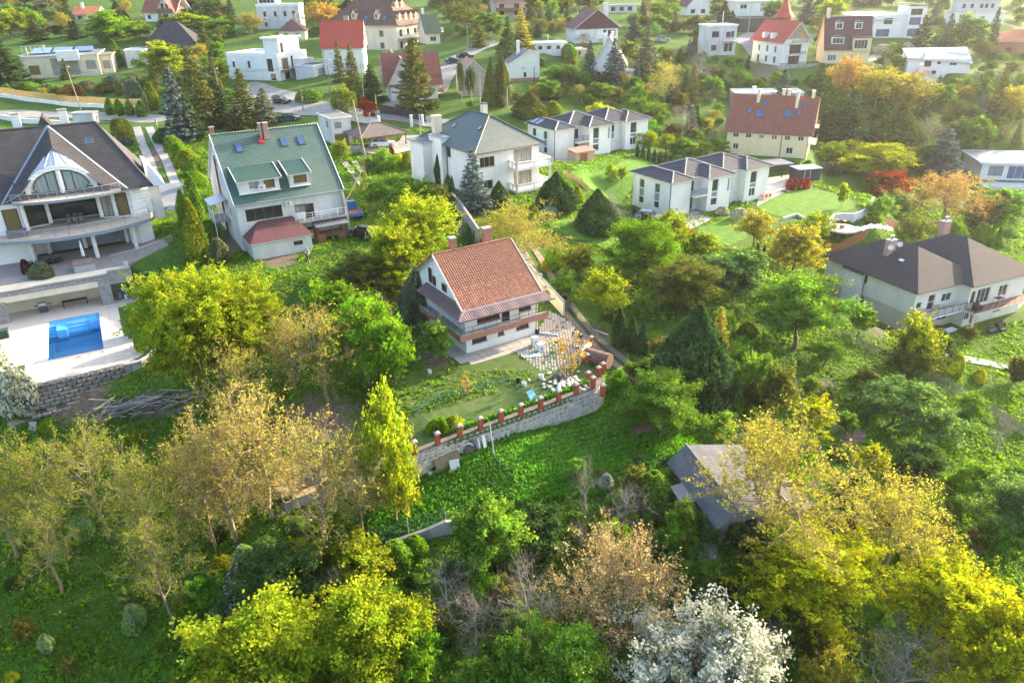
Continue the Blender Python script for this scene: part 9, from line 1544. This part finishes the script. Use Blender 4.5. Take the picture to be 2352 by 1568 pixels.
# ------------------------------------------------------------------ people
def skin(name, joints, edges, m, parent):
 ks = list(joints); me = bpy.data.meshes.new(name); me.from_pydata([joints[k][0] for k in ks], [(ks.index(a), ks.index(b)) for a, b in edges], []); me.materials.append(m); o = bpy.data.objects.new(name, me); COL.objects.link(o); o.parent = parent
 md = o.modifiers.new('s', 'SKIN'); md.use_smooth_shade = True; o.modifiers.new('d', 'SUBSURF').levels = 1; o.modifiers['d'].render_levels = 1
 for i, k in enumerate(ks): r = joints[k][1]; me.skin_vertices[0].data[i].radius = (r, r) if not hasattr(r, '__len__') else r
 me.skin_vertices[0].data[0].use_root = True; return o
def person(pos, rz, label, shirt, pants, hair, arms='fold', bald=False):
 t = thing('person', tuple(pos), rz, label, 'person'); lean = .1 if arms == 'rake' else .02; J = dict(pel=((0, 0, .95), (.15, .11)), bel=((0, lean*.4, 1.1), (.13, .1)), che=((0, lean, 1.32), (.16, .11)), nec=((0, lean*1.2, 1.5), .055), hea=((0, lean*1.3+.02, 1.62), (.08, .09)), top=((0, lean*1.3, 1.72), .06))
 E_ = [('pel', 'bel'), ('bel', 'che'), ('che', 'nec'), ('nec', 'hea'), ('hea', 'top')]
 for s_, n in ((-1, 'l'), (1, 'r')):
  J['hip'+n] = ((s_*.1, 0, .88), .095); J['kne'+n] = ((s_*.12, .02+.02*s_, .5), .062); J['ank'+n] = ((s_*.13, 0, .09), .04); J['toe'+n] = ((s_*.14, .16, .04), .035)
  el, ha = {'fold': ((s_*.24, .12+lean, 1.1), (s_*.05, .3+lean, 1.14)), 'rake': ((s_*.25, .16, 1.12), (s_*.06, .38, 1.0+.12*s_)), 'side': ((s_*.26, .0, 1.12), (s_*.25, .08, .86))}[arms]
  J['sho'+n] = ((s_*.19, lean, 1.42), .055); J['elb'+n] = (el, .042); J['han'+n] = (ha, .03)
  E_ += [('pel', 'hip'+n), ('hip'+n, 'kne'+n), ('kne'+n, 'ank'+n), ('ank'+n, 'toe'+n), ('che', 'sho'+n), ('sho'+n, 'elb'+n), ('elb'+n, 'han'+n)]
  for k in range(5): d = Vector((ha[0]-el[0], ha[1]-el[1], ha[2]-el[2])).normalized(); sd_ = Vector((s_*(k-2)*.012, 0, .014*(k-2))); J['f%d%s' % (k, n)] = (tuple(Vector(ha)+d*(.07 if k else .04)+sd_), .009); E_.append(('han'+n, 'f%d%s' % (k, n)))
 skin('body', J, E_, SKIN, t)
 sub_ = lambda ks, g: {k: (J[k][0], tuple(x+g for x in J[k][1]) if hasattr(J[k][1], '__len__') else J[k][1]+g) for k in ks}
 ks = ['che', 'bel', 'pel', 'shol', 'elbl', 'shor', 'elbr']; S = sub_(ks, .018)
 for n in 'lr': w = Vector(J['elb'+n][0]).lerp(Vector(J['han'+n][0]), .8); S['w'+n] = (tuple(w), .045)
 skin('shirt', S, [('che', 'bel'), ('bel', 'pel'), ('che', 'shol'), ('che', 'shor'), ('shol', 'elbl'), ('shor', 'elbr'), ('elbl', 'wl'), ('elbr', 'wr')], shirt, t)
 skin('trousers', sub_(['pel', 'hipl', 'hipr', 'knel', 'kner', 'ankl', 'ankr'], .02), [('pel', 'hipl'), ('pel', 'hipr'), ('hipl', 'knel'), ('hipr', 'kner'), ('knel', 'ankl'), ('kner', 'ankr')], pants, t)
 for n, s_ in (('l', -1), ('r', 1)): MB().hexa([(s_*.13-.05, -.09, 0), (s_*.13+.05, -.09, 0), (s_*.14+.05, .2, 0), (s_*.14-.05, .2, 0)], [(s_*.13-.045, -.08, .1), (s_*.13+.045, -.08, .1), (s_*.14+.04, .18, .05), (s_*.14-.04, .18, .05)]).build('shoe', PLASTW if arms == 'rake' else FRD, t)
 y = lean*1.3; MB().ball((0, y-.015, 1.675), .098, 10, 1.0).build('hair', hair, t); f = MB(); f.ball((0, y+.118, 1.62), .018, 6); [f.ball((s_*.088, y+.01, 1.62), .022, 6) for s_ in (-1, 1)]; f.build('nose_and_ears', SKIN, t); e = MB(); [e.ball((s_*.032, y+.105, 1.65), .012, 6) for s_ in (-1, 1)]; e.box(-.03, y+.1, 1.56, .03, y+.112, 1.57); e.build('eyes_and_mouth', FRD, t); return t
cl = lambda n, c: mat('cloth_'+n, c, tuple(v*.8 for v in c), sc=8, rough=.9)
BRH = mat('dark_hair', (.03, .02, .015)); GRH = mat('grey_hair', (.35, .33, .31))
person(at(1320, 791, Y0), radians(170), 'person in black top standing behind the two others on the yard', cl('black', (.02, .02, .025)), cl('grey', (.12, .12, .13)), BRH, 'side'); person(at(1319, 799, Y0), radians(-60), 'person in light blue shirt and white trousers, seen from the side', cl('light_blue', (.28, .42, .68)), cl('white', (.65, .65, .65)), BRH, 'side'); person(at(1333, 797, Y0), radians(160), 'person in dark jacket and blue jeans looking down at folded hands', cl('navy', (.03, .035, .06)), cl('jeans', (.05, .12, .25)), BRH, 'fold')
pp = at(709, 600, -30.8); pt = person(pp, radians(-170), 'person in white top and dark trousers holding a long stick by the maroon annex', cl('white', (.68, .66, .66)), cl('dark', (.02, .02, .03)), GRH, 'rake')
t = thing('garden_stick', (pp[0]+.1, pp[1]-.4, pp[2]), 0, 'long curved stick held by the person in white beside the annex', 'stick'); MB().tube([(-.05, .0, 1.15), (.15, -.4, .8), (.55, -1.3, .05)], .018, 5).build('shaft', WOODL, t)
# ------------------------------------------------------------------ furniture of the terraces
def pool_local(u, v, z): return (*poolxy(u, v), z)
pa = radians(28.5); ZD, ZT = -33.48, -30.36
def pt_(name, u, v, z, label, cat, group=None, r=0): return thing(name, pool_local(u, v, z), pa+r, label, cat, group)
t = pt_('long_table', 3.4, 3.6, ZD, 'long dark bench-like table in the covered recess by the pool', 'table'); MB().box(-1.3, -.35, .68, 1.3, .35, .75).build('tabletop', FRD, t); [MB().box(x-.04, y-.04, 0, x+.04, y+.04, .679).build('leg', FRD, t) for x in (-1.2, 1.2) for y in (-.3, .3)]
t = pt_('gas_grill', .2, 3.4, ZD, 'grey gas grill with side shelves in the covered recess', 'grill'); MB().box(-.4, -.3, .1, .4, .3, .8).build('cabinet', GUT, t); MB().box(-.85, -.28, .8, .85, .28, .86).build('side_shelf', ZINC, t); MB().tube([(-.4, 0, .95), (.4, 0, .95)], .28, 12).build('lid', ZINC, t)
for u, c, h, lb in ((8.1, mat('grey_bin', (.16, .19, .2)), .95, 'grey waste bin in the niche right of the pool recess'), (8.75, PLASTW, 1.2, 'tall cooler column with blue and white bands in the niche')):
 t = pt_('bin' if 'bin' in lb else 'drinks_cooler', u, 2.9, ZD, lb, 'bin' if 'bin' in lb else 'cooler'); MB().lathe([(.24, 0), (.3, h*.9), (.32, h), (.02, h+.06)], n=14).build('body', c, t)
 if 'cooler' in lb: MB().lathe([(.285, h*.5), (.315, h*.85)], n=14, cap=False).build('blue_band', mat('cooler_blue', (.02, .04, .35)), t); MB().lathe([(.29, h*.62), (.305, h*.7)], n=14, cap=False).build('red_mark', LAMPR, t)
t = pt_('hot_tub', 5.2, 6.9, ZT, 'square hot tub under a brown padded cover at the terrace edge', 'hot tub'); MB().box(-1.1, -1.0, 0, 1.1, 1.0, .8).build('tub', GREY, t); [MB().box(x0, -1.05, .803, x0+1.1, 1.05, .93).build('cover_half', mat('brown_cover', (.22, .16, .12)), t) for x0 in (-1.12, .02)]
t = pt_('banner_parasol', 5.3, 9.4, ZT, 'closed parasol with white printed cloth standing in front of the columns', 'parasol'); MB().bar((0, 0, 0), (0, 0, 2.9), .035, 8).build('pole', METAL, t); MB().lathe([(.2, .9), (.16, 1.8), (.05, 2.8)], n=8).build('folded_cloth', PLASTW, t)
for i in range(9): t = pt_('rubbish_bag', -.2+i*.36, 10.9+.25*(i % 3), ZT, ['leftmost','second','third','fourth','fifth','sixth','seventh','eighth','rightmost'][i]+' of the dark rubbish bags heaped before the villa shutters', 'bag', 'rubbish bags'); MB().lathe([(.05, 0), (.3, .12), (.28, .4), (.06, .62), (.1, .72)], n=9).build('bag', FRD, t)
t = pt_('covered_box', -3.6, -2.2, ZD, 'dark green covered box at the left side of the pool deck', 'box'); MB().box(-.6, -.4, 0, .6, .4, .8).box(-.65, -.45, .8, .65, .45, .9).build('cover', mat('green_cover', (.03, .07, .06)), t)
def dining(parent_pos, rz, lb, m, n=3, tm=None):
 t = thing('dining_table', tuple(parent_pos), rz, lb, 'table'); MB().box(-1.1, -.45, .7, 1.1, .45, .75).build('tabletop', tm or m, t); [MB().box(x-.04, y-.04, 0, x+.04, y+.04, .699).build('leg', m, t) for x in (-1, 1) for y in (-.38, .38)]
 nm = ['left', 'middle', 'right']
 for i in range(n*2):
  k, s_ = i % n, (1 if i >= n else -1); c_, q_ = cos(rz), sin(rz); x, y = (-.7+.7*k)*1.0, s_*.75; c = thing('chair', (parent_pos[0]+x*c_-y*q_, parent_pos[1]+x*q_+y*c_, parent_pos[2]), rz+(0 if s_ < 0 else pi), nm[k]+(' chair on the near side of the ' if s_ < 0 else ' chair on the far side of the ')+lb.split(' on ')[0], 'chair', 'chairs of the terraces'); MB().box(-.22, -.22, .42, .22, .22, .47).build('seat', m, c); MB().box(-.22, -.24, .47, .22, -.2, .9).build('backrest', m, c); [MB().box(a-.02, b-.02, 0, a+.02, b+.02, .419).build('leg', m, c) for a in (-.2, .2) for b in (-.2, .2)]
vl = lambda x, y, z: (VIL.P[0]+x*cos(VIL.a)-y*sin(VIL.a), VIL.P[1]+x*sin(VIL.a)+y*cos(VIL.a), VIL.P[2]+z)
dining(vl(7.4, 1.4, 3.56), VIL.a, 'grey dining table on the curved villa balcony', mat('grey_wicker', (.16, .15, .14)))
t = thing('storage_bench', vl(1.2, -1.6, 3.56), VIL.a, 'grey-brown storage bench at the left end of the curved balcony', 'bench'); MB().box(-1.0, -.4, 0, 1.0, .4, .75).box(-1.05, -.45, .753, 1.05, .45, .85).build('chest', mat('grey_wicker', (.16, .15, .14)), t)
def terrace_floor():
 b = MB(); P = [poolxy(u, v) for u, v in ((-21, 5.9), (9.4, 5.9), (10.5, 6.6), (15, 11), (14.5, 15), (-21, 15))]; b.prism(P, -30.9, -30.36); o = b.build('terrace_paving', mat('weathered_deck_boards', (.23, .21, .2), (.30, .26, .23), sc=2, wave=('X', 1.6, .02), stretch=(.3, 3, 1))); o['kind'] = 'structure'
terrace_floor(); VRAIL = House.__new__(House); VRAIL.o = thing('terrace_railing', pool_local(0, 0, ZT), pa, 'low steel railing curving along the grass edge of the villa terrace', 'railing'); VRAIL.rail([(8.2, 7.4), (11, 8.4), (13.6, 10), (15.6, 12.4)], 0, .95, METAL, 1.5, wires=4)
def curved_planter():
 o = at(345, 830, -33.4); t = thing('stone_balcony', tuple(o), 0, 'white-rimmed curved stone balcony on two legs at the right end of the pool deck', 'balcony'); P = [at(x, y, -33.4)-o for x, y in ((285, 838), (300, 836), (322, 830), (342, 818), (356, 802))]
 for a, b in zip(P[:-1], P[1:]): MB().beam(tuple(a+[0, 0, -.35]), tuple(b+[0, 0, -.35]), .25, .8).build('parapet', STW, t); MB().beam(tuple(a+[0, 0, .1]), tuple(b+[0, 0, .1]), .38, .1).build('rim', PLASTW, t)
 for p in (P[1], P[3]): MB().box(p[0]-.25, p[1]-.1, -3.4, p[0]+.25, p[1]+.3, -.7).build('leg', STW, t)
curved_planter()
# garden of the near semi-detached house
ZG = -35.44
def garden():
 o = at(1934, 524, ZG); t = thing('fire_pit', tuple(o), 0, 'round brown fire bowl on the pale cobbled circle', 'fire pit'); MB().lathe([(.3, 0), (.42, .35), (.36, .35), (.28, .1)], n=14).build('bowl', TERRA, t)
 t = thing('cobbled_circle', tuple(o), 0, None, None); t['kind'] = 'structure'; MB().cyl(0, 0, -.2, 2.3, .24, 28).build('paving', mat('pale_gravel', (.5, .49, .48), (.4, .39, .38), sc=8, bump=.5), t)
 P = [at(x, y, ZG) for x, y in ((1908, 527), (1907, 515), (1916, 506), (1935, 504), (1961, 505), (1980, 499), (1996, 488), (2005, 470))]; block_wall('curved_garden_wall', 'curving grey concrete wall around the fire pit', P, [ZG-1]*8, [ZG+.5, ZG+.9, ZG+1.0, ZG+1, ZG+1, ZG+1.1, ZG+1.2, ZG+1.2], .3, LGREY, panel=1.3)
 for k, (x, y, lb) in enumerate(((1922, 510, 'left'), (1933, 508, 'middle'), (1940, 513, 'right'))): t = thing('stool', tuple(at(x, y, ZG)), 0, lb+' orange-topped wooden seat by the curving garden wall', 'seat', 'seats round the fire pit'); MB().cyl(0, 0, .38, .3, .08, 10).build('seat', WOODL, t); MB().cyl(0, 0, 0, .08, .379, 8).build('leg', WOODB, t)
 t = thing('white_stone_stream', tuple(at(2005, 524, ZG)), 0, 'winding dry stream of small white stones right of the fire pit', 'stones'); t['kind'] = 'stuff'; r = random.Random(2); mb = MB()
 for i in range(320): f = r.random(); p = at(1973+75*f+r.gauss(0, 3), 528-9*sin(f*3.1)+r.gauss(0, 2.2), ZG)-at(2005, 524, ZG); s_ = r.uniform(.08, .17); mb._add([(p[0]-s_, p[1], 0), (p[0], p[1]-s_, 0), (p[0]+s_, p[1], 0), (p[0], p[1]+s_, 0), (p[0], p[1], s_)], [(0, 1, 4), (1, 2, 4), (2, 3, 4), (3, 0, 4)])
 mb.build('stones', FRW, t)['kind'] = 'stuff'
 for z0, px, lb in ((0, [(1800, 505), (1830, 496), (1862, 512)], 'straight low concrete retaining wall at the lawn edge below the striped lawn'), (-.5, [(1805, 520), (1840, 508), (1870, 524)], 'second concrete step wall below the striped lawn')): P = [at(x, y, ZG) for x, y in px]; block_wall('garden_wall', lb, P, [ZG-1.4]*3, [ZG+.35+z0]*3, .3, LGREY)
 a = radians(31); t = thing('garden_shed', tuple(at(1832, 418, ZG)), a*.4, 'dark anthracite garden shed with pale flat lid behind the red hedge', 'shed'); MB().box(0, 0, 0, 4.6, 3, 2.2).build('wall', ANTH, t); MB().box(-.15, -.15, 2.203, 4.75, 3.15, 2.35).build('roof', ZINCL, t); [MB().box(x, -.02, .05, x+.06, -.003, 2.15).build('trim', FRW, t) for x in (1.2, 2.4)]
 t = thing('carport', tuple(at(1762, 412, ZG)), a*.5, 'flat grey-roofed carport with dark slatted side behind the near semi-detached house', 'carport'); MB().box(-.2, 0, 2.5, 5.4, 4.5, 2.65).build('roof', ZINC, t); [MB().box(x, y, -.2, x+.14, y+.14, 2.499).build('post', ANTH, t) for x, y in ((3.2, .2), (5.1, .2), (3.2, 4.2), (0, 4.2))]; [MB().box(0, 4.36, .2+.28*i, 8.5, 4.4, .42+.28*i).build('slat', FRD, t) for i in range(7)]
 def parasol(px, m, lb, h=2.4): t = thing('closed_parasol', tuple(at(*px, ZG if px[1] > 400 else -31)), 0, lb, 'parasol', 'closed parasols'); MB().bar((0, 0, 0), (0, 0, h+.2), .03, 6).build('pole', METAL, t); MB().lathe([(.12, .9), (.2, 1.1), (.13, h-.4), (.03, h)], n=8).build('folded_cloth', m, t); MB().box(-.45, -.45, 0, .45, .45, .12).build('base', GUT, t)
 parasol((1800, 440), GREY, 'closed grey parasol on the paved terrace'); parasol((1436, 338), CREAM, 'closed cream parasol on the terrace of the farther semi-detached house', 2.8)
 dining(at(1757, 455, ZG), .5, 'wooden garden table on the paved terrace', mat('red_teak', (.36, .15, .08)), 2); dining(at(1410, 338, -30.95), .5, 'white garden table on the far terrace', PLASTW, 2)
 a = radians(31); t = thing('garden_shed', tuple(at(1322, 380, -31.0)), a, 'light wooden garden shed with brown double door beside the farther semi-detached house', 'shed'); MB().box(0, 0, -1.2, 4.2, 2.6, 2.1).build('wall', mat('pale_board', (.5, .36, .22), (.42, .3, .18), sc=4, wave=('X', 3, .01)), t); MB()._add([(-.2, -.3, 2.15), (4.4, -.3, 2.15), (4.4, 2.8, 2.5), (-.2, 2.8, 2.5), (-.2, -.3, 2.27), (4.4, -.3, 2.27), (4.4, 2.8, 2.62), (-.2, 2.8, 2.62)], [(3, 2, 1, 0), (4, 5, 6, 7), (0, 1, 5, 4), (1, 2, 6, 5), (2, 3, 7, 6), (3, 0, 4, 7)]).build('roof', R_PINK, t); MB().box(1.0, -.03, 0, 2.6, -.003, 1.9).build('door', WOODB, t)
 t = thing('hot_tub', tuple(at(1293, 384, -31.0)), a, 'dark grey covered hot tub left of the light wooden garden shed', 'hot tub'); MB().box(0, 0, -.8, 2.6, 2.2, .8).box(-.05, -.05, .803, 2.65, 2.25, .92).build('tub', GREY, t)
 t = thing('trampoline_cover', tuple(G(1262, 498)), .3, 'dark green domed cover on the lawn below the dark cypress', 'cover'); MB().box(-1.1, -.8, 0, 1.1, .8, .9).hexa([(-1.1, -.8, .9), (1.1, -.8, .9), (1.1, .8, .9), (-1.1, .8, .9)], [(-.7, -.3, 1.5), (.7, -.3, 1.5), (.7, .3, 1.5), (-.7, .3, 1.5)]).build('tarp', mat('green_tarp', (.05, .12, .07)), t)
 t = thing('white_disc', tuple(G(1634, 1284)), 0, 'small round white lid lying in the weeds below the plank shed', 'lid'); MB().lathe([(.02, .3), (.3, .3), (.3, .35), (.02, .4)], n=14).build('lid', PLASTW, t)
garden()
# balconies and terrace of the charcoal-roofed house
RO = RIGHTH; rl = lambda x, y, z: tuple(RO.P+np.array([x*cos(RO.a)-y*sin(RO.a), x*sin(RO.a)+y*cos(RO.a), z]))
def bench(x, y, z, rz, lb, w=1.5): t = thing('wooden_bench', rl(x, y, z), RO.a+rz, lb, 'bench', 'wooden benches on the balcony'); MB().box(-w/2, -.3, .38, w/2, .3, .44).build('seat', WOODL, t); [MB().box(-w/2, .26, zz, w/2, .32, zz+.09).build('back_slat', WOODL, t) for zz in (.55, .72, .88)]; [MB().box(xx-.04, yy-.04, 0, xx+.04, yy+.04, .6).build('leg', WOODL, t) for xx in (-w/2, w/2) for yy in (-.28, .28)]
bench(1.0, -.8, 2.66, 0, 'left wooden bench on the white-screened balcony'); bench(4.0, -.7, 2.66, .1, 'right wooden bench on the white-screened balcony', 1.3)
x2 = RO.w-1.4
for x, y, z, w_, h_, m, nm, lb in ((5.8, -.8, 2.66, 1.1, .7, WOODL, 'low_table', 'wooden table beside the right balcony bench'), (x2+.9, -2.5, 2.64, 1.2, 1.1, FRD, 'covered_grill', 'black-covered grill on the open balcony'), (x2+2.0, -4.6, .02, 1.4, .75, WICK, 'wicker_sofa', 'black wicker sofa on the lower terrace'), (x2+3.4, -5.0, .02, .8, .7, WICK, 'wicker_armchair', 'black wicker armchair on the lower terrace'), (x2+4.6, -3.9, .02, 1.3, .9, FRD, 'outdoor_kitchen', 'black grill cabinet against the lower wall'), (4.0, -1.2, .02, 1.5, .7, FRD, 'storage_chest', 'black storage chest under the balcony'), (5.6, -2.0, .02, 1.7, .55, PLASTW, 'planter', 'long white planter box under the balcony'), (2.6, -1.4, .02, .6, .7, WOODL, 'cane_chair', 'yellow cane chair under the balcony')):
 t = thing(nm, rl(x, y, z), RO.a, lb, nm.replace('_', ' ')); MB().box(-w_/2, -.35, .08, w_/2, .35, h_*.6).build('body', m, t); MB().box(-w_/2, .22, h_*.6, w_/2, .36, h_).build('back', m, t) if 'table' not in nm and 'planter' not in nm else MB().box(-w_/2-.05, -.4, h_*.6+.002, w_/2+.05, .4, h_*.7).build('rim', m, t); [MB().box(a-.04, b-.04, 0, a+.04, b+.04, .079).build('leg', m, t) for a in (-w_/2+.06, w_/2-.06) for b in (-.28, .28)]
t = thing('standing_table', rl(x2+5.0, -2.5, 2.64), RO.a, 'tall black metal table on the open balcony', 'table'); MB().box(-.6, -.4, 1.0, .6, .4, 1.05).build('tabletop', FRD, t); [MB().bar((a, b, 0), (a, b, 1.0), .025).build('leg', FRD, t) for a in (-.55, .55) for b in (-.35, .35)]
t = thing('cart_wheel', rl(1.7, -.9, .05), RO.a, 'reddish wooden wheel table leaning under the balcony', 'wheel'); MB().tube([(.5*cos(a), .1*sin(a), .5+.5*sin(a)) for a in np.linspace(0, 2*pi, 17)], .05, 6, False).build('rim', TERRA, t); [MB().bar((0, 0, .5), (.5*cos(a), .1*sin(a), .5+.5*sin(a)), .025).build('spoke', TERRA, t) for a in np.linspace(0, 5.5, 8)]
# ------------------------------------------------------------------ the evening air over the slope
def haze():
 m = bpy.data.materials.new('haze'); m.use_nodes = True; N = m.node_tree.nodes; N.remove(N['Principled BSDF']); v = N.new('ShaderNodeVolumePrincipled'); v.inputs['Color'].default_value = (.93, .94, .96, 1); v.inputs['Density'].default_value = .00012; v.inputs['Anisotropy'].default_value = .55
 m.node_tree.links.new(v.outputs[0], N['Material Output'].inputs['Volume'])
 b = MB().box(-1650, -60, float(GZ.min())-1.5, 1650, 1640, 190); o = b.build('haze', m); o['kind'] = 'stuff'; o['label'] = 'thin warm evening haze over the whole hillside'; m.volume_intersection_method = 'FAST' if hasattr(m, 'volume_intersection_method') else None
haze()
